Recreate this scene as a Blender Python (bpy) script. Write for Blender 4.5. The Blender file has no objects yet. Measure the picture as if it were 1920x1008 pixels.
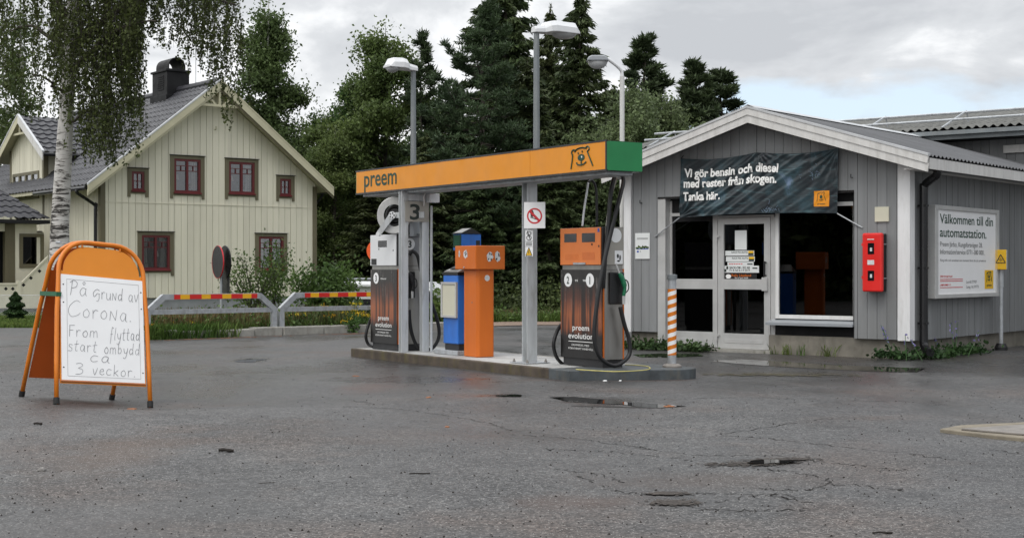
import bpy, bmesh, math, random
import numpy as np
from mathutils import Vector, Matrix

# ------------------------------------------------------------------ camera, sky, sun, exposure
SC = bpy.context.scene
COL = SC.collection
F, CX, CY, H = 2700.0, 960.0, 504.0, 1.3          # focal length in photo pixels, eye height in metres
cam = bpy.data.cameras.new("camera")
cam_o = bpy.data.objects.new("camera", cam); COL.objects.link(cam_o)
cam_o.location = (0, 0, H); cam_o.rotation_euler = (math.radians(90), 0, 0)
cam.sensor_width = 36.0; cam.lens = F / 1920 * 36.0
cam.clip_start = 0.1; cam.clip_end = 2000
SC.camera = cam_o
SC.view_settings.view_transform = 'Standard'
SC.view_settings.look = 'None'
SC.view_settings.exposure = 0.22
SC.view_settings.gamma = 1.0

SUN_EL, SUN_AZ = math.radians(58), math.radians(205)   # azimuth clockwise from +Y: behind the viewer, a little to the left
sun = bpy.data.lights.new("sun", 'SUN'); sun.energy = 0.9; sun.angle = math.radians(25); sun.color = (1.0, 0.96, 0.9)
sun_o = bpy.data.objects.new("sun", sun); COL.objects.link(sun_o)
sd = Vector((math.sin(SUN_AZ) * math.cos(SUN_EL), math.cos(SUN_AZ) * math.cos(SUN_EL), math.sin(SUN_EL)))
sun_o.rotation_euler = sd.to_track_quat('Z', 'Y').to_euler()

world = bpy.data.worlds.new("World"); SC.world = world; world.use_nodes = True
def build_world():
    nt = world.node_tree; N = nt.nodes; L = nt.links
    for n in list(N): N.remove(n)
    out = N.new('ShaderNodeOutputWorld'); bg = N.new('ShaderNodeBackground'); bg.inputs['Strength'].default_value = 0.1
    L.new(bg.outputs[0], out.inputs[0])
    sky = N.new('ShaderNodeTexSky'); sky.sky_type = 'NISHITA'; sky.sun_disc = False
    sky.sun_elevation = SUN_EL; sky.sun_rotation = SUN_AZ
    tc = N.new('ShaderNodeTexCoord'); sep = N.new('ShaderNodeSeparateXYZ'); L.new(tc.outputs['Generated'], sep.inputs[0])
    def math_(op, a, b=None, c=None):
        m = N.new('ShaderNodeMath'); m.operation = op
        for i, v in enumerate((a, b, c)):
            if v is None: continue
            if isinstance(v, (int, float)): m.inputs[i].default_value = v
            else: L.new(v, m.inputs[i])
        return m.outputs[0]
    def ramp(fac, stops):
        r = N.new('ShaderNodeValToRGB'); L.new(fac, r.inputs[0]); e = r.color_ramp.elements
        while len(e) < len(stops): e.new(0.5)
        for el, (p, c) in zip(e, stops): el.position = p; el.color = (c, c, c, 1) if isinstance(c, (int, float)) else (*c, 1)
        return r.outputs[0]
    def mix(fac, a, b):
        m = N.new('ShaderNodeMix'); m.data_type = 'RGBA'
        for s, v in ((m.inputs['Factor'], fac), (m.inputs[6], a), (m.inputs[7], b)):
            if isinstance(v, (int, float)): s.default_value = v
            elif isinstance(v, tuple): s.default_value = (*v, 1)
            else: L.new(v, s)
        return m.outputs[2]
    az = math_('ARCTAN2', sep.outputs[0], sep.outputs[1])
    el = math_('ARCSINE', sep.outputs[2])
    # cloud layer: noise over (azimuth, stretched elevation)
    cmb = N.new('ShaderNodeCombineXYZ'); L.new(math_('MULTIPLY', az, 5.0), cmb.inputs[0]); L.new(math_('MULTIPLY', el, 11.0), cmb.inputs[1])
    nz = N.new('ShaderNodeTexNoise'); nz.inputs['Scale'].default_value = 1.35; nz.inputs['Detail'].default_value = 7; nz.inputs['Roughness'].default_value = 0.56
    nz.inputs['Distortion'].default_value = 0.35
    mp = N.new('ShaderNodeMapping'); mp.inputs['Location'].default_value = (3.4, 1.75, 1.3); L.new(cmb.outputs[0], mp.inputs[0]); L.new(mp.outputs[0], nz.inputs['Vector'])
    # grey deck, brighter to the zenith (overcast sky)
    t = ramp(math_('ADD', nz.outputs[0], math_('MULTIPLY', math_('MAXIMUM', math_('MINIMUM', az, 0.5), -0.5), -0.34)), [(0.34, (5.0, 5.2, 5.5)), (0.5, (6.4, 6.6, 6.85)), (0.64, (9.6, 9.7, 9.8))])
    up = ramp(el, [(0.0, 1.0), (0.28, 1.05), (0.9, 2.0)])
    clouds = N.new('ShaderNodeMix'); clouds.data_type = 'RGBA'; clouds.blend_type = 'MULTIPLY'; clouds.inputs['Factor'].default_value = 1
    L.new(t, clouds.inputs[6]); L.new(up, clouds.inputs[7])
    # one opening low over the roofs on the right, where the clear sky shows
    dx = math_('DIVIDE', math_('SUBTRACT', az, math.radians(13.0)), math.radians(9.5))
    dy = math_('DIVIDE', math_('SUBTRACT', el, math.radians(5.7)), math.radians(2.1))
    d2 = math_('ADD', math_('MULTIPLY', dx, dx), math_('MULTIPLY', dy, dy))
    nz2 = N.new('ShaderNodeTexNoise'); nz2.inputs['Scale'].default_value = 3.0; nz2.inputs['Detail'].default_value = 5; L.new(cmb.outputs[0], nz2.inputs['Vector'])
    d3 = math_('ADD', d2, math_('MULTIPLY', math_('SUBTRACT', nz2.outputs[0], 0.5), 2.6))
    gap = ramp(d3, [(0.25, 1.0), (0.95, 0.0)])
    skyc = mix(0.7, sky.outputs[0], (7.6, 8.9, 10.2))        # thin bright haze in front of the blue
    L.new(mix(gap, clouds.outputs[2], skyc), bg.inputs['Color'])
build_world()

# ------------------------------------------------------------------ helpers
R = random.Random(7)
class Fr:                                                  # a building's own axes: x along its front, y into its depth
    def __init__(s, ox, oy, ux, uy):
        l = math.hypot(ux, uy); s.o = (ox, oy); s.c = ux / l; s.s = uy / l; s.ang = math.atan2(uy, ux)
    def w(s, x, y, z=0): return (s.o[0] + s.c * x - s.s * y, s.o[1] + s.s * x + s.c * y, z)
    def _r(s, px, py):
        a = (px - CX) / F; c = (CY - py) / F
        lx = -s.c * s.o[0] - s.s * s.o[1]; ly = s.s * s.o[0] - s.c * s.o[1]
        return lx, ly, s.c * a + s.s, -s.s * a + s.c, c
    def face(s, px, py, y=0):                              # where a measured direction meets the plane y = const
        lx, ly, dx, dy, c = s._r(px, py); t = (y - ly) / dy
        return lx + t * dx, H + t * c
    def side(s, px, py, x=0):
        lx, ly, dx, dy, c = s._r(px, py); t = (x - lx) / dx
        return ly + t * dy, H + t * c
W0 = Fr(0, 0, 1, 0)
KF = Fr(1.89, 23.74, .781, -.625)
HF = Fr(-12.26, 43.0, .793, .61)
CF = Fr(.68, 16.71, .545, -.839)
AF = Fr(-4.39, 13.87, .80, .60)
def yard_z(x, y):                                          # the yard sags a little under the right legs of the folding sign
    dx, dy = x - AF.o[0], y - AF.o[1]; u = AF.c * dx + AF.s * dy; v = -AF.s * dx + AF.c * dy
    S = lambda a, b, t: (lambda k: k * k * (3 - 2 * k))(min(1, max(0, (t - a) / (b - a))))
    return -.088 * S(-.05, 1.0, u) * (1 - S(1.5, 3.4, u)) * S(-1.5, -.1, v) * (1 - S(1.2, 2.8, v))
def gnd(px, py, z=0):
    Y = (H - z) * F / (py - CY); return ((px - CX) / F * Y, Y)
def at(px, py, Y): return Vector(((px - CX) / F * Y, Y, H + (CY - py) / F * Y))

class MB:
    def __init__(s): s.v = []; s.f = []
    def add(s, vs, fs):
        b = len(s.v); s.v += [tuple(p) for p in vs]; s.f += [tuple(b + i for i in q) for q in fs]; return s
    def box(s, x0, x1, y0, y1, z0, z1):
        return s.add([(x0, y0, z0), (x1, y0, z0), (x1, y1, z0), (x0, y1, z0), (x0, y0, z1), (x1, y0, z1), (x1, y1, z1), (x0, y1, z1)],
                     [(0, 3, 2, 1), (4, 5, 6, 7), (0, 1, 5, 4), (1, 2, 6, 5), (2, 3, 7, 6), (3, 0, 4, 7)])
    def hexa(s, p):                                        # eight corners, bottom ring then top ring
        return s.add(p, [(0, 3, 2, 1), (4, 5, 6, 7), (0, 1, 5, 4), (1, 2, 6, 5), (2, 3, 7, 6), (3, 0, 4, 7)])
    def prism(s, poly, a, b, axis='y'):                    # polygon swept along an axis
        n = len(poly)
        def P(u, v, t): return {'y': (u, t, v), 'z': (u, v, t), 'x': (t, u, v)}[axis]
        s.add([P(u, v, a) for u, v in poly] + [P(u, v, b) for u, v in poly],
              [tuple(range(n))[::-1], tuple(range(n, 2 * n))] + [(i, (i + 1) % n, n + (i + 1) % n, n + i) for i in range(n)])
        return s
    def tube(s, pts, r, n=8, cap=True):
        pts = [Vector(p) for p in pts]; m = len(pts)
        rs = r if isinstance(r, (list, tuple)) else [r] * m
        ref = None; rings = []
        for i, p in enumerate(pts):
            t = (pts[min(i + 1, m - 1)] - pts[max(i - 1, 0)])
            if t.length < 1e-9: t = Vector((0, 0, 1))
            t.normalize()
            if ref is None: ref = t.orthogonal()
            a = ref - t * ref.dot(t)
            if a.length < 1e-6: a = t.orthogonal()
            a.normalize(); b = t.cross(a); ref = a
            rings.append([p + (a * math.cos(2 * math.pi * k / n) + b * math.sin(2 * math.pi * k / n)) * rs[i] for k in range(n)])
        vs = [q for rg in rings for q in rg]
        fs = [(i * n + k, i * n + (k + 1) % n, (i + 1) * n + (k + 1) % n, (i + 1) * n + k) for i in range(m - 1) for k in range(n)]
        if cap: fs += [tuple(range(n))[::-1], tuple(range((m - 1) * n, m * n))]
        return s.add(vs, fs)
    def lathe(s, prof, n=24, c=(0, 0), axis='z'):
        vs = []
        for r, z in prof:
            for k in range(n):
                u, v = r * math.cos(2 * math.pi * k / n), r * math.sin(2 * math.pi * k / n)
                vs.append({'z': (c[0] + u, c[1] + v, z), 'y': (c[0] + u, z, c[1] + v), 'x': (z, c[0] + u, c[1] + v)}[axis])
        m = len(prof)
        fs = [(i * n + k, i * n + (k + 1) % n, (i + 1) * n + (k + 1) % n, (i + 1) * n + k) for i in range(m - 1) for k in range(n)]
        fs += [tuple(range(n))[::-1], tuple(range((m - 1) * n, m * n))]
        return s.add(vs, fs)
    def grid(s, fn, nu, nv):
        vs = [fn(i / nu, j / nv) for j in range(nv + 1) for i in range(nu + 1)]
        return s.add(vs, [(j * (nu + 1) + i, j * (nu + 1) + i + 1, (j + 1) * (nu + 1) + i + 1, (j + 1) * (nu + 1) + i) for j in range(nv) for i in range(nu)])
    def mesh(s, vs, fs): return s.add(vs, fs)
    def xf(s, M):
        s.v = [tuple(M @ Vector(p)) for p in s.v]; return s
    def build(s, name, mat, parent=None, off=(0, 0, 0), bevel=0, smooth=False, seg=2):
        me = bpy.data.meshes.new(name)
        me.from_pydata([(x - off[0], y - off[1], z - off[2]) for x, y, z in s.v], [], s.f)
        bm = bmesh.new(); bm.from_mesh(me); bmesh.ops.recalc_face_normals(bm, faces=bm.faces); bm.to_mesh(me); bm.free()
        if mat: me.materials.append(mat)
        o = bpy.data.objects.new(name, me); COL.objects.link(o)
        if parent: o.parent = parent
        if smooth:
            for p in me.polygons: p.use_smooth = True
        if bevel:
            m = o.modifiers.new('bevel', 'BEVEL'); m.width = bevel; m.segments = seg; m.limit_method = 'ANGLE'; m.angle_limit = math.radians(40)
        return o

def tag(o, label=None, cat=None, group=None, kind=None):
    if label: o['label'] = label
    if cat: o['category'] = cat
    if group: o['group'] = group
    if kind: o['kind'] = kind
    return o
class Thing:                                               # an Empty at the thing's base that parents its parts
    def __init__(s, name, label, cat, fr=W0, base=(0, 0, 0), group=None):
        s.fr = fr; s.b = base
        s.o = bpy.data.objects.new(name, None); COL.objects.link(s.o)
        s.o.empty_display_size = .2
        s.o.location = fr.w(*base); s.o.rotation_euler = (0, 0, fr.ang)
        tag(s.o, label, cat, group)
    def part(s, name, mb, mat, parent=None, bevel=0, smooth=False, label=None, seg=2):
        o = mb.build(name, mat, parent or s.o, s.b, bevel, smooth, seg)
        if label: o['label'] = label
        return o
def solo(name, mb, mat, label, cat, fr=W0, base=(0, 0, 0), group=None, kind=None, bevel=0, smooth=False):
    o = mb.build(name, mat, None, base, bevel, smooth); o.location = fr.w(*base); o.rotation_euler = (0, 0, fr.ang)
    return tag(o, label, cat, group, kind)
def copy_tree(o, parent=None):
    c = o.copy(); COL.objects.link(c)
    if parent: c.parent = parent
    for ch in list(o.children): copy_tree(ch, c)
    return c
def smooth_path(pts, n=6):
    P = [Vector(p) for p in pts]; out = []
    for i in range(len(P) - 1):
        p0, p1, p2, p3 = P[max(i - 1, 0)], P[i], P[i + 1], P[min(i + 2, len(P) - 1)]
        for k in range(n):
            t = k / n
            out.append(.5 * ((2 * p1) + (p2 - p0) * t + (2 * p0 - 5 * p1 + 4 * p2 - p3) * t * t + (3 * p1 - p0 - 3 * p2 + p3) * t ** 3))
    out.append(P[-1]); return out

# ------------------------------------------------------------------ materials (procedural)
def srgb(h):
    c = [int(h[i:i + 2], 16) / 255 for i in (0, 2, 4)]
    return tuple(x / 12.92 if x <= .04045 else ((x + .055) / 1.055) ** 2.4 for x in c)
class NT:
    def __init__(s, name):
        s.m = bpy.data.materials.new(name); s.m.use_nodes = True; s.t = s.m.node_tree; s.N = s.t.nodes; s.L = s.t.links
        for n in list(s.N): s.N.remove(n)
        s.out = s.N.new('ShaderNodeOutputMaterial'); s.tc = s.N.new('ShaderNodeTexCoord')
    def set(s, sock, v):
        if v is None: return
        if isinstance(v, (int, float)): sock.default_value = v
        elif isinstance(v, tuple): sock.default_value = (*v, 1) if len(v) == 3 and sock.type == 'RGBA' else v
        else: s.L.new(v, sock)
    def math(s, op, a, b=None, c=None, clamp=False):
        m = s.N.new('ShaderNodeMath'); m.operation = op; m.use_clamp = clamp
        for i, v in enumerate((a, b, c)): s.set(m.inputs[i], v)
        return m.outputs[0]
    def mapv(s, scale=(1, 1, 1), loc=(0, 0, 0), src='Object', rot=(0, 0, 0)):
        m = s.N.new('ShaderNodeMapping'); m.inputs['Scale'].default_value = scale; m.inputs['Location'].default_value = loc; m.inputs['Rotation'].default_value = rot
        s.L.new(s.tc.outputs[src] if isinstance(src, str) else src, m.inputs[0]); return m.outputs[0]
    def noise(s, scale, vec=None, detail=4, rough=.55, dist=0):
        n = s.N.new('ShaderNodeTexNoise'); n.inputs['Scale'].default_value = scale; n.inputs['Detail'].default_value = detail
        n.inputs['Roughness'].default_value = rough; n.inputs['Distortion'].default_value = dist
        s.L.new(vec or s.tc.outputs['Object'], n.inputs['Vector']); return n.outputs[0]
    def voro(s, scale, vec=None, feature='F1', out='Distance', rnd=1):
        n = s.N.new('ShaderNodeTexVoronoi'); n.feature = feature; n.inputs['Scale'].default_value = scale; n.inputs['Randomness'].default_value = rnd
        s.L.new(vec or s.tc.outputs['Object'], n.inputs['Vector']); return n.outputs[out]
    def ramp(s, fac, stops, interp='LINEAR'):
        r = s.N.new('ShaderNodeValToRGB'); s.L.new(fac, r.inputs[0]); e = r.color_ramp.elements; r.color_ramp.interpolation = interp
        while len(e) < len(stops): e.new(.5)
        for el, (p, c) in zip(e, stops):
            el.position = p; el.color = (c, c, c, 1) if isinstance(c, (int, float)) else (*c, 1)
        return r.outputs[0]
    def mix(s, fac, a, b, blend='MIX'):
        m = s.N.new('ShaderNodeMix'); m.data_type = 'RGBA'; m.blend_type = blend
        s.set(m.inputs['Factor'], fac); s.set(m.inputs[6], a); s.set(m.inputs[7], b); return m.outputs[2]
    def bump(s, h, strength=.3, dist=.01):
        b = s.N.new('ShaderNodeBump'); b.inputs['Strength'].default_value = strength; b.inputs['Distance'].default_value = dist
        s.L.new(h, b.inputs['Height']); return b.outputs[0]
    def pbsdf(s, col, rough=.5, metal=0, normal=None, spec=.5, coat=0, link=True):
        p = s.N.new('ShaderNodeBsdfPrincipled')
        s.set(p.inputs['Base Color'], col); s.set(p.inputs['Roughness'], rough); s.set(p.inputs['Metallic'], metal)
        s.set(p.inputs['Specular IOR Level'], spec); s.set(p.inputs['Coat Weight'], coat)
        if normal: s.L.new(normal, p.inputs['Normal'])
        if link: s.L.new(p.outputs[0], s.out.inputs[0])
        return p.outputs[0]
def mul(c, k): return tuple(min(1, x * k) for x in c)
def mat(name, col, rough=.5, metal=0, var=.12, scale=3.0, bump=0, bscale=40, spec=.5, dirt=None, dirt_amt=.5, streak=False, coat=0):
    t = NT(name)
    if streak: v = t.mapv((1, 1, .12)); n = t.noise(scale * 2.2, v, 5, .6)
    else: n = t.noise(scale, None, 5, .6)
    c = t.ramp(n, [(.3, mul(col, 1 - var)), (.7, mul(col, 1 + var))])
    if dirt:
        n2 = t.noise(scale * 1.7, t.mapv((1, 1, .25), (5, 3, 1)), 6, .65)
        c = t.mix(t.math('MULTIPLY', t.ramp(n2, [(.5, 0.), (.72, 1.)]), dirt_amt), c, dirt)
    nb = t.bump(t.noise(bscale, None, 4), bump, .004) if bump else None
    rr = t.ramp(t.noise(scale * 1.3, None, 4), [(.3, max(.02, rough - .08)), (.7, min(1, rough + .1))])
    t.pbsdf(c, rr, metal, nb, spec, coat)
    return t.m
M = {}
M['orange_sign'] = mat('orange_sign_face', (.74, .27, .009), .45, var=.04, dirt=(.55, .2, .02), dirt_amt=.3)
M['orange_tube'] = mat('orange_paint', (.68, .19, .008), .38, var=.06, dirt=(.45, .10, .01), dirt_amt=.3)
M['orange_board'] = mat('orange_board', (.72, .235, .010), .5, var=.05)
M['orange_box'] = mat('orange_terminal_paint', (.60, .135, .007), .5, var=.06, dirt=(.55, .12, .02), dirt_amt=.35, streak=True)
M['orange_pump'] = mat('orange_pump_head', (.74, .21, .05), .45, var=.05, dirt=(.6, .15, .04), dirt_amt=.3)
M['green'] = mat('green_sign_end', (.012, .20, .062), .4, var=.08)
M['green_tape'] = mat('green_strap', (.015, .11, .05), .6)
M['green_noz'] = mat('green_nozzle', (.01, .16, .07), .4)
M['dark_green'] = mat('dark_green_print', (.008, .05, .028), .5)
M['black'] = mat('black_plastic', (.012, .012, .013), .45)
M['hose'] = mat('black_rubber_hose', (.010, .010, .011), .38, spec=.5)
M['lettering_dark'] = mat('dark_print', (.02, .03, .025), .5)
M['lettering_white'] = mat('white_print', (.84, .84, .82), .5, var=.05)
M['pencil'] = mat('grey_marker_line', (.10, .10, .11), .6, var=.3, scale=9)
M['white'] = mat('white_paint', (.72, .72, .71), .4, var=.05, dirt=(.45, .43, .40), dirt_amt=.35, streak=True)
M['white_board'] = mat('white_board', (.86, .86, .86), .35, var=.025, scale=4)
M['white_panel'] = mat('white_pump_panel', (.70, .71, .72), .4, var=.04)
M['steel'] = mat('galvanised_steel', (.44, .46, .48), .45, .4, var=.16, scale=9, dirt=(.18, .17, .16), dirt_amt=.5)
M['pole_grey'] = mat('grey_lamp_pole', (.20, .22, .23), .5, .3, var=.15, dirt=(.30, .30, .28), dirt_amt=.4)
M['column_paint'] = mat('worn_grey_white_paint', (.52, .54, .55), .5, .1, var=.14, scale=5, dirt=(.20, .19, .17), dirt_amt=.55, streak=True)
M['brushed'] = mat('brushed_steel', (.33, .32, .30), .36, .75, var=.14, scale=4, streak=True)
M['beige_metal'] = mat('greige_metal', (.36, .34, .30), .42, .3, var=.08)
M['reel'] = mat('reel_grey_paint', (.50, .50, .49), .5, var=.1, dirt=(.25, .24, .22), dirt_amt=.5)
M['plinth'] = mat('pump_plinth', (.02, .02, .022), .5)
M['blue'] = mat('blue_terminal_paint', (.025, .16, .58), .42, var=.1, dirt=(.03, .08, .25), dirt_amt=.4)
M['cream_paper'] = mat('yellowed_paper', (.60, .58, .46), .5, var=.05)
M['paper'] = mat('white_paper', (.72, .74, .73), .6, var=.04)
M['red_box'] = mat('red_plastic_cabinet', (.72, .022, .018), .35, var=.07)
M['yellow'] = mat('yellow_box', (.82, .48, .01), .45, var=.06)
M['yellow_line'] = mat('yellow_hose', (.62, .55, .16), .5)
M['red_reflect'] = mat('red_reflector', (.62, .025, .02), .4)
M['yellow_reflect'] = mat('yellow_reflector', (.80, .42, .015), .4)
M['concrete'] = mat('concrete', (.31, .30, .27), .85, var=.22, scale=5, bump=.4, dirt=(.13, .12, .10), dirt_amt=.6)
M['concrete_dark'] = mat('painted_concrete_kerb', (.060, .070, .076), .6, var=.35, scale=6, bump=.35, dirt=(.13, .115, .09), dirt_amt=.6)
M['lamp_white'] = mat('lamp_housing_white', (.70, .71, .72), .4, var=.05)
M['lamp_grey'] = mat('lamp_housing_grey', (.30, .32, .34), .4, var=.05)
M['lamp_bowl'] = mat('lamp_bowl', (.40, .41, .41), .2, var=.08, spec=.6)
M['kiosk_trim'] = mat('pale_grey_trim', (.62, .61, .59), .55, var=.08, scale=5, streak=True, dirt=(.32, .30, .27), dirt_amt=.4)
M['kiosk_white'] = mat('white_corner_board', (.74, .74, .74), .55, var=.07, scale=5, streak=True, dirt=(.42, .40, .36), dirt_amt=.4)
M['alu'] = mat('aluminium_frame', (.52, .52, .51), .45, .25, var=.09)
M['gutter'] = mat('black_downpipe', (.010, .010, .011), .3)
M['olive'] = mat('olive_casing', (.125, .11, .065), .6, var=.12, streak=True)
M['win_red'] = mat('dark_red_frame', (.10, .007, .009), .45, var=.1)
M['cream_trim'] = mat('cream_bargeboard', (.50, .47, .33), .6, var=.07)
M['plinth_stone'] = mat('grey_house_plinth', (.26, .27, .28), .9, var=.12, bump=.3)
M['chimney'] = mat('black_sheet_chimney', (.010, .010, .011), .6, var=.3, spec=.25)
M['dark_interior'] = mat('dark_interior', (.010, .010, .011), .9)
M['curtain'] = mat('white_curtain', (.6, .6, .58), .9)
M['leaf_pot'] = mat('house_plant', (.05, .12, .03), .6)
M['cork'] = mat('rubber_foot', (.012, .012, .012), .7)
M['red_print'] = mat('red_print', (.60, .02, .03), .45)
M['blue_print'] = mat('blue_print', (.03, .08, .40), .4)
M['sticker'] = mat('torn_sticker', (.62, .63, .63), .6, var=.2, scale=30)
M['orange_red'] = mat('orange_red_sign', (.80, .11, .02), .4)
M['yellow_sign'] = mat('yellow_sign_face', (.80, .33, .03), .45)
M['mh_white'] = mat('motorhome_white', (.66, .67, .67), .35, var=.05)
M['wood_bark'] = mat('bark', (.06, .05, .04), .9, var=.3, scale=12, bump=.5)
M['twig'] = mat('twig_wood', (.02, .016, .013), .9)
M['stone'] = mat('stone', (.20, .19, .18), .9, var=.3, scale=60)
M['dead_leaf'] = mat('dead_leaf', (.25, .10, .04), .8, var=.3)
M['rust'] = mat('rusty_sheet', (.23, .21, .19), .6, .3, var=.25, scale=8)

def glass_mat(name, tint=.25, gain=1.0):
    t = NT(name); fr = t.N.new('ShaderNodeFresnel'); fr.inputs['IOR'].default_value = 1.5
    g = t.N.new('ShaderNodeBsdfGlossy'); g.inputs['Roughness'].default_value = .015; g.inputs['Color'].default_value = (1, 1, 1, 1)
    tr = t.N.new('ShaderNodeBsdfTransparent'); tr.inputs['Color'].default_value = (tint, tint, tint, 1)
    mx = t.N.new('ShaderNodeMixShader'); t.L.new(t.math('MULTIPLY', fr.outputs[0], gain, clamp=True), mx.inputs[0]); t.L.new(tr.outputs[0], mx.inputs[1]); t.L.new(g.outputs[0], mx.inputs[2])
    t.L.new(mx.outputs[0], t.out.inputs[0]); return t.m
M['glass'] = glass_mat('window_glass', .8, 3.2)
M['glass_dark'] = glass_mat('tinted_glass', .16)
M['display'] = mat('display_glass', (.008, .009, .011), .12)

def birch_bark():
    t = NT('birch_bark'); v = t.mapv((1, 1, 5.5))
    n = t.noise(3.2, v, 6, .7, .6); n2 = t.noise(1.1, t.mapv((1, 1, .8)), 4)
    zz = t.N.new('ShaderNodeSeparateXYZ'); t.L.new(t.tc.outputs['Object'], zz.inputs[0])
    low = t.math('MULTIPLY', t.math('SUBTRACT', 4.0, zz.outputs[2], clamp=False), .055)
    k = t.math('ADD', n, t.math('ADD', t.math('MULTIPLY', t.math('SUBTRACT', n2, .5), .5), t.math('MAXIMUM', low, -.05)))
    c = t.ramp(k, [(.54, (.60, .58, .55)), (.60, (.40, .38, .35)), (.65, (.040, .036, .032))])
    t.pbsdf(c, .8, 0, t.bump(n, .5, .03)); return t.m
M['birch_bark'] = birch_bark()

def leaf_mat(name, c1, c2, trans=.35, nscale=.5):
    t = NT(name); g = t.N.new('ShaderNodeNewGeometry')
    n = t.noise(nscale, None, 3)
    c = t.mix(t.ramp(n, [(.35, 0.), (.65, 1.)]), c1, c2)
    hv = t.N.new('ShaderNodeHueSaturation'); t.L.new(c, hv.inputs['Color'])
    t.L.new(t.math('MULTIPLY_ADD', g.outputs['Random Per Island'], .9, .55), hv.inputs['Value'])
    oi = t.N.new('ShaderNodeObjectInfo'); t.L.new(t.math('MULTIPLY_ADD', oi.outputs['Random'], .04, .48), hv.inputs['Hue'])
    d = t.pbsdf(hv.outputs[0], .55, 0, None, .25, link=False)
    tr = t.N.new('ShaderNodeBsdfTranslucent'); t.L.new(hv.outputs[0], tr.inputs['Color'])
    mx = t.N.new('ShaderNodeMixShader'); mx.inputs[0].default_value = trans
    t.L.new(d, mx.inputs[1]); t.L.new(tr.outputs[0], mx.inputs[2]); t.L.new(mx.outputs[0], t.out.inputs[0]); return t.m
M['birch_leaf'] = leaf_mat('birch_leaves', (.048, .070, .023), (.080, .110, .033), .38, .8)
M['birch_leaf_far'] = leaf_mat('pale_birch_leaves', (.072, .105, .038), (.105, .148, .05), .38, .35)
M['aspen_leaf'] = leaf_mat('aspen_leaves', (.070, .112, .034), (.115, .160, .048), .38, .3)
M['spruce_leaf'] = leaf_mat('spruce_needles', (.045, .066, .026), (.075, .098, .036), .2, .45)
M['pine_leaf'] = leaf_mat('pine_needles', (.045, .068, .034), (.07, .10, .045), .2, .5)
M['bush_leaf'] = leaf_mat('bush_leaves', (.06, .11, .03), (.12, .19, .05), .3, .8)
M['sallow_leaf'] = leaf_mat('sallow_leaves', (.11, .14, .065), (.15, .18, .08), .35, .5)
M['thuja_leaf'] = leaf_mat('thuja_leaves', (.02, .05, .015), (.035, .075, .02), .1, 1.5)
M['grass'] = leaf_mat('grass_blades', (.07, .13, .025), (.13, .18, .045), .3, .6)
M['dry_grass'] = leaf_mat('dry_grass', (.16, .11, .05), (.11, .13, .05), .3, .6)
M['ground_plant'] = leaf_mat('ground_leaves', (.03, .058, .02), (.055, .095, .03), .25, 3)
M['flower_yellow'] = leaf_mat('yellow_flowers', (.55, .36, .02), (.62, .45, .03), .3, 3)
M['flower_violet'] = leaf_mat('violet_flowers', (.22, .18, .42), (.32, .26, .5), .3, 3)

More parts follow.
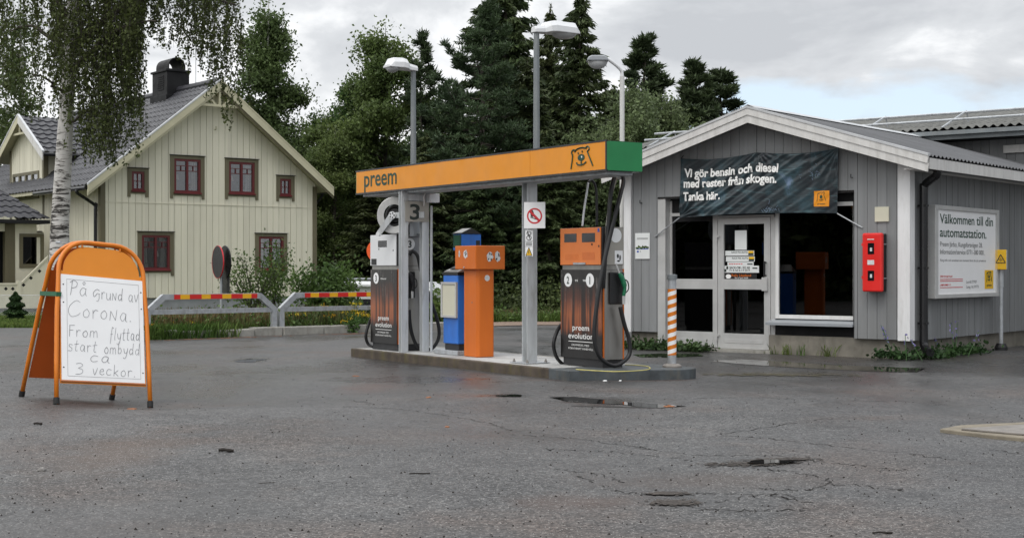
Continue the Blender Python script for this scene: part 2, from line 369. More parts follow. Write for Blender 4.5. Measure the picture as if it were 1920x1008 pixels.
def asphalt():
    t = NT('wet_asphalt'); P = t.tc.outputs['Object']
    big = t.noise(.35, None, 5, .6, .4); mid = t.noise(1.7, None, 6, .65); fine = t.noise(70, None, 3, .7); grit = t.voro(60)
    def cell(scale, ch=0):
        g = t.N.new('ShaderNodeSeparateColor'); t.L.new(t.voro(scale, out='Color'), g.inputs[0]); return g.outputs[ch]
    c = t.ramp(mid, [(.3, (.062, .062, .063)), (.7, (.108, .106, .104))])
    c = t.mix(t.ramp(big, [(.42, 0.), (.62, .6)]), c, (.048, .047, .047))
    rd = t.noise(.5, t.mapv((1, 1, 1), (9, 4, 0)), 5, .6)
    c = t.mix(t.math('MULTIPLY', t.ramp(rd, [(.50, 0.), (.70, 1.)]), .55), c, (.095, .064, .048))
    # aggregate: every stone its own grey, coarse and fine
    c = t.mix(1, c, t.ramp(cell(62), [(0., .45), (.55, .95), (1., 1.75)]), 'MULTIPLY')
    c = t.mix(1, c, t.ramp(cell(125, 1), [(0., .62), (1., 1.4)]), 'MULTIPLY')
    c = t.mix(1, c, t.ramp(t.noise(9, None, 5, .75), [(.3, .72), (.7, 1.28)]), 'MULTIPLY')
    sp2 = t.N.new('ShaderNodeSeparateXYZ'); t.L.new(P, sp2.inputs[0]); wb = t.math('MULTIPLY', t.math('SUBTRACT', t.noise(3.4, None, 6, .7), .5), 1.7)
    for px, py, rx, ry, col, k in ((215, 850, .55, 1.6, (.105, .075, .058), .55), (700, 725, .5, .9, (.13, .05, .03), .5), (640, 660, 1.6, .5, (.10, .06, .042), .5), (1130, 712, 1.3, .25, (.12, .055, .03), .5), (1460, 700, 1.2, .5, (.11, .085, .04), .45), (330, 660, 2.5, .7, (.085, .055, .04), .5), (870, 742, .35, .5, (.12, .05, .03), .4),
            (1330, 900, 1.0, .5, (.07, .05, .04), .5), (1090, 940, .5, .4, (.085, .05, .036), .5), (560, 880, .10, .12, (.02, .02, .02), .6), (980, 770, .22, .25, (.02, .02, .02), .6), (760, 800, .16, .2, (.022, .02, .02), .5), (1560, 800, .3, .25, (.022, .02, .02), .4), (1720, 930, .2, .2, (.02, .02, .02), .5)):
        x, y = (px - CX) / F * (H * F / (py - CY)), H * F / (py - CY)
        dx = t.math('MULTIPLY', t.math('SUBTRACT', sp2.outputs[0], x), 1 / rx); dy = t.math('MULTIPLY', t.math('SUBTRACT', sp2.outputs[1], y), 1 / ry)
        d = t.math('ADD', t.math('SQRT', t.math('ADD', t.math('MULTIPLY', dx, dx), t.math('MULTIPLY', dy, dy))), wb); c = t.mix(t.math('MULTIPLY', t.ramp(d, [(.2, 1.), (1.1, 0.)]), k), c, col)
    chip = t.math('MULTIPLY', t.math('GREATER_THAN', cell(90, 2), .955), t.math('LESS_THAN', t.voro(90), .36))
    c = t.mix(chip, c, (.36, .35, .33))
    # damp ground: broad patches, and rings round the puddles
    sep = t.N.new('ShaderNodeSeparateXYZ'); t.L.new(P, sep.inputs[0])
    far = t.math('MINIMUM', 1.0, t.math('MAXIMUM', t.math('MULTIPLY', t.math('SUBTRACT', sep.outputs[1], 11.0), .14), 0.0))
    wet = t.math('ADD', t.math('MULTIPLY', t.ramp(t.noise(.42, t.mapv((1, .55, 1), (2.2, 7.3, 0)), 6, .62, .3), [(.40, 0.), (.66, 1.)]), .8), t.math('MULTIPLY', far, .42), clamp=True)
    wob = t.math('MULTIPLY', t.math('SUBTRACT', t.noise(2.6, None, 5, .65), .5), 1.5)
    for px, py, rx, ry in ((1160, 753, .95, .75), (1540, 684, 2.6, .9), (1250, 665, .9, .5), (467, 675, .6, .9), (590, 692, 1.5, 1.6), (760, 712, 1.9, 1.3), (957, 741, .6, .5), (1420, 868, .55, .35), (1260, 938, .35, .25), (330, 690, 1.2, 1.6), (1850, 690, 1.6, 1.0)):
        x, y = (px - CX) / F * (H * F / (py - CY)), H * F / (py - CY)
        dx = t.math('MULTIPLY', t.math('SUBTRACT', sep.outputs[0], x), 1 / rx); dy = t.math('MULTIPLY', t.math('SUBTRACT', sep.outputs[1], y), 1 / ry)
        d = t.math('ADD', t.math('SQRT', t.math('ADD', t.math('MULTIPLY', dx, dx), t.math('MULTIPLY', dy, dy))), wob)
        wet = t.math('MAXIMUM', wet, t.ramp(d, [(.35, 1.0), (1.1, 0.)]))
    c = t.mix(t.math('MULTIPLY', wet, .68), c, (.026, .025, .025))
    rough = t.math('ADD', t.math('MULTIPLY_ADD', wet, -.46, .72), t.math('MULTIPLY', t.math('SUBTRACT', fine, .5), .25))
    h = t.math('ADD', t.math('MULTIPLY', fine, .6), t.math('MULTIPLY', grit, .6))
    b = t.N.new('ShaderNodeBump'); b.inputs['Distance'].default_value = .008; t.L.new(h, b.inputs['Height']); t.L.new(t.math('MULTIPLY_ADD', wet, -.5, .85), b.inputs['Strength'])
    t.pbsdf(c, rough, 0, b.outputs[0], .4); return t.m
M['asphalt'] = asphalt()
def soil():
    t = NT('soil_and_turf'); n = t.noise(.6, None, 6, .65); f = t.noise(14, None, 4, .7)
    c = t.ramp(n, [(.35, (.055, .07, .025)), (.55, (.075, .095, .03)), (.7, (.11, .085, .055))])
    c = t.mix(1, c, t.ramp(f, [(.3, .6), (.7, 1.4)]), 'MULTIPLY'); t.pbsdf(c, .95, 0, t.bump(f, .6, .03)); return t.m
M['soil'] = soil()
M['gravel'] = mat('reddish_gravel', (.19, .135, .10), .95, var=.35, scale=14, bump=.6)
def puddle():
    t = NT('puddle_water'); t.pbsdf((.018, .018, .018), .02, 0, t.bump(t.noise(9, None, 2), .02, .01), .55); return t.m
M['water'] = puddle()
M['crack'] = mat('dark_crack_soil', (.020, .018, .016), .95, var=.3, scale=20)  # dark brown tone of the cracks and the broken edge
M['pothole'] = mat('broken_asphalt_soil', (.050, .042, .036), .95, var=.5, scale=14, bump=.8)
M['moss'] = mat('moss_and_needles', (.065, .058, .034), .95, var=.4, scale=14, bump=.6)
M['needle_litter'] = mat('orange_needle_litter', (.26, .11, .05), .95, var=.4, scale=18, bump=.6)

def cladding(name, col, dirt, var=.10):
    t = NT(name); n = t.noise(5, t.mapv((1, 1, .09)), 6, .65); n2 = t.noise(.8, None, 5, .6); f = t.noise(60, t.mapv((1, 1, .05)), 3)
    g = t.N.new('ShaderNodeNewGeometry')
    c = t.ramp(n, [(.3, mul(col, 1 - var)), (.7, mul(col, 1 + var))])
    c = t.mix(t.math('MULTIPLY', t.ramp(n2, [(.5, 0.), (.75, 1.)]), .35), c, dirt)
    c = t.mix(1, c, t.ramp(g.outputs['Random Per Island'], [(0., .93), (1., 1.06)]), 'MULTIPLY')
    t.pbsdf(c, .65, 0, t.bump(f, .12, .004), .4); return t.m
M['kiosk_clad'] = cladding('grey_painted_boards', (.222, .228, .231), (.155, .155, .15), .13)
M['kiosk_clad_gable'] = M['kiosk_clad']
M['house_clad'] = cladding('cream_painted_boards', (.68, .648, .525), (.58, .55, .44), .05)
M['kiosk_back'] = mat('board_joint', (.045, .045, .045), .9)
M['house_back'] = mat('cream_board_joint', (.20, .185, .13), .9)
M['tile'] = mat('charcoal_roof_tiles', (.030, .030, .036), .42, var=.25, scale=5, spec=.4)
M['corr'] = mat('weathered_grey_roof_sheet', (.075, .076, .08), .55, .1, var=.22, scale=1.2, streak=False, dirt=(.06, .06, .06), dirt_amt=.6)
M['corr_old'] = mat('lichened_fibre_cement', (.15, .15, .14), .8, var=.2, scale=3, dirt=(.10, .10, .085), dirt_amt=.7)
M['zinc'] = mat('pale_ridge_flashing', (.55, .56, .57), .4, .3)

def forest_print(name, z0, z1):
    t = NT(name); s = t.N.new('ShaderNodeSeparateXYZ'); t.L.new(t.tc.outputs['Object'], s.inputs[0])
    h = t.math('DIVIDE', t.math('SUBTRACT', s.outputs[2], z0), z1 - z0)
    wob = t.math('ADD', h, t.math('MULTIPLY', t.math('SUBTRACT', t.noise(6, None, 4), .5), .10))
    base = t.ramp(wob, [(.0, (.012, .012, .012)), (.25, (.016, .014, .013)), (.36, (.30, .085, .03)), (.5, (.34, .10, .035)), (.66, (.11, .035, .02)), (.85, (.018, .015, .014))])
    tr = t.noise(16, t.mapv((1, 1, .035)), 3, .6)
    c = t.mix(t.ramp(tr, [(.47, 0.), (.56, .9)]), base, (.010, .008, .008))
    lt = t.math('MULTIPLY', t.ramp(t.noise(30, t.mapv((1, 1, .08), (3, 1, 0)), 4, .7), [(.60, 0.), (.66, 1.)]), t.ramp(h, [(.5, 0.), (.95, .8)]))
    c = t.mix(lt, c, (.45, .40, .38)); t.pbsdf(c, .3, 0, None, .5); return t.m
def banner_print():
    t = NT('dark_forest_banner'); v = t.mapv((1, 1, 1), (0, 0, 0), 'Object', (0, math.radians(38), 0))
    n = t.noise(2.2, v, 6, .65, .5); n2 = t.noise(7, t.mapv((.35, 1, 2.6), (2, 0, 0), 'Object', (0, math.radians(34), 0)), 5, .7)
    c = t.ramp(n, [(.32, (.010, .012, .017)), (.52, (.018, .030, .036)), (.62, (.028, .060, .075)), (.74, (.12, .18, .28))])
    c = t.mix(t.math('MULTIPLY', t.ramp(n2, [(.56, 0.), (.70, 1.)]), .6), c, (.10, .19, .21))
    t.pbsdf(c, .34, 0, t.bump(t.noise(45, None, 3), .08, .003), .5); return t.m

# ------------------------------------------------------------------ lettering
def text_poly(txt, bold=0.0, align='LEFT'):
    cu = bpy.data.curves.new('lettering', 'FONT'); cu.body = txt; cu.size = 1; cu.align_x = align; cu.offset = bold; cu.resolution_u = 4; cu.fill_mode = 'FRONT'
    o = bpy.data.objects.new('lettering', cu); COL.objects.link(o)
    bpy.context.view_layer.update()
    dg = bpy.context.evaluated_depsgraph_get()
    me = bpy.data.meshes.new_from_object(o.evaluated_get(dg))
    vs = [(v.co.x, v.co.y) for v in me.vertices]; fs = [tuple(p.vertices) for p in me.polygons]
    bpy.data.objects.remove(o); bpy.data.meshes.remove(me); bpy.data.curves.remove(cu)
    return vs, fs
def text_into(mb, txt, x0, x1, z0, z1, place, bold=0.0, cap=None):
    """letters fitted between x0..x1; z0 = baseline, z1 = top of a capital; place(x, z) -> 3-D point"""
    vs, fs = text_poly(txt, bold)
    if not vs: return
    ax, bx = min(v[0] for v in vs), max(v[0] for v in vs)
    ch = .72 if cap is None else cap
    mb.add([place(x0 + (x - ax) / (bx - ax) * (x1 - x0), z0 + y / ch * (z1 - z0)) for x, y in vs], fs)
def stroke(mb, pts, place, r, smooth=True, n=4):
    P = [Vector((p[0], p[1], 0)) for p in pts]
    if smooth and len(P) > 2: P = smooth_path(P, 5)
    mb.tube([place(p.x, p.y) for p in P], r, n)
def ellipse(cx, cz, rx, rz, n=28, a0=0, a1=2 * math.pi): return [(cx + rx * math.cos(a0 + (a1 - a0) * k / n), cz + rz * math.sin(a0 + (a1 - a0) * k / n)) for k in range(n)]
BEAR = [[(160, 700), (185, 520), (200, 350)], [(200, 350), (178, 300), (190, 235), (232, 215), (248, 262), (275, 222), (330, 190), (410, 182), (490, 205), (505, 170), (545, 180), (560, 245), (522, 290)], [(522, 290), (565, 430), (640, 665)],
        [(285, 545), (305, 592), (380, 618), (450, 592), (495, 550)], [(390, 510), (390, 605)], [(318, 295), (330, 335)], [(408, 260), (410, 310)]]
def bear_emblem(mb, place, r, x0, x1, z0, z1):
    def pl(u, v): return place(x0 + (u - 160) / 480 * (x1 - x0), z1 - (v - 170) / 530 * (z1 - z0))
    for s in BEAR: stroke(mb, s, pl, r)
    e = ellipse(385, 430, 78, 88, 20); mb.add([pl(*p) for p in e], [tuple(range(len(e)))])

# ------------------------------------------------------------------ ground
def sstep(a, b, x): t = min(1, max(0, (x - a) / (b - a))); return t * t * (3 - 2 * t)
def ground_z(x, y):
    dip = sstep(34.5, 38.5, y) * (1 - sstep(45.5, 50, y)) * sstep(-6.3, -5.2, x) * (1 - sstep(.5, 2.5, x))
    return -.03 - 1.65 * dip - .25 * (1 - sstep(24.5, 25.5, y))
def build_ground():
    mb = MB(); xs = [-260, -120, -60, -30, -15] + [-12 + .5 * i for i in range(0, 37)] + [8, 12, 20, 40, 80, 160, 260]; ys = [-60, -20, 10, 24] + [28 + .75 * i for i in range(0, 60)] + [76, 90, 120, 200, 400]
    vs = [(x, y, ground_z(x, y)) for y in ys for x in xs]; n = len(xs)
    mb.add(vs, [(j * n + i, j * n + i + 1, (j + 1) * n + i + 1, (j + 1) * n + i) for j in range(len(ys) - 1) for i in range(n - 1)])
    solo('ground', mb, M['soil'], 'rough turf and soil around the forecourt', 'ground', kind='structure')
    e = [(-60, -40), (40, -40), (40, 33.2), (0.5, 33.2), (-1.4, 31.6), (-2.97, 29.9), (-6.75, 26.5), (-9.0, 31.8), (-60, 31.8)]
    xs = [-60, -30, -15, -10, -8] + [-6.8 + .2 * i for i in range(40)] + [1.4, 4, 10, 20, 40]; ys = [-40, -10, 5, 10, 11] + [11.8 + .2 * i for i in range(36)] + [19.4, 22, 25, 26.0]; n = len(xs)
    b = MB(); b.add([(x, y, yard_z(x, y)) for y in ys for x in xs], [(j * n + i, j * n + i + 1, (j + 1) * n + i + 1, (j + 1) * n + i) for j in range(len(ys) - 1) for i in range(n - 1)])
    e = [(-60, 26.0), (40, 26.0)] + e[2:]
    b.add([(x, y, 0) for x, y in e], [tuple(range(len(e)))])
    solo('forecourt', b, M['asphalt'], 'wet worn grey asphalt of the filling station forecourt', 'asphalt', kind='structure')
    b = MB(); p = [(-1.6, 31.75), (0.5, 33.2), (30, 33.2), (30, 35.2), (0.2, 34.9), (-2.0, 33.0)]
    b.add([(x, y, .012 + .03 * (y > 33.5)) for x, y in p], [tuple(range(len(p)))])
    solo('gravel_verge', b, M['gravel'], 'strip of reddish gravel between the asphalt and the grass', 'gravel', kind='structure')
build_ground()
def blob(px, py, rx, ry, z, rr, n=40, seed=0, fray=.35):
    """irregular flat patch on the ground, outline in metres around a measured ground point"""
    q = random.Random(seed); x, y = gnd(px, py, z); ph = [q.uniform(0, 6.28) for _ in range(6)]; am = [q.uniform(.2, 1) * fray / (k + 1) ** .6 for k in range(6)]
    out = []
    for i in range(n):
        a = 2 * math.pi * i / n; k = 1 + sum(am[j] * math.sin((j + 2) * a + ph[j]) for j in range(6))
        dx, dy = rx * k * math.cos(a), ry * k * math.sin(a); out.append((x + dx * math.cos(rr) - dy * math.sin(rr), y + dx * math.sin(rr) + dy * math.cos(rr), z))
    return out
def flat(name, pts, m, label, cat):
    b = MB(); b.add(pts, [tuple(range(len(pts)))]); return solo(name, b, m, label, cat, kind='structure')
# puddles
flat('puddle', [(*gnd(px, py, .004), .004) for px, py in ((1030, 744), (1075, 743), (1130, 748), (1185, 754), (1250, 758), (1288, 761), (1230, 764), (1196, 762), (1165, 757), (1110, 755), (1060, 751))], M['water'], 'narrow puddle in front of the pump island', 'puddle')
flat('puddle', [(*gnd(px, py, .004), .004) for px, py in ((1330, 676), (1390, 673), (1480, 678), (1560, 684), (1660, 687), (1735, 690), (1720, 697), (1640, 696), (1560, 692), (1450, 686), (1380, 681))], M['water'], 'long puddle along the foot of the kiosk', 'puddle')
flat('puddle', [(*gnd(px, py, .004), .004) for px, py in ((1186, 664), (1240, 662), (1310, 663), (1320, 667), (1260, 670), (1200, 669))], M['water'], 'small puddle by the kiosk door', 'puddle')
flat('puddle', blob(467, 675, .19, .38, .004, .2, seed=2), M['water'], 'small puddle in front of the barrier', 'puddle')
flat('puddle', blob(957, 741, .16, .10, .004, .2, seed=6), M['water'], 'tiny puddle in front of the steel column', 'puddle')
flat('puddle', blob(1445, 864, .16, .10, .0125, .4, seed=16, fray=.4), M['water'], 'water standing in the broken asphalt', 'puddle')
# broken asphalt, litter and moss
for k, (px, py, rx, ry, an, m, nm, lb) in enumerate([
        (1400, 870, .30, .11, .25, 'pothole', 'pothole', 'long broken patch in the asphalt'), (1470, 862, .22, .07, .2, 'pothole', 'pothole', 'second broken patch in the asphalt'),
        (1250, 926, .10, .05, .1, 'pothole', 'pothole', 'small hole in the near asphalt'), (1266, 943, .12, .08, .4, 'pothole', 'pothole', 'brown hole in the near asphalt'),
        (1150, 762, .35, .06, -.1, 'crack', 'pothole', 'dark broken edge below the puddle'),
        (1455, 703, .85, .22, -.1, 'moss', 'moss', 'mossy strip on the asphalt before the kiosk'), (1500, 658, 1.3, .07, -.65, 'moss', 'moss', 'mossy line at the kiosk foundation'),
        (925, 686, .75, .05, -.95, 'needle_litter', 'needle_litter', 'orange needle litter along the island kerb'), (1040, 703, .45, .05, -.95, 'needle_litter', 'needle_litter', 'orange needle litter at the island corner'),
        (420, 634, 1.5, .08, .72, 'needle_litter', 'needle_litter', 'orange needle litter along the barrier kerb'), (655, 626, .5, .06, .72, 'needle_litter', 'needle_litter', 'orange litter by the right barrier kerb')]):
    b = MB(); q = random.Random(50 + k)
    if m in ('needle_litter', 'moss', 'pothole'):            # frayed: many small flecks spread over the patch
        x0, y0 = gnd(px, py)
        for _ in range(170 if m != 'pothole' else 420):
            a = q.gauss(0, .5) * rx; c = q.gauss(0, .5) * ry; s = q.uniform(.012, .05) * (1.3 if m == 'moss' else .45 if m == 'pothole' else 1)
            X = x0 + a * math.cos(an) - c * math.sin(an); Y = y0 + a * math.sin(an) + c * math.cos(an); n = q.randint(4, 7); z = .0045 + q.random() * .004
            b.add([(X + s * q.uniform(.5, 1.2) * math.cos(6.283 * i / n), Y + s * q.uniform(.5, 1.2) * math.sin(6.283 * i / n), z) for i in range(n)], [tuple(range(n))])
    else:
        p = blob(px, py, rx, ry, .0025, an, seed=k + 30, fray=.5); b.add(p, [tuple(range(len(p)))])
    solo(nm, b, M[m], lb, nm.replace('_', ' '), kind='stuff' if m in ('needle_litter', 'moss') else 'structure')
def cracks():
    mb = MB(); q = random.Random(3)
    lines = [[(960, 815), (1060, 820), (1160, 832), (1230, 843)], [(1355, 816), (1440, 822), (1530, 832), (1690, 849), (1790, 862)], [(1350, 814), (1480, 795), (1560, 783)], [(1180, 838), (1300, 852), (1420, 853), (1500, 858), (1560, 868), (1700, 882)],
             [(1080, 890), (1160, 922), (1250, 927), (1340, 925), (1440, 930), (1520, 942)], [(1250, 945), (1340, 942), (1430, 926), (1510, 933)], [(1040, 880), (1120, 888), (1170, 905)], [(1430, 880), (1520, 890), (1560, 905), (1500, 918), (1430, 915)],
             [(1020, 842), (1140, 846), (1260, 858), (1330, 872)], [(1540, 905), (1640, 912), (1700, 920)], [(1300, 955), (1420, 958), (1520, 955)], [(640, 762), (760, 768), (900, 790), (960, 808)], [(540, 742), (640, 748), (700, 756)], [(400, 700), (470, 706), (560, 712)],
             [(1280, 748), (1400, 745), (1560, 750), (1700, 752)], [(1850, 842), (1920, 850)], [(830, 770), (900, 776)]]
    for ln in lines:
        P = smooth_path([(*gnd(*p), .003) for p in ln], 14)
        P = [Vector((p.x + q.gauss(0, .018), p.y + q.gauss(0, .03), .003)) for p in P]
        for i in range(len(P) - 1):
            if q.random() < .25: continue
            t = (P[i + 1] - P[i]); n = Vector((-t.y, t.x, 0)).normalized(); w0, w1 = q.uniform(.0015, .007), q.uniform(.0015, .007)
            mb.add([P[i] - n * w0, P[i + 1] - n * w1, P[i + 1] + n * w1, P[i] + n * w0], [(0, 1, 2, 3)])
    solo('crack', mb, M['crack'], 'cracks running through the asphalt', 'crack', kind='structure')
cracks()

# ------------------------------------------------------------------ kiosk
def boards(mb, x0, x1, pitch, gap, ya, yb, zb, ztop, holes=(), q=None, axis='y', jit=.004):
    """upright boards between x0 and x1; ya = front face, yb = back; ztop(x) the roofline; holes = (x0, x1, z0, z1)"""
    x = x0; q = q or random.Random(1)
    while x < x1 - .01:
        e = min(x + pitch - gap, x1); cuts = sorted({x, e} | {h[k] for h in holes for k in (0, 1) if x < h[k] < e})
        j = q.uniform(-jit, jit)
        for a, b in zip(cuts, cuts[1:]):
            if b - a < .008: continue
            mid = (a + b) / 2; segs = [(zb, None)]
            for h in sorted(holes, key=lambda h: h[2]):
                if h[0] <= mid <= h[1]:
                    s0, _ = segs.pop(); 
                    if h[2] > s0 + .01: segs.append((s0, h[2]))
                    segs.append((h[3], None))
            for s0, s1 in segs:
                t0, t1 = (ztop(a), ztop(b)) if s1 is None else (s1, s1)
                if min(t0, t1) <= s0 + .01: continue
                y0, y1 = ya + j, yb
                if axis == 'y': mb.hexa([(a, y0, s0), (b, y0, s0), (b, y1, s0), (a, y1, s0), (a, y0, t0), (b, y0, t1), (b, y1, t1), (a, y1, t0)])
                else: mb.hexa([(y0, a, s0), (y0, b, s0), (y1, b, s0), (y1, a, s0), (y0, a, t0), (y0, b, t1), (y1, b, t1), (y1, a, t0)])
        x += pitch
KW, KD, KX, KZ = 4.87, 6.2, 2.46, 3.70                    # width, depth, ridge position, ridge height
def kroof(x): return KZ - .302 * abs(x - KX)
def kiosk():
    T = Thing('kiosk', 'small grey boarded station kiosk with a low gabled roof and glass shopfront', 'kiosk', KF, (KW / 2, 0, 0))
    q = random.Random(11)
    # foundation
    b = MB(); b.box(.06, 1.0 - .24, .05, KD, -.05, .29); b.box(2.60, KW - .05, .05, KD, -.05, .287)
    T.part('foundation', b, mat('stained_foundation', (.20, .185, .155), .9, var=.25, scale=4, bump=.4, dirt=(.09, .085, .065), dirt_amt=.6))
    # boards: left of the shopfront, right of it, gable above; everything sits on y from -.02 to .03
    b = MB(); soff = lambda x: kroof(x) - .10
    hole = (.62, 4.05, 0, 2.43)
    boards(b, .0, KW, .152, .006, -.022, .012, .28, soff, [hole], q)
    b.box(.0, .625, .012, .10, .285, 2.5); b.box(4.045, KW, .012, .10, .285, 2.5); b.prism([(0, 2.43), (KW, 2.43), (KW, soff(KW)), (KX, soff(KX)), (0, soff(0))], .0125, .10)
    T.part('front_wall', b, M['kiosk_clad'])
    b = MB(); boards(b, .02, KD, .112, .006, KW + .024, KW - .01, .262, lambda y: 2.92, (), q, axis='x')
    b.box(KW - .09, KW - .011, .10, KD, .27, 2.9)
    T.part('side_wall', b, M['kiosk_clad'])
    b = MB(); b.box(-.02, .07, .1, KD, .28, 2.8); T.part('side_wall', b, M['kiosk_clad'])
    b = MB(); b.box(-.022, .115, -.050, -.024, .27, 2.82); T.part('corner_board', b, M['kiosk_white'])
    b = MB(); b.box(KW - .135, KW + .05, -.052, -.024, .268, 2.84); b.box(KW + .026, KW + .050, -.024, .12, .268, 2.84); T.part('corner_board', b, M['kiosk_white'])
    # roof: corrugated sheet over both slopes
    fr, ov0, ov1 = -.34, -.27, 5.33
    for sgn in (-1, 1):
        xe = ov0 if sgn < 0 else ov1; b = MB(); n = 460
        b.grid(lambda u, v: (KX + (xe - KX) * v, fr + .01 + (KD + .0 - fr) * u, kroof(KX + (xe - KX) * v) + .055 + .016 * math.sin(u * 2 * math.pi * 46)), n, 3)
        T.part('roof_sheet', b, M['corr'])
    b = MB(); b.prism([(ov0 + .03, kroof(ov0) - .03), (KX, KZ - .0), (ov1 - .03, kroof(ov1) - .03), (ov1 - .03, kroof(ov1) - .09), (KX, KZ - .07), (ov0 + .03, kroof(ov0) - .09)], -.305, KD)
    T.part('roof_deck', b, M['kiosk_trim'])
    b = MB()
    b.prism([(KX - .13, kroof(KX - .13) + .088), (KX, KZ + .105), (KX + .13, kroof(KX + .13) + .088), (KX + .13, kroof(KX + .13) + .082), (KX, KZ + .098), (KX - .13, kroof(KX - .13) + .082)], fr - .02, KD); T.part('ridge_cap', b, M['zinc'])
    for sgn in (-1, 1):
        xe = ov0 if sgn < 0 else ov1; b = MB()
        def strip(y0, y1, u, l):
            P = [(KX, KZ + u), (xe, kroof(xe) + u), (xe - .02 * sgn, kroof(xe) + l), (KX, KZ + l)]
            b.prism(P if sgn > 0 else P[::-1], y0, y1)
        strip(-.375, -.345, .045, -.055); strip(-.360, -.335, -.055, -.175)
        T.part('bargeboard', b, M['kiosk_trim'])
        b = MB(); P = [(KX, KZ + .082), (xe, kroof(xe) + .082), (xe, kroof(xe) + .047), (KX, KZ + .047)]; b.prism(P if sgn > 0 else P[::-1], -.385, -.30); T.part('verge_flashing', b, M['zinc'])
    b = MB(); b.box(ov1 - .035, ov1 - .012, -.30, KD, kroof(ov1) - .13, kroof(ov1) + .025); T.part('fascia', b, M['kiosk_trim'])
    b = MB(); b.box(KW + .06, ov1 - .04, -.29, KD, kroof(ov1) - .13, kroof(ov1) - .105); T.part('soffit', b, M['kiosk_trim'])
    # gutter and downpipe at the near corner
    b = MB(); pr = [(ov1 + .06 * math.cos(a), kroof(ov1) - .08 + .06 * math.sin(a)) for a in [math.pi + i * math.pi / 8 for i in range(9)]]
    pr = pr + [(x * .92 + ov1 * .08, z) for x, z in pr[::-1]]
    dp = MB(); X = KW + .11; Y = .30
    dp.tube(smooth_path([(ov1 - .10, .18, 2.74), (ov1 - .12, .2, 2.64), (X + .02, Y, 2.52), (X, Y, 2.38), (X, Y, 1.2), (X, Y, .32), (X + .02, Y - .03, .19), (X + .10, Y - .10, .12), (X + .17, Y - .17, .10)], 6), .060, 12)
    for z in (2.2, 1.3, .5): dp.box(X - .07, X + .055, Y - .055, Y + .055, z, z + .03)
    dp.tube([(ov1 - .10, .18, 2.70), (ov1 - .10, .18, 2.76)], .06, 12); dp.box(ov1 - .16, ov1 - .045, -.25, KD - .4, 2.70, 2.765)
    T.part('downpipe', dp, M['gutter'], smooth=False)
    # shopfront, set back in its opening
    yf = .13
    b = MB(); b.box(.62, .765, -.018, yf - .001, .02, 2.43); T.part('jamb', b, M['alu'])
    b = MB(); b.box(.625, 4.045, -.030, yf + .06, 2.432, 2.46); T.part('lintel', b, M['gutter'])
    b = MB(); b.box(.765, 1.64, yf, yf + .05, 2.06, 2.432); b.box(2.66, 2.68, yf, yf + .05, 2.12, 2.432); b.box(1.64, 2.66, yf, yf + .05, 2.14, 2.432); T.part('fascia_panel', b, M['dark_interior'])
    b = MB(); b.box(2.68, 4.02, yf, yf + .05, 2.30, 2.432); T.part('fascia_panel', b, M['dark_interior'])
    # left fixed light
    W = T.part('shop_window', MB().box(.766, .805, yf - .02, yf + .04, .06, 2.40).box(1.57, 1.655, yf - .02, yf + .04, .06, 2.18).box(.805, 1.57, yf - .02, yf + .04, .98, 1.14).box(.805, 1.57, yf - .02, yf + .04, .06, .30).box(.805, 1.57, yf - .025, yf - .0205, .09, .19).box(.805, 1.57, yf - .02, yf + .04, 2.15, 2.20), M['alu'], bevel=.004)
    T.part('pane', MB().box(.805, 1.57, yf + .005, yf + .012, 1.14, 2.15), M['glass_dark'], W); T.part('pane', MB().box(.805, 1.57, yf + .005, yf + .012, .30, .98), M['glass_dark'], W)
    # door
    D = T.part('door', MB().box(1.67, 1.775, yf - .03, yf + .03, .05, 2.10).box(2.49, 2.595, yf - .03, yf + .03, .05, 2.10).box(1.775, 2.49, yf - .03, yf + .03, 2.0, 2.10).box(1.775, 2.49, yf - .03, yf + .03, .98, 1.14).box(1.775, 2.49, yf - .03, yf + .03, .05, .29).box(1.80, 2.47, yf - .034, yf - .0305, .14, .20), M['alu'], bevel=.004)
    T.part('door_frame', MB().box(1.657, 2.66, yf - .02, yf + .05, 2.105, 2.139).box(2.60, 2.675, yf - .02, yf + .05, .03, 2.105), M['alu'])
    T.part('pane', MB().box(1.775, 2.49, yf, yf + .007, 1.14, 2.0), M['glass_dark'], D); T.part('pane', MB().box(1.775, 2.49, yf, yf + .007, .29, .98), M['glass_dark'], D)
    T.part('handle', MB().box(2.51, 2.535, yf - .09, yf - .07, 1.18, 1.42).box(2.512, 2.533, yf - .07, yf - .03, 1.19, 1.21).box(2.512, 2.533, yf - .07, yf - .03, 1.39, 1.41), M['black'], D)
    T.part('lock_box', MB().box(2.47, 2.56, yf - .075, yf - .031, .96, 1.17), M['alu'], D, bevel=.005)
    for z in (1.80, .24): T.part('hinge', MB().box(1.645, 1.70, yf - .055, yf - .031, z, z + .03).box(1.645, 1.668, yf - .056, yf - .021, z - .07, z + .0), M['alu'], D)
    def sticker(px0, py0, px1, py1, m, fn=None, nm='sticker', lb=None, dz=0):
        a = KF.face(px0, py0, yf - .004); c = KF.face(px1, py1, yf - .004); o = T.part(nm, MB().box(a[0], c[0], yf - .004, yf - .0015, c[1], a[1]), m, D, label=lb)
        if fn:
            w, h = c[0] - a[0], a[1] - c[1]; k = MB(); fn(k, lambda u, v: (a[0] + u * w, yf - .0055, c[1] + v * h)); return o, k
    o_ = sticker(1378, 432, 1400, 468, M['paper'], nm='paper_notice', lb='crumpled white paper notice')
    def put(px0, py0, px1, py1, m, parts):
        o, _k = sticker(px0, py0, px1, py1, m, lambda k, pl: None)
        a = KF.face(px0, py0, yf - .004); c = KF.face(px1, py1, yf - .004); w, h = c[0] - a[0], a[1] - c[1]
        for mm, fn in parts:
            k = MB(); fn(k, lambda u, v: (a[0] + u * w, yf - .0055, c[1] + v * h))
            k.build('print', mm, D, T.b)
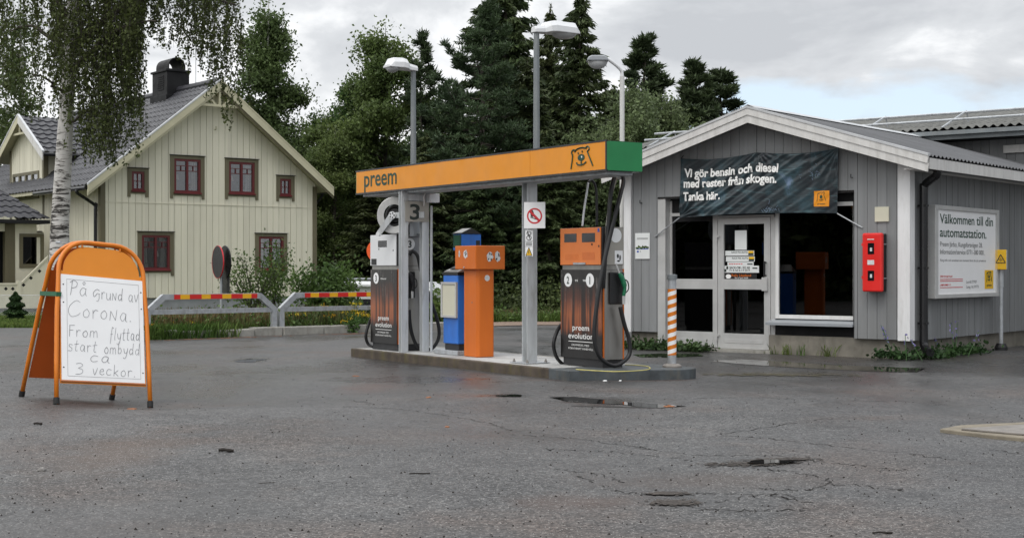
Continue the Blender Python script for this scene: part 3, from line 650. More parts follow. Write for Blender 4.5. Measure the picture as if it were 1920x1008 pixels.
    quad = lambda k, pl, u0, u1, v0, v1: k.add([pl(u0, v0), pl(u1, v0), pl(u1, v1), pl(u0, v1)], [(0, 1, 2, 3)])
    for y in (470, 481):
        put(1360 + (y > 475), y, 1414 + (y > 475), y + 9, M['paper'], [(M['lettering_dark'], lambda k, pl: (text_into(k, 'RACE FIX AUTO', .22, .78, .5, .88, pl, .01), quad(k, pl, .8, .98, .08, .5))), (M['yellow'], lambda k, pl: quad(k, pl, .8, .98, .5, .95))])
    put(1364, 491, 1413, 498, M['paper'], [(M['red_print'], lambda k, pl: [quad(k, pl, .06 + .09 * i, .13 + .09 * i, .4, .6) for i in range(6)]), (M['lettering_dark'], lambda k, pl: quad(k, pl, .76, .96, .3, .6))])
    put(1353, 498, 1423, 511, M['paper'], [(M['lettering_dark'], lambda k, pl: (text_into(k, 'BACK-OM - RO AB', .22, .76, .56, .9, pl, .02), text_into(k, 'Fri & Sat 6-7.9 2019', .22, .76, .22, .5, pl, .01), quad(k, pl, .03, .08, .5, .9), quad(k, pl, .13, .18, .5, .9), quad(k, pl, .08, .13, .1, .5), quad(k, pl, .83, .96, .55, .75)))])
    put(1360, 513, 1419, 523, M['black'], [(M['orange_box'], lambda k, pl: text_into(k, 'Rally Uppland', .2, .82, .5, .95, pl, .015)), (M['lettering_white'], lambda k, pl: (text_into(k, '26-27 Juli 2020', .3, .72, .08, .38, pl), k.add([pl(*p) for p in ellipse(.1, .5, .09, .42, 16)], [tuple(range(16))])))])
    # display window on the right
    W = T.part('shop_window', MB().box(2.676, 2.735, yf - .02, yf + .05, .54, 2.30).box(3.965, 4.02, yf - .02, yf + .05, .54, 2.30).box(2.735, 3.965, yf - .02, yf + .05, 2.24, 2.30).box(2.735, 3.965, yf - .02, yf + .05, .54, .60), M['white'], bevel=.004)
    T.part('pane', MB().box(2.735, 3.965, yf + .01, yf + .018, .60, 2.24), M['glass_dark'], W)
    T.part('sill', MB().hexa([(2.60, -.06, .445), (4.035, -.06, .445), (4.035, yf + .05, .47), (2.60, yf + .05, .47), (2.60, -.06, .485), (4.035, -.06, .485), (4.035, yf + .05, .535), (2.60, yf + .05, .535)]), M['lamp_grey'], W)
    T.part('wall_base', MB().box(2.61, 4.045, yf - .01, yf + .05, .29, .444), M['dark_interior'])
    T.part('jamb', MB().box(4.022, 4.046, -.0, yf + .05, .285, 2.43), M['dark_interior'])
    T.part('threshold', MB().box(.77, 2.66, -.02, yf + .06, -.02, .045), M['concrete'])
    # the dark room behind the glass
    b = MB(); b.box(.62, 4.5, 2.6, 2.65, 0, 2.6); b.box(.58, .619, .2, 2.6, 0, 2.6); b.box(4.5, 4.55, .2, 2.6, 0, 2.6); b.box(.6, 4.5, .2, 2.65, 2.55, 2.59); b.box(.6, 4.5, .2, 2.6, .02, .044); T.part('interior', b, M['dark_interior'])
    b = MB(); b.box(3.0, 4.2, 1.6, 2.2, .05, 1.0); b.box(3.3, 3.75, 1.3, 1.5, 1.01, 1.45); T.part('counter', b, M['brushed'])
    b = MB(); b.box(1.0, 1.35, 1.0, 1.02, 1.25, 2.2); b.box(1.25, 1.6, .9, 1.3, 1.02, 1.14); T.part('shelf', b, M['beige_metal'])
    for px, py in ((1203, 381), (1598, 333)):
        x, z = KF.face(px, py, -.03); T.part('wall_hook', MB().tube([(x, -.02, z), (x, -.08, z), (x - .0, -.08, z + .05)], .008, 6), M['black'])
    return T
kiosk()
def wall_plate():
    a = KF.face(1641, 388, -.03); c = KF.face(1667, 415, -.03)
    b = MB(); b.box(a[0], c[0], -.045, -.0225, c[1], a[1]); solo('cover_plate', b, M['cream_paper'], 'small blank beige plate on the grey wall above the red cabinet', 'plate', KF, (a[0], 0, c[1])).location = KF.w(a[0], 0, c[1])
    b = MB()
wall_plate()
def red_cabinet():
    a = KF.face(1617, 437, -.2); c = KF.face(1654, 547, -.2); x0, x1, z1, z0 = a[0], c[0], a[1], c[1]
    T = Thing('extinguisher_cabinet', 'red plastic fire extinguisher cabinet hung on the grey kiosk wall', 'fire cabinet', KF, ((x0 + x1) / 2, -.02, z0))
    T.part('back_box', MB().box(x0 + .01, x1 - .01, -.13, -.025, z0 + .01, z1 - .01), M['black'], bevel=.01)
    d = T.part('door', MB().box(x0, x1, -.215, -.1305, z0, z1), M['red_box'], bevel=.025, seg=3)
    w = x1 - x0; h = z1 - z0
    for k, (u0, u1, v0, v1) in enumerate(((.3, .62, .64, .83), (.3, .62, .19, .36))):
        T.part('window', MB().box(x0 + u0 * w, x0 + u1 * w, -.2185, -.2155, z0 + v0 * h, z0 + v1 * h), M['display'], d)
        T.part('dial', MB().box(x0 + .42 * w, x0 + .52 * w, -.2215, -.219, z0 + (v0 + .05) * h, z0 + (v0 + .11) * h), M['sticker'], d)
    T.part('label', MB().box(x0 + .28 * w, x0 + .62 * w, -.2175, -.2155, z0 + .46 * h, z0 + .54 * h), M['sticker'], d)
    k = MB(); k.box(x0 + .28 * w, x0 + .62 * w, -.222, -.2155, z0 + .885 * h, z0 + .90 * h); T.part('grip', k, M['white'], d)
    for v in (.78, .22): T.part('clasp', MB().box(x0 - .018, x0 + .008, -.19, -.15, z0 + v * h, z0 + (v + .05) * h), M['red_box'])
    for v in (.80, .22): T.part('strap', MB().box(x1 - .008, x1 - .004, -.128, -.03, z0 + v * h, z0 + (v + .02) * h), M['steel'])
red_cabinet()
def wall_notice():
    y = -.034; a = KF.face(1191, 437, y); c = KF.face(1218, 485, y)
    T = Thing('notice', 'white notice with a green drawing on the left of the kiosk front', 'notice', KF, (a[0], -.02, c[1]))
    T.part('sheet', MB().box(a[0], c[0], y, -.0275, c[1], a[1]), M['paper'])
    w, h = c[0] - a[0], a[1] - c[1]; pl = lambda u, v: (a[0] + u * w, y - .002, c[1] + v * h); R2 = random.Random(4)
    k = MB()
    for i in range(16):
        u = .08 + .055 * i; v = .42 + R2.uniform(-.02, .06); e = ellipse(u, v, .05, R2.uniform(.03, .06), 10); k.add([pl(*p) for p in e], [tuple(range(10))])
    T.part('picture', k, M['bush_leaf'])
    k = MB(); k.add([pl(.08, .37), pl(.92, .37), pl(.92, .40), pl(.08, .40)], [(0, 1, 2, 3)]); k.add([pl(.12, .25), pl(.25, .25), pl(.25, .32), pl(.12, .32)], [(0, 1, 2, 3)]); T.part('emblem', k, M['blue_print'])
    k = MB(); k.add([pl(.34, .26), pl(.37, .26), pl(.37, .32), pl(.34, .32)], [(0, 1, 2, 3)])
    for v in (.80, .76): k.add([pl(.12, v), pl(.88, v), pl(.88, v + .012), pl(.12, v + .012)], [(0, 1, 2, 3)])
    T.part('print', k, M['lettering_dark'])
wall_notice()

def banner():
    TL, TM, TR, BR, BL = [KF.face(px, py, -.12) for px, py in ((1275, 297), (1420, 285), (1570, 278), (1568, 400), (1272, 408))]
    def flatp(u, v):                                         # v = 0 bottom, 1 top
        top = (TL[0] + (TR[0] - TL[0]) * u, (TL[1] + (TM[1] - TL[1]) * u * 2) - .05 * math.sin(math.pi * min(1, u * 2)) if u < .5 else (TM[1] + (TR[1] - TM[1]) * (u - .5) * 2) - .045 * math.sin(math.pi * (u * 2 - 1)))
        bot = (BL[0] + (BR[0] - BL[0]) * u, BL[1] + (BR[1] - BL[1]) * u + .03 * math.sin(math.pi * u))
        return bot[0] + (top[0] - bot[0]) * v, bot[1] + (top[1] - bot[1]) * v
    def fold(u, v):
        X, Z = u * 2.75, v * .96
        d = 0
        # pulls running from the upper right grommets to the lower left corner
        s = Z * .80 - X * .52
        am = .25 + .75 * math.exp(-((s + .12) / .35) ** 2)
        d += .0085 * am * math.sin(s * 40 + 2.2 * math.sin(X * 1.7)) + .0035 * am * math.sin(s * 83 + 1.3 * X)
        r = math.hypot(X - 1.4, Z - 1.0); th = math.atan2(Z - 1.0, X - 1.4)
        d += .010 * math.exp(-r / .35) * math.sin(th * 17) * min(1, r * 6)
        r = math.hypot(X - 2.75, Z - .98); th = math.atan2(Z - .98, X - 2.75)
        d += .020 * math.exp(-r / .5) * math.sin(th * 21) * min(1, r * 5)
        r = math.hypot(X, Z - .0); th = math.atan2(Z, X + .001)
        d += .022 * math.exp(-r / .5) * math.sin(th * 19) * min(1, r * 5)
        d += -.07 * math.sin(math.pi * u) * (1 - v) * .5
        return d
    def P(u, v, off=0):
        x, z = flatp(u, v); return (x, -.085 + fold(u, v) - off, z)
    T = Thing('banner', 'wrinkled dark forest banner with white writing hung across the kiosk gable', 'banner', KF, ((TL[0] + TR[0]) / 2, -.08, BL[1]))
    b = MB(); b.grid(P, 220, 90); cl = T.part('cloth', b, banner_print(), smooth=True)
    sm = cl.modifiers.new('thickness', 'SOLIDIFY'); sm.thickness = .002; sm.offset = -1
    def letters(items, m, nm='lettering'):
        k = MB()
        for txt, px0, px1, py0, py1 in items:
            u0, u1 = (px0 - 1275) / 295, (px1 - 1275) / 295
            def toV(px, py): a = 297 - (px - 1275) * 19 / 295; c = 408 - (px - 1275) * 8 / 295; return (c - py) / (c - a)
            v0 = toV(px0, py0); v1 = toV(px0, py1); v0b = toV(px1, py0 - (px1 - px0) * .062)
            text_into(k, txt, u0, u1, v0, v1, lambda u, v: (u, v, 0), .035)
        bm = bmesh.new(); vs = [bm.verts.new(p) for p in k.v]
        for f in k.f:
            try: bm.faces.new([vs[i] for i in f])
            except ValueError: pass
        bmesh.ops.triangulate(bm, faces=bm.faces)
        bmesh.ops.subdivide_edges(bm, edges=[e for e in bm.edges if e.calc_length() > .008], cuts=3, use_grid_fill=True)
        bm.verts.index_update(); o = MB(); o.add([P(v.co.x, v.co.y, .013) for v in bm.verts], [tuple(v.index for v in f.verts) for f in bm.faces]); bm.free()
        return T.part(nm, o, m)
    for it in (('Vi gör bensin och diesel', 1283, 1464, 331, 315), ('med rester från skogen.', 1282, 1462, 351, 335), ('Tanka här.', 1282, 1355, 376, 360)): letters([it], M['lettering_white'])
    # small square badge at the lower right
    q0, q1 = .862, .952; b = MB(); b.grid(lambda u, v: P(q0 + (q1 - q0) * u, .11 + .25 * v, .005), 8, 8); bd = T.part('badge', b, M['orange_sign'])
    k = MB(); bear_emblem(k, lambda u, v: P(q0 + (q1 - q0) * u, .11 + .25 * v, .008), .0035, .2, .8, .3, .92); text_into(k, 'preem', .25, .75, .12, .22, lambda u, v: P(q0 + (q1 - q0) * u, .11 + .25 * v, .0075), .02); T.part('emblem', k, M['dark_green'], bd)
    # pale branches and a figure's light highlights printed at right
    k = MB(); q = random.Random(9)
    for _ in range(46):
        u, v = (q.gauss(.60, .03), q.gauss(.06, .05)) if _ < 26 else (q.gauss(.86, .04), q.gauss(.66, .05))
        a = q.uniform(0, 6.28); l = q.uniform(.01, .035); v = max(.02, min(.95, v)); u2, v2 = u + l * math.cos(a) * .5, max(.015, min(.97, v + l * 2 * math.sin(a)))
        k.tube([P(u, v, .004), P((u + u2) / 2, (v + v2) / 2, .005), P(u2, v2, .004)], .003, 4)
    T.part('printed_twigs', k, mat('pale_blue_print', (.16, .22, .30), .5))
    k = MB()
    for (p, c) in (((1255, 415), (1228, 444)), ((1568, 400), (1617, 427))):
        a, e = KF.face(*p, -.10), KF.face(*c, -.03)
        s = BL if p[0] < 1400 else BR
        k = MB(); k.tube([(s[0], -.09, s[1]), (e[0], -.03, e[1])], .010, 6); T.part('tie_strap', k, M['steel'])
    for s in (TL, TR): k = MB(); k.tube([(s[0], -.085, s[1]), (s[0], -.02, s[1] + .05)], .006, 5); T.part('cord', k, M['black'])
banner()

def info_board():
    x = KW + .10; y0, y1, z0, z1 = .60, 3.20, .865, 2.24
    T = Thing('info_board', 'white welcome board in a deep grey frame on the kiosk side wall', 'sign', KF, (KW + .03, (y0 + y1) / 2, z0))
    b = MB(); t, d = .10, .13
    b.box(KW + .03, KW + .03 + d, y0, y0 + t * 1.2, z0, z1); b.box(KW + .03, KW + .03 + d, y1 - t, y1, z0, z1); b.box(KW + .03, KW + .03 + d, y0 + t * 1.2, y1 - t, z0, z0 + .06); b.box(KW + .03, KW + .03 + d, y0 + t * 1.2, y1 - t, z1 - .06, z1)
    T.part('frame', b, M['alu'], bevel=.004)
    T.part('panel', MB().box(KW + .03, KW + .135, y0 + t, y1 - t, z0 + .05, z1 - .05), M['white_board'])
    X = KW + .1375; a, c = y0 + t * 1.2, y1 - t; w = c - a; h = z1 - z0 - .12; zb = z0 + .06
    pl = lambda u, v: (X, a + u * w, zb + v * h)
    gp = mat('grey_print', (.12, .12, .12), .6)
    for txt, u0, u1, v0, v1, bo, m, nm in (('Välkommen till din', .045, .95, .84, .955, .012, M['dark_green'], 'heading'), ('automatstation.', .045, .83, .68, .795, .012, M['dark_green'], 'heading'),
            ('Preem Järbo, Kungsforsvägen 28.', .05, .76, .565, .625, 0, gp, 'lettering'), ('Information/service 0771-380 000.', .05, .79, .475, .535, 0, gp, 'lettering'), ('Ring info och ansökan om kontant finns du på preem.se', .05, .82, .39, .418, 0, gp, 'lettering'),
            ('Lat 60.77707', .48, .66, .125, .16, 0, gp, 'lettering'), ('Long 16.59773', .48, .69, .065, .10, 0, gp, 'lettering'), ('ÖPPET DYGNET RUNT', .05, .25, .198, .222, .01, M['red_print'], 'lettering'), ('LARMNUMMER 112', .05, .22, .10, .122, .01, M['red_print'], 'lettering')):
        k = MB(); text_into(k, txt, u0, u1, v0, v1, pl, bo); T.part(nm, k, m)
    k = MB()
    for v in (.172, .15, .075): k.add([pl(.05, v), pl(.42, v), pl(.42, v + .008), pl(.05, v + .008)], [(0, 1, 2, 3)])
    T.part('fine_print', k, M['red_print'])
    bd = T.part('badge', MB().box(KW + .1355, KW + .139, a + .80 * w, a + .955 * w, zb + .05 * h, zb + .285 * h), M['yellow'], bevel=.003)
    pl2 = lambda u, v: (X + .004, a + (.80 + .155 * u) * w, zb + (.05 + .235 * v) * h)
    k = MB(); bear_emblem(k, pl2, .006, .2, .8, .36, .92); text_into(k, 'preem', .22, .78, .14, .26, pl2, .02); T.part('emblem', k, M['dark_green'], bd)
info_board()

def yellow_box():
    X, Y = gnd(1877, 656); fr = Fr(X, Y, .93, -.37)
    s = Y / F; z1 = H + (504 - 468) * s; z0 = H + (504 - 505) * s
    T = Thing('earthing_box', 'yellow box with a black warning triangle on a steel post beside the kiosk', 'utility box', fr, (0, 0, 0))
    T.part('post', MB().lathe([(.032, .0), (.032, z0)], 14).lathe([(.04, z0 - .28), (.04, z0 + .001)], 14), M['steel'], smooth=False)
    T.part('base', MB().lathe([(.10, 0), (.10, .05), (.07, .11)], 16), M['black'])
    b = T.part('box', MB().box(-.085, .085, -.10, .10, z0, z1), M['yellow'], bevel=.008)
    T.part('side_plate', MB().box(.0855, .093, -.09, .10, z0 + .005, z1 - .005), M['steel'], b)
    k = MB(); c = (z0 + z1) / 2 + .005; r = .075
    tri = [(0, c + r), (-r * .95, c - r * .75), (r * .95, c - r * .75), (0, c + r)]
    for i in range(3): stroke(k, [tri[i], tri[i + 1]], lambda x, z: (x, -.1015, z), .008, False)
    for w_, z_ in ((.035, .0), (.022, -.015), (.01, -.03)): stroke(k, [(-w_, c + z_), (w_, c + z_)], lambda x, z: (x, -.1015, z), .004, False)
    stroke(k, [(0, c + .03), (0, c)], lambda x, z: (x, -.1015, z), .004, False)
    T.part('warning_triangle', k, M['lettering_dark'], b)
yellow_box()

# the long building behind the kiosk
def depot():
    T = Thing('depot_building', 'long grey building with an old corrugated roof behind the kiosk', 'building', KF, (2, 6.6, 0))
    x0, x1 = -4.2, 16; ye, yr, ze, zr = 5.95, 9.3, 3.88, 4.52
    q = random.Random(5); b = MB(); boards(b, x0 + .3, x1 - .3, .16, .006, 6.58, 6.62, .0, lambda x: 3.78, (), q); b.box(x0 + .3, x1 - .3, 6.62, 12.3, 0, 3.78)
    b.prism([(6.62, 3.78), (12.3, 3.78), (9.3, 4.4)], x0 + .32, x1 - .32, 'x')
    T.part('wall', b, M['kiosk_clad'])
    b = MB(); n = 130 * 6
    b.grid(lambda u, v: (x0 + (x1 - x0) * u, ye + (yr - ye) * v, ze + (zr - ze) * v + .025 * math.sin(u * 2 * math.pi * 130)), n, 4); T.part('roof', b, M['corr_old'])
    b = MB(); b.grid(lambda u, v: (x0 + (x1 - x0) * u, yr + 3.3 * v, zr - .64 * v), 4, 2); T.part('roof', b, M['corr_old'])
    b = MB(); b.box(x0, x1, ye + .05, ye + .08, ze - .20, ze - .035); T.part('fascia', b, M['pole_grey'])
    b = MB(); b.box(x0, x1, ye - .06, ye + .045, ze - .12, ze - .045); T.part('gutter', b, M['pole_grey'])
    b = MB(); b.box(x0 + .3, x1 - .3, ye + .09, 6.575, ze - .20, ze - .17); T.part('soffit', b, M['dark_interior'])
    b = MB(); b.box(3.9, x1 - .31, 6.50, 6.575, 3.42, 3.56); T.part('beam', b, M['kiosk_trim'])
    k = MB()
    for i in range(12):                                      # snow rails on brackets
        x = x0 + .6 + i * 1.62; zz = lambda y: ze + (zr - ze) * (y - ye) / (yr - ye)
        k.tube([(x, 6.15, zz(6.15)), (x + .18, 6.9, zz(6.9) + .22), (x + .2, 6.95, zz(6.9))], .02, 5)
    for y, dz in ((6.45, .11), (6.85, .20)):
        z = ze + (zr - ze) * (y - ye) / (yr - ye) + dz; k.tube([(x0 + .3, y, z), (x1 - .3, y, z)], .024, 6)
    T.part('snow_rail', k, M['steel'])
depot()

# ------------------------------------------------------------------ pump island and the things on it
IZ = .12
def island():
    T = Thing('pump_island', 'low concrete pump island with a mossy kerb and a dark painted end', 'island', CF, (-2.7, .6, 0))
    out = [(-.42, .0), (-.42, 1.42), (-5.55, 1.36), (-5.66, 1.25), (-5.66, .08), (-5.55, .0)]
    b = MB(); b.prism([(-.45, .09), (-.45, 1.33), (-5.57, 1.27), (-5.57, .09)], -.02, IZ - .004, 'z'); T.part('slab', b, mat('pale_worn_concrete', (.40, .40, .39), .7, var=.25, scale=3, bump=.3, dirt=(.16, .15, .12), dirt_amt=.6))
    b = MB(); b.prism([(-.45, .0), (-.45, .0895), (-5.66, .0895), (-5.66, 0)], -.02, IZ, 'z'); T.part('kerb', b, mat('mossy_kerb', (.075, .058, .043), .85, var=.45, scale=5, bump=.5, dirt=(.10, .09, .022), dirt_amt=.7), bevel=.012)
    b = MB(); b.prism([(-5.66, .0895), (-5.66, 1.28), (-5.5705, 1.2705), (-5.5705, .0895)], -.02, IZ, 'z'); b.prism([(-5.57, 1.2705), (-5.57, 1.36), (-.45, 1.42), (-.45, 1.3305)], -.02, IZ, 'z'); T.part('kerb', b, M['concrete'], bevel=.012)
    e = [(-.45, -.004), (-.02, -.004)] + [(.0 + .06 * i, .02 + .135 * i) for i in range(1, 9)] + [(.52, 1.22), (.53, 1.34), (.44, 1.52), (.2, 1.6), (-.449, 1.52)]
    b = MB(); b.prism(e, -.02, IZ + .003, 'z'); T.part('end_block', b, M['concrete_dark'], bevel=.012)
    # yellow hose lying on the end block
    pts = [CF.face(px, py, 0) for px, py in ()]
    P = []
    for px, py in ((1080, 692), (1110, 694), (1150, 696), (1185, 695), (1210, 693), (1219, 690), (1212, 686), (1190, 684), (1172, 683)):
        X, Y = gnd(px, py, IZ + .012); P.append((X, Y, IZ + .012))
    mb = MB(); mb.tube(smooth_path(P, 6), .005, 6); solo('yellow_tube', mb, M['yellow_line'], 'thin yellow tube lying in a curve on the dark end of the island', 'tube')
island()

SN0, SN1, SX0, SX1, SZ0, SZ1 = .10, .62, -5.69, .56, 2.412, 2.755
def canopy_sign():
    T = Thing('fascia_sign', 'long orange and green sign beam with bear emblem carried on grey posts over the pumps', 'sign', CF, (-1.45, .4, IZ))
    T.part('beam', MB().box(SX0 + .01, SX1 - .012, SN0 + .012, SN1 - .012, SZ0, SZ1), M['gutter'])
    f = T.part('front_panel', MB().box(SX0 + .02, -1.0, SN0, SN0 + .0115, SZ0 + .018, SZ1 - .012).box(-.994, SX1 - .02, SN0, SN0 + .0115, SZ0 + .018, SZ1 - .012), M['orange_sign'])
    T.part('rear_panel', MB().box(SX0 + .02, SX1 - .02, SN1 - .0115, SN1, SZ0 + .018, SZ1 - .012), M['orange_sign'])
    T.part('end_panel', MB().box(SX1 - .0118, SX1, SN0 + .006, SN1 - .006, SZ0 + .006, SZ1 - .006), M['green'])
    T.part('end_panel', MB().box(SX0 - .002, SX0 + .0098, SN0 + .006, SN1 - .006, SZ0 + .006, SZ1 - .006), M['green'])
    T.part('trim', MB().box(SX0, SX1, SN0 - .004, SN0 + .02, SZ1 - .0115, SZ1 + .008).box(SX0, SX1, SN0 - .004, SN0 + .02, SZ0 - .006, SZ0 + .017).box(SX1 - .019, SX1 + .002, SN0 - .004, SN0 + .005, SZ0 + .0175, SZ1 - .012), M['gutter'])
    a = CF.face(683, 355, SN0); c = CF.face(744, 323, SN0); k = MB()
    pl = lambda x, z: (x, SN0 - .003, z)
    text_into(k, 'preem', a[0], c[0], SZ0 + .10, SZ0 + .345, pl, .012, cap=.72); T.part('lettering', k, M['dark_green'], f)
    a = CF.face(1071, 320, SN0); c = CF.face(1112, 280, SN0); k = MB(); bear_emblem(k, pl, .010, a[0], c[0], SZ0 + .055, SZ1 - .045); T.part('emblem', k, M['dark_green'], f)
    k = MB(); e = ellipse((a[0] + c[0]) / 2 + .0, SZ0 + .185, .012, .014, 10); k.add([(x, SN0 - .006, z) for x, z in e], [tuple(range(10))]); T.part('emblem_highlight', k, M['white'], f)
    # posts: a pair behind pump number three, one H-section near the middle
    for n in (.16, .50): T.part('post', MB().box(-4.36, -4.345, n - .055, n + .055, IZ, SZ0).box(-4.345, -4.295, n - .006, n + .006, IZ, SZ0).box(-4.295, -4.28, n - .055, n + .055, IZ, SZ0), M['column_paint'])
    T.part('cross_plate', MB().box(-4.279, -4.272, .14, .48, 2.27, 2.36), M['column_paint'])
    T.part('conduit', MB().tube([(-4.25, .575, IZ), (-4.25, .575, 2.2)], .018, 8), M['column_paint'])
    p = T.part('post', MB().box(-1.51, -1.50, .32, .47, IZ + .012, SZ0).box(-1.50, -1.40, .388, .400, IZ + .012, SZ0).box(-1.40, -1.39, .32, .47, IZ + .012, SZ0), M['column_paint'])
    T.part('base_plate', MB().box(-1.64, -1.26, .22, .58, IZ + .001, IZ + .0115), M['steel'], p)
    for x in (-1.6, -1.3):
        for n in (.26, .54): T.part('bolt', MB().lathe([(.018, IZ + .012), (.018, IZ + .03), (.009, IZ + .0305), (.009, IZ + .05)], 6, (x, n)), M['rust'], p)
    T.part('cable_box', MB().box(-1.43, -1.405, .34, .37, 2.16, 2.40), M['lamp_grey'])
    T.part('underside', MB().box(SX0 + .1, SX1 - .1, SN0 + .07, SN1 - .07, SZ0 - .035, SZ0 - .001), M['steel'])
canopy_sign()

def junction_box():
    a = CF.side(785, 357, -4.2); c = CF.side(805, 383, -4.2)
    T = Thing('junction_box', 'pale grey electrical box under the left end of the sign beam', 'electrical box', CF, (-4.24, .6, 2.28))
    T.part('box', MB().box(-4.27, -4.16, .50, .66, 2.245, SZ0 - .04), M['white_panel'], bevel=.006)
    T.part('cable', MB().tube(smooth_path([(-4.2, .45, 2.37), (-4.2, .42, 2.32), (-4.22, .44, 2.25), (-4.25, .45, 2.2)], 5), .010, 6), M['white'])
junction_box()
def number_plate():
    T = Thing('number_plate', 'grey plate with a black 3 between the two posts by the hose reel', 'sign', CF, (-4.27, .33, 1.98))
    T.part('plate', MB().box(-4.279, -4.27, .165, .545, 1.97, 2.26), M['beige_metal'])
    k = MB(); text_into(k, '3', .235, .40, 2.005, 2.225, lambda u, z: (-4.268, u, z), .02); T.part('numeral', k, M['lettering_dark'])
number_plate()

def round_face(T, nm, c, r, place, m, parent=None, n=28, depth=None):
    k = MB(); e = ellipse(c[0], c[1], r, r, n); k.add([place(*p) for p in e], [tuple(range(n))]); return T.part(nm, k, m, parent)
def pump(name, label, x0, x1, n0, n1, spec):
    """x0..x1 along the island, n0..n1 across it; the printed face looks to the lane, the nozzle side to the end"""
    b0 = IZ + (.0035 if x1 > -.45 else 0)
    T = Thing(name, label, 'fuel pump', CF, ((x0 + x1) / 2, (n0 + n1) / 2, b0))
    L, Wd = x1 - x0, n1 - n0; zc0, zc1, zh0, zh1 = .215, 1.292, 1.345, 1.80
    T.part('plinth', MB().box(x0 + .03, x1 - .02, n0 + .02, n1 - .02, b0, zc0), M['plinth'])
    T.part('cabinet', MB().box(x0, x1 - .012, n0 + .008, n1 - .008, zc0, zc1), M['black'], bevel=.006)
    T.part('waist', MB().box(x0 + .01, x1 - .02, n0 + .02, n1 - .02, zc1, zh0), M['brushed'])
    fp = T.part('front_panel', MB().box(x0 + .004, x1 - .004, n0 - .004, n0 + .0075, zc0 + .005, zc1), forest_print('forest_sunset_print', .08, 1.18))
    T.part('side_panel', MB().box(x1 - .0118, x1 - .002, n0 + .035, n1 - .03, zc0 + .004, zc1 - .004), M['brushed'])
    for n in (n0 + .012, n1 - .028): T.part('edge_trim', MB().box(x1 - .0118, x1 + .003, n, n + .017, zc0 + .003, zh1 - .5), M['orange_box'])
    h = T.part('display_head', MB().box(x0, x1 - .012, n0 + .01, n1 - .008, zh0, zh1), M['plinth'], bevel=.006)
    T.part('head_door', MB().box(x0 - .004, x1 - .03, n0 - .006, n0 + .0095, zh0 + .004, zh1 - .003), spec['head'], h, bevel=.004)
    T.part('head_side', MB().box(x1 - .0118, x1 - .001, n0 + .05, n1 - .02, zh0 + .004, zh1 - .004), spec['side'], h)
    front = lambda x, z: (x, n0 - .0062, z); frontH = lambda x, z: (x, n0 - .0085, z); sd = lambda u, z: (x1 + .0015, u, z)
    for u0, u1, v0, v1 in spec['displays']:
        T.part('display', MB().box(x0 + u0 * L, x0 + u1 * L, n0 - .0085, n0 - .0065, zh0 + v0 * (zh1 - zh0), zh0 + v1 * (zh1 - zh0)), M['display'], h)
    for u, v in spec['locks']: round_face(T, 'lock', (x0 + u * L, zh0 + v * (zh1 - zh0)), .014, frontH, M['black'], h, 12)
    # round number discs (ellipses only by the angle)
    for txt, u in spec['numbers']:
        cx = x0 + u * L; cz = 1.165; d = round_face(T, 'number_disc', (cx, cz), .083, front, M['white_board'], fp)
        k = MB(); hw = .009 if txt == '1' else .024; text_into(k, txt, cx - hw, cx + hw, cz - .045, cz + .045, lambda x, z: (x, n0 - .0085, z), .02); k.build('numeral', M['lettering_dark'], fp, T.b)
    for txt, u0, u1 in spec['small']: k = MB(); text_into(k, txt, x0 + u0 * L, x0 + u1 * L, 1.148, 1.172, front, .01); T.part('lettering', k, M['lettering_white'], fp)
    for txt, u0, u1, z0_, z1_, bo in (('preem', .30, .70, .555, .625, .008), ('evolution', .20, .80, .455, .525, .008), ('DRIVMEDEL MED', .28, .70, .365, .388, 0), ('FÖRNYBART INNEHÅLL', .20, .80, .322, .345, 0)):
        k = MB(); text_into(k, txt, x0 + u0 * L, x0 + u1 * L, z0_, z1_, front, bo); T.part('lettering', k, M['lettering_white'], fp)
    k = MB(); k.add([front(x0 + .20 * L, .415), front(x0 + .80 * L, .415), front(x0 + .80 * L, .422), front(x0 + .20 * L, .422)], [(0, 1, 2, 3)]); T.part('printed_line', k, M['lettering_white'], fp)
    # side: number disc, nozzle recess
    u = n0 + spec['disc_side'][0] * Wd; z = spec['disc_side'][1]; d = round_face(T, 'number_disc', (u, z), .085, sd, M['white_board'], h)
    if spec.get('num_side'):
        k = MB(); text_into(k, spec['num_side'], u - .03, u + .03, z - .05, z + .05, lambda a, b: (x1 + .0035, a, b), .02); k.build('numeral', M['lettering_dark'], h, T.b)
    r0, r1 = n0 + spec['recess'][0] * Wd, n0 + spec['recess'][1] * Wd
    T.part('nozzle_holder', MB().box(x1 - .001, x1 + .028, r0, r1, .88, 1.262), M['black'], bevel=.012)
    return T, (x1, r0, r1)
def nozzle(T, x, u, z, m, top):
    k = MB(); P = [(x + .07, u, z), (x + .075, u + .012, z + .10), (x + .06, u - .01, z + .20), (x + .05, u - .05, z + .27)]
    k.tube(smooth_path(P, 4), [.020] * 5 + [.030] * 6 + [.022] * 2, 8)
    o = T.part('nozzle', k, m, smooth=True)
    T.part('spout', MB().tube([(x + .05, u - .05, z + .27), (x + .035, u - .085, z + .37)], .011, 6), M['alu'], o)
    T.part('swivel', MB().tube([(x + .07, u, z - .10), (x + .07, u, z + .005)], .019, 8), top, o)
    T.part('trigger_guard', MB().tube(smooth_path([(x + .07, u + .02, z + .03), (x + .075, u + .07, z + .08), (x + .07, u + .06, z + .17), (x + .065, u, z + .2)], 4), .008, 5), M['black'], o)

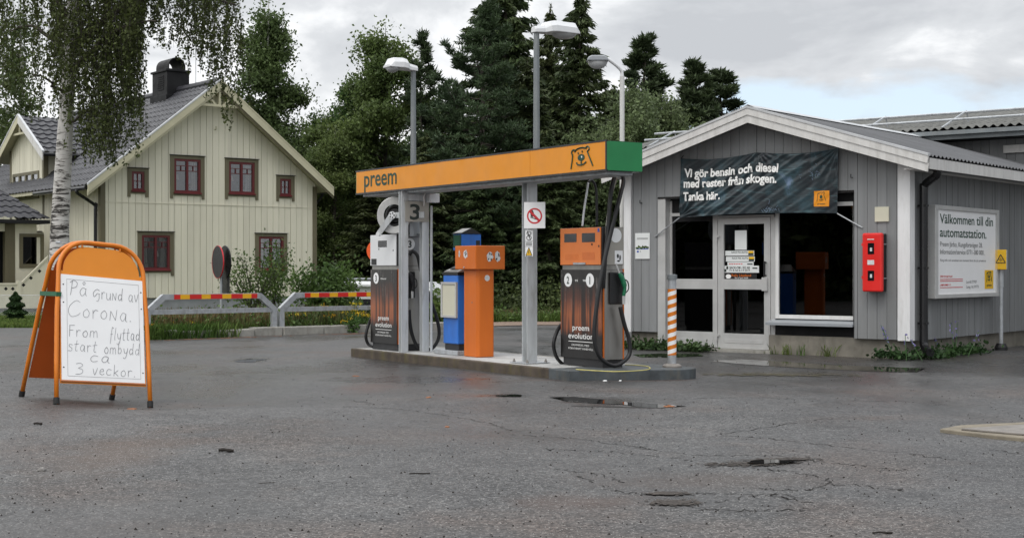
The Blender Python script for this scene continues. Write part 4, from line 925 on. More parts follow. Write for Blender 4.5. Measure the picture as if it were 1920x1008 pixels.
A0, A1, AN0, AN1 = -.985, -.125, .55, .885
TA, rA = pump('fuel_pump', 'orange headed fuel pump with numbers 2 and 1 and a green nozzle', A0, A1, AN0, AN1, dict(
    head=M['orange_pump'], side=M['beige_metal'], displays=((.10, .40, .62, .85), (.53, .84, .61, .85)), locks=((.77, .55), (.93, .50)), numbers=(('2', .19), ('1', .72)), small=(('95', .36, .43), ('98', .55, .62)),
    disc_side=(.60, 1.70), recess=(.28, .93)))
def pumpA_extra():
    n0 = AN0; L = A1 - A0
    T = TA
    T.part('printer_slot', MB().box(A0 + .34 * L, A0 + .62 * L, n0 - .022, n0 - .0065, 1.352, 1.378), M['steel'])
    T.part('sticker', MB().box(A1 - .0005, A1 + .001, AN1 - .15, AN1 - .03, 1.36, 1.52), M['white_board'])
    k = MB()
    for e in (ellipse(AN1 - .105, 1.455, .016, .026, 9), ellipse(AN1 - .072, 1.435, .011, .036, 9), ellipse(AN1 - .095, 1.395, .022, .010, 9)): k.add([(A1 + .0025, u, z) for u, z in e], [tuple(range(9))])
    T.part('print', k, M['black'])
    T.part('sticker', MB().box(A0 + .54 * L, A0 + .83 * L, n0 - .0075, n0 - .0062, 1.41, 1.50), mat('faded_orange_label', (.66, .17, .04), .5))
    T.part('sticker', MB().box(A0 + .12 * L, A0 + .44 * L, n0 - .0075, n0 - .0062, 1.41, 1.48), mat('faded_orange_label', (.68, .18, .04), .5))
    T.part('sticker', MB().box(A0 + .90 * L, A0 + .945 * L, n0 - .0075, n0 - .0062, 1.74, 1.785), M['blue_print'])
    nozzle(T, A1 + .02, AN0 + .25, .98, M['green_noz'], M['alu'])
    # hose: nozzle -> loop near the ground -> up over the mast tip under the sign -> back into the head
    def S(px, py, x): u, z = CF.side(px, py, x); return (x, u, z)
    P = [S(1163, 575, A1 + .09), S(1170, 605, A1 + .10), S(1180, 640, A1 + .12), S(1178, 668, A1 + .13), S(1152, 685, A1 + .14), S(1124, 668, A1 + .12), S(1114, 630, A1 + .10), S(1119, 570, A1 + .09), S(1131, 500, A1 + .08), S(1147, 430, A1 + .07), S(1162, 370, A1 + .05), S(1169, 338, A1 + .03), S(1162, 324, A1 + .02), S(1152, 332, A1 + .01), S(1145, 365, A1 + .01), S(1141, 420, A1 + .02), S(1136, 470, A1 + .03), S(1132, 520, A1 + .03), S(1131, 540, A1 + .02)]
    k = MB(); k.tube(smooth_path(P, 8), .0255, 10); T.part('hose', k, M['hose'], smooth=True)
    # thin bleached hose-lift mast and its twin on the far lane side
    k = MB(); k.tube(smooth_path([S(1137, 425, A1 - .06), S(1141, 395, A1 - .06), S(1148, 360, A1 - .05), S(1157, 332, A1 - .03)], 6), .013, 8); T.part('hose_mast', k, M['beige_metal'], smooth=True)
    k = MB(); xx = A0 + .42; k.tube(smooth_path([S(1092, 424, xx), S(1095, 395, xx), S(1100, 362, xx), S(1103, 342, xx)], 6), .013, 8); T.part('hose_mast', k, M['white_panel'], smooth=True)
    k = MB(); k.tube(smooth_path([S(1103, 342, xx), S(1110, 338, xx), S(1117, 352, xx), S(1119, 385, xx), S(1119, 426, xx)], 6), .016, 8); T.part('hose', k, M['hose'], smooth=True)
    # hose loop of the far nozzle, showing past the left edge
    xx = A0 - .06; k = MB(); k.tube(smooth_path([S(1053, 607, xx + .05), S(1044, 622, xx), S(1038, 645, xx), S(1043, 668, xx), S(1056, 682, xx), S(1070, 684, xx + .05)], 6), .0235, 8); T.part('hose', k, M['hose'], smooth=True)
pumpA_extra()
B0, B1, BN0, BN1 = -5.40, -4.58, .20, .71
TB, rB = pump('fuel_pump', 'diesel pump number 3 with a white head under the hose reel', B0, B1, BN0, BN1, dict(
    head=M['white_panel'], side=M['brushed'], displays=((.30, .63, .60, .81),), locks=((.33, .54), (.87, .49)), numbers=(('3', .22),), small=(('Diesel', .40, .60),),
    disc_side=(.40, 1.66), num_side='3', recess=(.12, .55)))
def pumpB_extra():
    T = TB; L = B1 - B0
    T.part('sticker', MB().box(B0 + .04 * L, B0 + .24 * L, BN0 - .0085, BN0 - .0065, 1.36, 1.45), M['black'])
    nozzle(T, B1 + .02, BN0 + .20, .98, M['black'], M['alu'])
    def S(px, py, x): u, z = CF.side(px, py, x); return (x, u, z)
    P = [S(768, 478, B1 + .03), S(773, 471, B1 + .06), S(783, 480, B1 + .10), S(790, 510, B1 + .12), S(805, 555, B1 + .16), S(820, 600, B1 + .18), S(823, 630, B1 + .18), S(812, 651, B1 + .16), S(795, 654, B1 + .13), S(780, 645, B1 + .1), S(770, 615, B1 + .09), S(767, 580, B1 + .08)]
    k = MB(); k.tube(smooth_path(P, 8), .0255, 10); T.part('hose', k, M['hose'], smooth=True)
    xx = B0 - .05; k = MB(); k.tube(smooth_path([S(700, 590, xx + .06), S(692, 606, xx), S(686, 628, xx), S(690, 644, xx), S(700, 650, xx + .05)], 6), .0235, 8); T.part('hose', k, M['hose'], smooth=True)
pumpB_extra()

def hose_reel():
    # a big steel hose reel on an arm fixed to the posts, above the diesel pump
    cx, cz = CF.face(727, 404, .12); cz0 = cz
    T = Thing('hose_reel', 'grey steel hose reel mounted above the diesel pump', 'hose reel', CF, (cx, .3, cz - .3))
    def ring(n, r0, r1, t):
        pr = MB(); pr.lathe([(r0, n), (r1, n), (r1, n + t), (r0, n + t), (r0, n)], 40, (cx, cz), 'y'); return pr
    for n in (.12, .46):
        k = MB(); N = 40
        vs = []
        for a in range(N):
            c, s = math.cos(2 * math.pi * a / N), math.sin(2 * math.pi * a / N)
            for r, t in ((.160, .004), (.255, .0), (.268, .012), (.262, .028), (.160, .02)): vs.append((cx + r * c, n + t, cz + r * s))
        k.add(vs, [(a * 5 + j, a * 5 + (j + 1) % 5, ((a + 1) % N) * 5 + (j + 1) % 5, ((a + 1) % N) * 5 + j) for a in range(N) for j in range(5)]); T.part('flange', k, M['lamp_grey'] if n > .2 else M['reel'], smooth=False)
    k = MB(); k.lathe([(.10, .15), (.10, .455)], 28, (cx, cz), 'y'); T.part('drum', k, M['black'])
    k = MB()
    for j in range(7): k.tube([(cx + (.132 + .010 * (j % 2)) * math.cos(a * math.pi / 16), .17 + .04 * j, cz + (.132 + .010 * (j % 2)) * math.sin(a * math.pi / 16)) for a in range(33)], .021, 6)
    T.part('hose', k, M['hose'])
    T.part('arm', MB().hexa([(cx - .03, .088, cz - .04), (cx + .48, .088, cz - .045), (cx + .48, .112, cz - .045), (cx - .03, .112, cz - .04), (cx - .03, .088, cz + .04), (cx + .48, .088, cz + .045), (cx + .48, .112, cz + .045), (cx - .03, .112, cz + .04)]), M['column_paint'], bevel=.004)
    k = MB(); P = []
    for s in ((-.05, .02), (.05, -.0), (-.20, -.30), (-.26, -.26)): P.append((cx + s[0], cz + s[1]))
    k.prism(P, .070, .087, 'y'); T.part('guide_arm', k, M['column_paint'])
    k = MB(); k.lathe([(.055, .060), (.055, .0695)], 16, (cx, cz), 'y'); h = T.part('hub', k, M['white_panel'])
    for a in range(5): T.part('bolt', MB().lathe([(.011, .052), (.011, .0595)], 6, (cx + .033 * math.cos(a * 1.257), cz + .033 * math.sin(a * 1.257)), 'y'), M['black'], h)
    T.part('roller', MB().lathe([(.028, .06), (.028, .0695)], 12, (cx - .225, cz - .275), 'y'), M['white_panel'])
    k = MB(); k.tube(smooth_path([(cx + .12, .3, cz + .28), (cx + .22, .3, cz + .30), (cx + .33, .3, cz + .22), (cx + .36, .3, cz + .05)], 6), .013, 6); T.part('guard', k, M['white_panel'])
    T.part('bracket', MB().box(cx + .24, cx + .30, .14, .48, cz - .30, cz + .25), M['lamp_grey'])
    T.part('stand', MB().box(cx - .05, cx + .35, .25, .40, 1.8, cz - .265), M['black'])
    T.o.rotation_euler = (0, 0, CF.ang + math.radians(38))
hose_reel()

def no_flame_sign():
    y = .31; a = CF.face(983, 378, y); c = CF.face(1023, 427, y)
    X, Y, Z = CF.w((a[0] + c[0]) / 2, y, c[1]); fr = Fr(X, Y, .96, -.28)
    s = Y / F; w, h = 40 * s / .97, 49 * s
    T = Thing('no_flame_sign', 'square white no open flame sign on the middle post', 'sign', fr, (0, 0, c[1]))
    z0 = c[1]; T.part('plate', MB().box(-w / 2, w / 2, -.012, -.008, z0, z0 + h), M['white_board'])
    pl = lambda x, z: (x, -.0135, z); cz = z0 + h * .47; k = MB(); r = w * .36
    e = [(r * math.cos(t), cz + r * math.sin(t)) for t in [i * math.pi / 20 for i in range(41)]]
    N = 40; vs = [(q * math.cos(i * math.pi / 20), -.0135, cz + q * math.sin(i * math.pi / 20)) for q in (r, r * .80) for i in range(N)]
    k.add(vs, [(i, (i + 1) % N, N + (i + 1) % N, N + i) for i in range(N)])
    d = r * .58; k.add([(-d - .011, -.0138, cz + d - .011), (-d + .011, -.0138, cz + d + .011), (d + .011, -.0138, cz - d + .011), (d - .011, -.0138, cz - d - .011)], [(0, 1, 2, 3)]); T.part('prohibition_ring', k, M['red_print'])
    k = MB(); k.add([(-.055, -.0130, cz - .008), (.05, -.0130, cz - .045), (.05, -.0130, cz - .057), (-.055, -.0130, cz - .02)], [(0, 1, 2, 3)])
    e = [(-.03 + .022 * math.cos(t) * (1 - .3 * math.sin(t)), cz + .03 + .045 * math.sin(t)) for t in [i * .4488 for i in range(14)]]; k.add([(x, -.0130, z) for x, z in e], [tuple(range(14))]); T.part('match_symbol', k, M['black'])
    fr2 = CF
    for py0, py1, nm in ((431, 452, 'smoke'), (452, 462, 'text'), (462, 481, 'triangle')):
        a = CF.face(985, py0, .318); c = CF.face(996, py1, .318)
        T2 = Thing('warning_label', {'smoke': 'small label with a dark drawing below the no flame sign', 'text': 'small printed text label on the middle post', 'triangle': 'small yellow warning triangle label on the middle post'}[nm], 'label', CF, (a[0], .32, c[1]))
        T2.part('label', MB().box(a[0], c[0] + .04, .3165, .3185, c[1] + .004, a[1] - .004), M['white_board'])
        k = MB(); w = c[0] + .04 - a[0]; hh = a[1] - c[1]; pl2 = lambda u, v: (a[0] + u * w, .3145, c[1] + v * hh)
        if nm == 'triangle':
            k.add([pl2(.1, .12), pl2(.9, .12), pl2(.5, .9)], [(0, 1, 2)]); T2.part('triangle', k, M['yellow'])
            k = MB(); P = [(.1, .12), (.9, .12), (.5, .9), (.1, .12)]
            for i in range(3): stroke(k, P[i:i + 2], pl2, .0045, False)
            stroke(k, [(.5, .3), (.5, .62)], pl2, .006, False); T2.part('print', k, M['black'])
        elif nm == 'text':
            for v in (.2, .45, .7): k.add([pl2(.1, v), pl2(.9, v), pl2(.9, v + .12), pl2(.1, v + .12)], [(0, 1, 2, 3)])
            T2.part('print', k, M['black'])
        else:
            for e in (ellipse(.5, .7, .28, .16, 10), ellipse(.5, .3, .33, .18, 10)): stroke(k, e + [e[0]], pl2, .004, False)
            stroke(k, [(.3, .9), (.7, .1)], pl2, .005, False); T2.part('print', k, M['black'])
no_flame_sign()

def lamp_head(T, p, d, zt, ln, wd, white):
    """flat road-lamp: housing, neck and a hanging bowl; p = post axis, d = unit direction along y (island frame)"""
    x, n = p; s = d
    prof = [(-.05, .0, .055, .075), (.09, .005, .075, .10), (.15, .015, wd / 2 * .92, .15), (.22, .02, wd / 2, .165), (ln - .06, .02, wd / 2 * .92, .16), (ln, .025, wd / 2 * .80, .06)]
    k = MB(); vs = []
    for y, lo, hw, hi in prof:
        vs += [(x - hw, n + s * y, zt + lo), (x - hw * .96, n + s * y, zt + lo + (hi - lo) * .55), (x - hw * .62, n + s * y, zt + hi), (x + hw * .62, n + s * y, zt + hi), (x + hw * .96, n + s * y, zt + lo + (hi - lo) * .55), (x + hw, n + s * y, zt + lo)]
    m = len(prof); fs = [(i * 6 + j, i * 6 + (j + 1) % 6, (i + 1) * 6 + (j + 1) % 6, (i + 1) * 6 + j) for i in range(m - 1) for j in range(6)] + [tuple(range(6)), tuple(range((m - 1) * 6, m * 6))]
    k.add(vs, fs); h = T.part('lamp_housing', k, white, bevel=.008)
    k = MB(); k.grid(lambda u, v: (x + (wd / 2 * .86) * math.cos(u * 2 * math.pi) * math.sin(v * math.pi / 2), n + s * ((ln + .24) / 2 + (ln - .26) / 2 * math.sin(u * 2 * math.pi) * math.sin(v * math.pi / 2)), zt + .024 - .07 * math.cos(v * math.pi / 2)), 28, 7); T.part('lamp_bowl', k, M['lamp_bowl'], h, smooth=True)
    T.part('latch', MB().box(x - wd / 2 - .006, x - wd / 2 * .8, n + s * .30 - .012, n + s * .30 + .012, zt + .045, zt + .085), M['black'], h)
def lamps():
    for x, n, d, zt, lb in ((-4.5, .42, -1, 4.14, 'street lamp on grey pole over the sign beam, its head pointing left'), (-1.45, .50, 1, 4.26, 'street lamp on grey pole over the sign beam, its white head pointing right')):
        T = Thing('lamp_post', lb, 'street lamp', CF, (x, n, SZ1), group='lamps above the pump island')
        T.part('pole', MB().lathe([(.042, SZ1 - .0), (.036, zt + .03)], 14, (x, n)), M['pole_grey'], smooth=False)
        T.part('collar', MB().lathe([(.05, SZ1 + .001), (.05, SZ1 + .05)], 14, (x, n)), M['steel'])
        lamp_head(T, (x, n), d, zt + (.02 if d > 0 else 0), .60 if d > 0 else .43, .30, M['lamp_white'])
    p = at(1166.5, 300, 24.9); T = Thing('lamp_post', 'old white lamp post with flaking rust beside the kiosk, curved arm and grey head', 'street lamp', Fr(p.x, p.y, 1, 0), (0, 0, 0))
    zt = at(0, 132, 24.9).z; k = MB(); k.tube([(0, 0, 0), (0, 0, zt - .1)], .042, 12)
    t = NT('flaking_white_post'); n = t.noise(3.5, t.mapv((1, 1, .35)), 6, .7); t.pbsdf(t.ramp(n, [(.56, (.60, .60, .58)), (.62, (.22, .09, .05))]), .6)
    T.part('pole', k, t.m)
    k = MB(); k.tube(smooth_path([(0, 0, zt - .12), (-.01, 0, zt - .02), (-.08, -.03, zt + .06), (-.22, -.08, zt + .16), (-.30, -.1, zt + .20)], 6), .03, 10); T.part('arm', k, M['lamp_white'], smooth=True)
    T2fr = T; hx = -.40
    k = MB(); k.prism([(-.62, zt + .14), (-.24, zt + .14), (-.26, zt + .20), (-.32, zt + .235), (-.54, zt + .235), (-.60, zt + .20)], -.20, .05); h = T.part('lamp_housing', k, M['lamp_grey'], bevel=.02)
    k = MB(); k.grid(lambda u, v: (-.43 + .17 * math.cos(u * 2 * math.pi) * math.sin(v * math.pi / 2), -.075 + .11 * math.sin(u * 2 * math.pi) * math.sin(v * math.pi / 2), zt + .138 - .13 * math.cos(v * math.pi / 2)), 24, 7); T.part('lamp_bowl', k, M['lamp_bowl'], h, smooth=True)
lamps()

def orange_terminal():
    n0, x1 = .37, -2.74
    a = CF.face(892, 460, n0); x1 = a[0]; x0 = CF.face(853, 460, n0)[0]; n1 = CF.side(947, 460, x1)[0]; z1 = a[1]; z0 = CF.face(892, 505, n0)[1]
    T = Thing('payment_terminal', 'orange boxy terminal on a broad orange pedestal in the middle of the island', 'payment terminal', CF, ((x0 + x1) / 2, (n0 + n1) / 2, IZ))
    px1, pn0 = x1 - .05, n0 + .06; px0 = CF.face(870, 600, pn0)[0]; pn1 = CF.side(928, 600, px1)[0]
    c = .03
    T.part('pedestal', MB().prism([(px0, pn0), (px1 - c, pn0), (px1, pn0 + c), (px1, pn1 - c), (px1 - c, pn1), (px0, pn1)], IZ, z0, 'z'), M['orange_box'], bevel=.006)
    h = T.part('head', MB().box(x0, x1, n0, n1, z0 + .001, z1), M['orange_box'], bevel=.01)
    q = random.Random(3)
    def torn(plc, cx, cz, rx, rz, nm='torn_sticker'):
        k = MB(); P = [(cx + rx * (.7 + .45 * q.random()) * math.cos(i * .42), cz + rz * (.7 + .4 * q.random()) * math.sin(i * .42)) for i in range(15)]; k.add([plc(*p) for p in P], [tuple(range(15))]); T.part(nm, k, M['sticker'], h)
        k = MB()
        for _ in range(4):
            a, b_ = cx + q.uniform(-.5, .5) * rx, cz + q.uniform(-.6, .6) * rz; P = [(a + rx * .22 * q.uniform(.5, 1.3) * math.cos(i), b_ + rz * .22 * q.uniform(.5, 1.3) * math.sin(i)) for i in range(6)]; k.add([plc(*p) for p in P], [tuple(range(6))])
        T.part('sticker_scrap', k.xf(Matrix.Translation((.0015 if plc is S else 0, -.0015 if plc is FR else 0, 0))), M['black'], h)
    S = lambda u, z: (x1 + .002, u, z); FR = lambda x, z: (x, n0 - .002, z)
    L, Wd, hh = x1 - x0, n1 - n0, z1 - z0
    torn(FR, x0 + .52 * L, z0 + .64 * hh, .055, .065); torn(FR, x0 + .22 * L, z0 + .66 * hh, .025, .05)
    torn(S, n0 + .48 * Wd, z0 + .54 * hh, .05, .075); torn(S, n0 + .74 * Wd, z0 + .55 * hh, .045, .08)
    k = MB(); u = pn0 + .55 * (pn1 - pn0); z = CF.side(912, 521, px1)[1]; P = ellipse(u, z, .042, .042, 10); k.add([(px1 + .002, a, b) for a, b in P], [tuple(range(10))]); T.part('torn_sticker', k, M['sticker'])
    T.part('lock', MB().lathe([(.012, n0 - .008), (.012, n0 + .001)], 10, (x0 + .45 * L, z0 + .09 * hh), 'y'), M['steel'], h)
    T.part('screw', MB().lathe([(.010, pn0 - .004), (.010, pn0 + .001)], 8, (px0 + .6 * (px1 - px0), .85), 'y'), M['rust'])
orange_terminal()
def blue_terminal():
    x0, x1, n0, n1 = -3.70, -3.30, .45, .84
    T = Thing('card_terminal', 'bright blue card terminal with slanted steel console, yellowed notice frame and tall head', 'payment terminal', CF, ((x0 + x1) / 2, (n0 + n1) / 2, IZ))
    T.part('step', MB().box(x0 - .2, x1 + .05, n0 - .04, n1 + .05, IZ, IZ + .06), M['steel'], bevel=.006)
    T.part('plinth', MB().box(x0 + .02, x1 - .01, n0 + .02, n1 - .02, IZ + .0605, .27), M['plinth'])
    zt = 1.215; b = T.part('body', MB().box(x0, x1, n0, n1, .27, zt), M['blue'], bevel=.012)
    T.part('collar', MB().box(x0 - .006, x1 + .006, n0 - .006, n1 + .006, zt + .001, zt + .04), M['black'])
    T.part('console', MB().hexa([(x0, n0, zt + .041), (x1, n0, zt + .041), (x1, n1, zt + .041), (x0, n1, zt + .041), (x0 + .02, n0 + .02, zt + .06), (x1 - .02, n0 + .02, zt + .06), (x1 - .05, n1 - .12, zt + .17), (x0 + .05, n1 - .12, zt + .17)]), M['brushed'], bevel=.006)
    T.part('keypad', MB().hexa([(x0 + .1, n0 + .055, zt + .082), (x1 - .1, n0 + .055, zt + .082), (x1 - .12, n0 + .17, zt + .139), (x0 + .12, n0 + .17, zt + .139), (x0 + .1, n0 + .05, zt + .092), (x1 - .1, n0 + .05, zt + .092), (x1 - .12, n0 + .165, zt + .149), (x0 + .12, n0 + .165, zt + .149)]), M['black'])
    T.part('notice_frame', MB().box(x0 - .02, x0 + .015, n0 - .03, n0 - .001, .63, 1.12).box(x1 - .035, x1 - .005, n0 - .03, n0 - .001, .63, 1.12).box(x0 + .015, x1 - .035, n0 - .03, n0 - .001, 1.09, 1.12).box(x0 + .015, x1 - .035, n0 - .03, n0 - .001, .63, .66), M['alu'])
    T.part('notice', MB().box(x0 + .0155, x1 - .0355, n0 - .018, n0 - .002, .6605, 1.0895), M['cream_paper'])
    T.part('sticker', MB().box(x1, x1 + .002, n0 + .1, n0 + .17, 1.1, 1.17), M['dark_green'])
    # tall head behind the console
    hx0, hx1, hn0, hn1 = x0 - .14, x1 - .30, n0 + .24, n1 + .17
    T.part('neck', MB().box(x0 + .03, hx1 - .01, hn0 + .1, n1 - .02, zt + .041, 1.56), M['black'])
    h = T.part('head', MB().box(hx0, hx1, hn0, hn1, 1.56, 1.79), M['blue'], bevel=.01)
    T.part('roof', MB().hexa([(hx0 - .01, hn0 - .01, 1.791), (hx1 + .01, hn0 - .01, 1.791), (hx1 + .01, hn1, 1.791), (hx0 - .01, hn1, 1.791), (hx0 - .01, hn0 - .005, 1.80), (hx1 + .01, hn0 - .005, 1.80), (hx1 + .01, hn0 + .16, 1.87), (hx0 - .01, hn0 + .16, 1.87)]), M['black'], h)
    T.part('solar_cell', MB().add([(hx0 + .005, hn0 + .005, 1.807), (hx1 - .005, hn0 + .005, 1.807), (hx1 - .005, hn0 + .15, 1.871), (hx0 + .005, hn0 + .15, 1.871)], [(0, 1, 2, 3)]), M['brushed'], h)
    T.part('screen', MB().box(hx0 + .01, hx1 - .01, hn0 - .004, hn0 - .0005, 1.60, 1.78), M['dark_green'], h)
    k = MB()
    for i in range(6): k.box(hx0 + .04, hx1 - .05, hn0 - .0055, hn0 - .0042, 1.615 + .027 * i, 1.625 + .027 * i)
    T.part('print', k, M['green_noz'], h)
    T.part('sticker', MB().box(hx1, hx1 + .002, hn1 - .085, hn1 - .02, 1.61, 1.70), M['black'], h)
blue_terminal()

def bollard():
    X, Y = gnd(1260, 688, IZ + .003); fr = Fr(X, Y, 1, 0); zt = H - 10 * Y / F; r = .052
    T = Thing('bollard', 'orange and white striped steel bollard at the end of the island', 'bollard', fr, (0, 0, IZ + .003))
    b0 = IZ + .003
    T.part('foot', MB().lathe([(.115, b0), (.115, b0 + .02), (.09, b0 + .04), (.06, b0 + .045)], 24), M['rust'])
    T.part('tube', MB().lathe([(r, b0 + .045), (r, zt - .05)], 28), M['steel'], smooth=False)
    T.part('cap', MB().lathe([(.062, zt - .06), (.062, zt - .005), (.03, zt)], 24), M['pole_grey'])
    k1, k2 = MB(), MB(); z0, z1 = .27, 1.06; N = 48; nb = 16
    def helix(k, s, w):
        for i in range(N):
            a, b = 2 * math.pi * i / N, 2 * math.pi * (i + 1) / N; o = lambda t: s + (t / (2 * math.pi)) * (2 * (z1 - z0) / nb * 1.0)
            za, zb_ = o(a), o(b); P = [(a, za), (b, zb_), (b, zb_ + w), (a, za + w)]; P = [(t, min(z1, max(z0, z))) for t, z in P]
            if P[3][1] - P[0][1] < .001 and P[2][1] - P[1][1] < .001: continue
            k.add([((r + .0012) * math.cos(t), (r + .0012) * math.sin(t), z) for t, z in P], [(0, 1, 2, 3)])
    w = (z1 - z0) / nb * 1.0
    for j in range(-1, nb // 2 + 1): helix(k1, z0 + 2 * j * w, w); helix(k2, z0 + (2 * j + 1) * w, w)
    T.part('orange_stripe', k1, M['orange_tube']); T.part('white_stripe', k2, M['white_board'])
bollard()

# ------------------------------------------------------------------ folding pavement sign with handwriting
G = {  # pen strokes on a unit cell: x 0..w, y 0 = baseline, 1 = capital height
 'P': (.55, [[(.06, 0), (.12, .5), (.16, 1.)], [(.0, .86), (.25, 1.02), (.52, .85), (.44, .58), (.12, .48)]]),
 'å': (.55, [[(.48, .5), (.25, .58), (.06, .3), (.2, .03), (.42, .2), (.5, .55)], [(.5, .55), (.46, .2), (.56, .04)], [(.3, .80), (.24, .90), (.32, .99), (.42, .92), (.36, .80), (.3, .80)]]),
 'G': (.72, [[(.66, .62), (.36, .72), (.0, .42), (.12, .12), (.42, .40)], [(.42, .40), (.7, .36)], [(.62, .4), (.64, .0), (.5, -.22), (.35, -.2)]]),
 'g': (.5, [[(.42, .5), (.2, .56), (.06, .3), (.2, .08), (.38, .25), (.44, .52)], [(.44, .52), (.42, 0), (.3, -.32), (.08, -.3)]]),
 'r': (.4, [[(.06, .56), (.08, .0)], [(.08, .35), (.2, .55), (.4, .52)]]),
 'u': (.5, [[(.04, .55), (.08, .12), (.25, .02), (.42, .2), (.46, .55)], [(.46, .55), (.46, .0)]]),
 'n': (.5, [[(.06, .0), (.08, .58)], [(.08, .58), (.4, .02)], [(.4, .02), (.46, .60)]]),
 'd': (.55, [[(.44, .42), (.22, .52), (.06, .26), (.2, .03), (.42, .22)], [(.5, 1.), (.44, .4), (.46, .0)]]),
 'a': (.52, [[(.42, .48), (.22, .56), (.06, .28), (.18, .04), (.36, .18), (.44, .5)], [(.44, .5), (.42, .1), (.52, .0)]]),
 'v': (.42, [[(.02, .55), (.18, .02), (.4, .62)]]),
 'C': (.8, [[(.78, .92), (.5, 1.02), (.12, .7), (.02, .3), (.22, .0), (.6, .08), (.8, .25)]]),
 'o': (.5, [[(.3, .55), (.08, .35), (.12, .06), (.36, .04), (.46, .32), (.3, .55)]]),
 'N': (.55, [[(.04, .0), (.08, .6)], [(.08, .6), (.42, .02)], [(.42, .02), (.5, .7)]]),
 '.': (.2, [[(.06, .0), (.09, .05), (.12, .01)]]),
 'F': (.5, [[(.10, 0), (.10, .95)], [(.06, .93), (.5, .98)], [(.1, .52), (.4, .56)]]),
 'm': (.75, [[(.04, .0), (.08, .52)], [(.08, .4), (.22, .54), (.34, .45), (.36, .0)], [(.36, .36), (.5, .54), (.62, .45), (.66, .0)]]),
 'f': (.4, [[(.5, .9), (.36, 1.), (.26, .7), (.1, -.3)], [(.1, .42), (.4, .48)]]),
 'l': (.26, [[(.26, 1.), (.12, .3), (.14, .0)]]),
 'y': (.5, [[(.06, .52), (.16, .12), (.4, .2), (.5, .55)], [(.5, .55), (.36, -.1), (.14, -.36), (.0, -.25)]]),
 't': (.4, [[(.26, .92), (.14, .2), (.2, .02), (.34, .06)], [(.02, .56), (.42, .62)]]),
 's': (.42, [[(.42, .52), (.16, .58), (.1, .42), (.36, .24), (.32, .04), (.02, .04)]]),
 'b': (.5, [[(.14, 1.), (.08, .4), (.08, .02)], [(.08, .35), (.28, .5), (.42, .28), (.3, .04), (.1, .04)]]),
 'c': (.5, [[(.48, .5), (.22, .56), (.06, .3), (.16, .05), (.46, .1)]]),
 '3': (.55, [[(.04, .92), (.3, 1.), (.46, .8), (.2, .55)], [(.2, .55), (.48, .42), (.42, .1), (.05, .02)]]),
 'e': (.45, [[(.06, .28), (.38, .34), (.3, .54), (.1, .42), (.08, .12), (.3, .02), (.44, .12)]]),
 'k': (.5, [[(.1, 1.), (.08, 0)], [(.44, .52), (.1, .24)], [(.16, .28), (.46, .0)]]), ' ': (.4, [])}
def handwrite(mb, txt, x0, x1, zb, hgt, place, r, tilt=0, seed=0):
    q = random.Random(seed); tot = sum(G[c][0] + .14 for c in txt); sc = (x1 - x0) / tot; x = x0
    for c in txt:
        w, st = G[c]; jit = q.uniform(-.03, .03); sl = .12
        for s in st:
            stroke(mb, [(x + (px + sl * py * .5) * sc * 1.0, zb + tilt * (x - x0) + (py + jit) * hgt) for px, py in s], place, r * q.uniform(.85, 1.15), True, 4)
        x += (w + .14) * sc
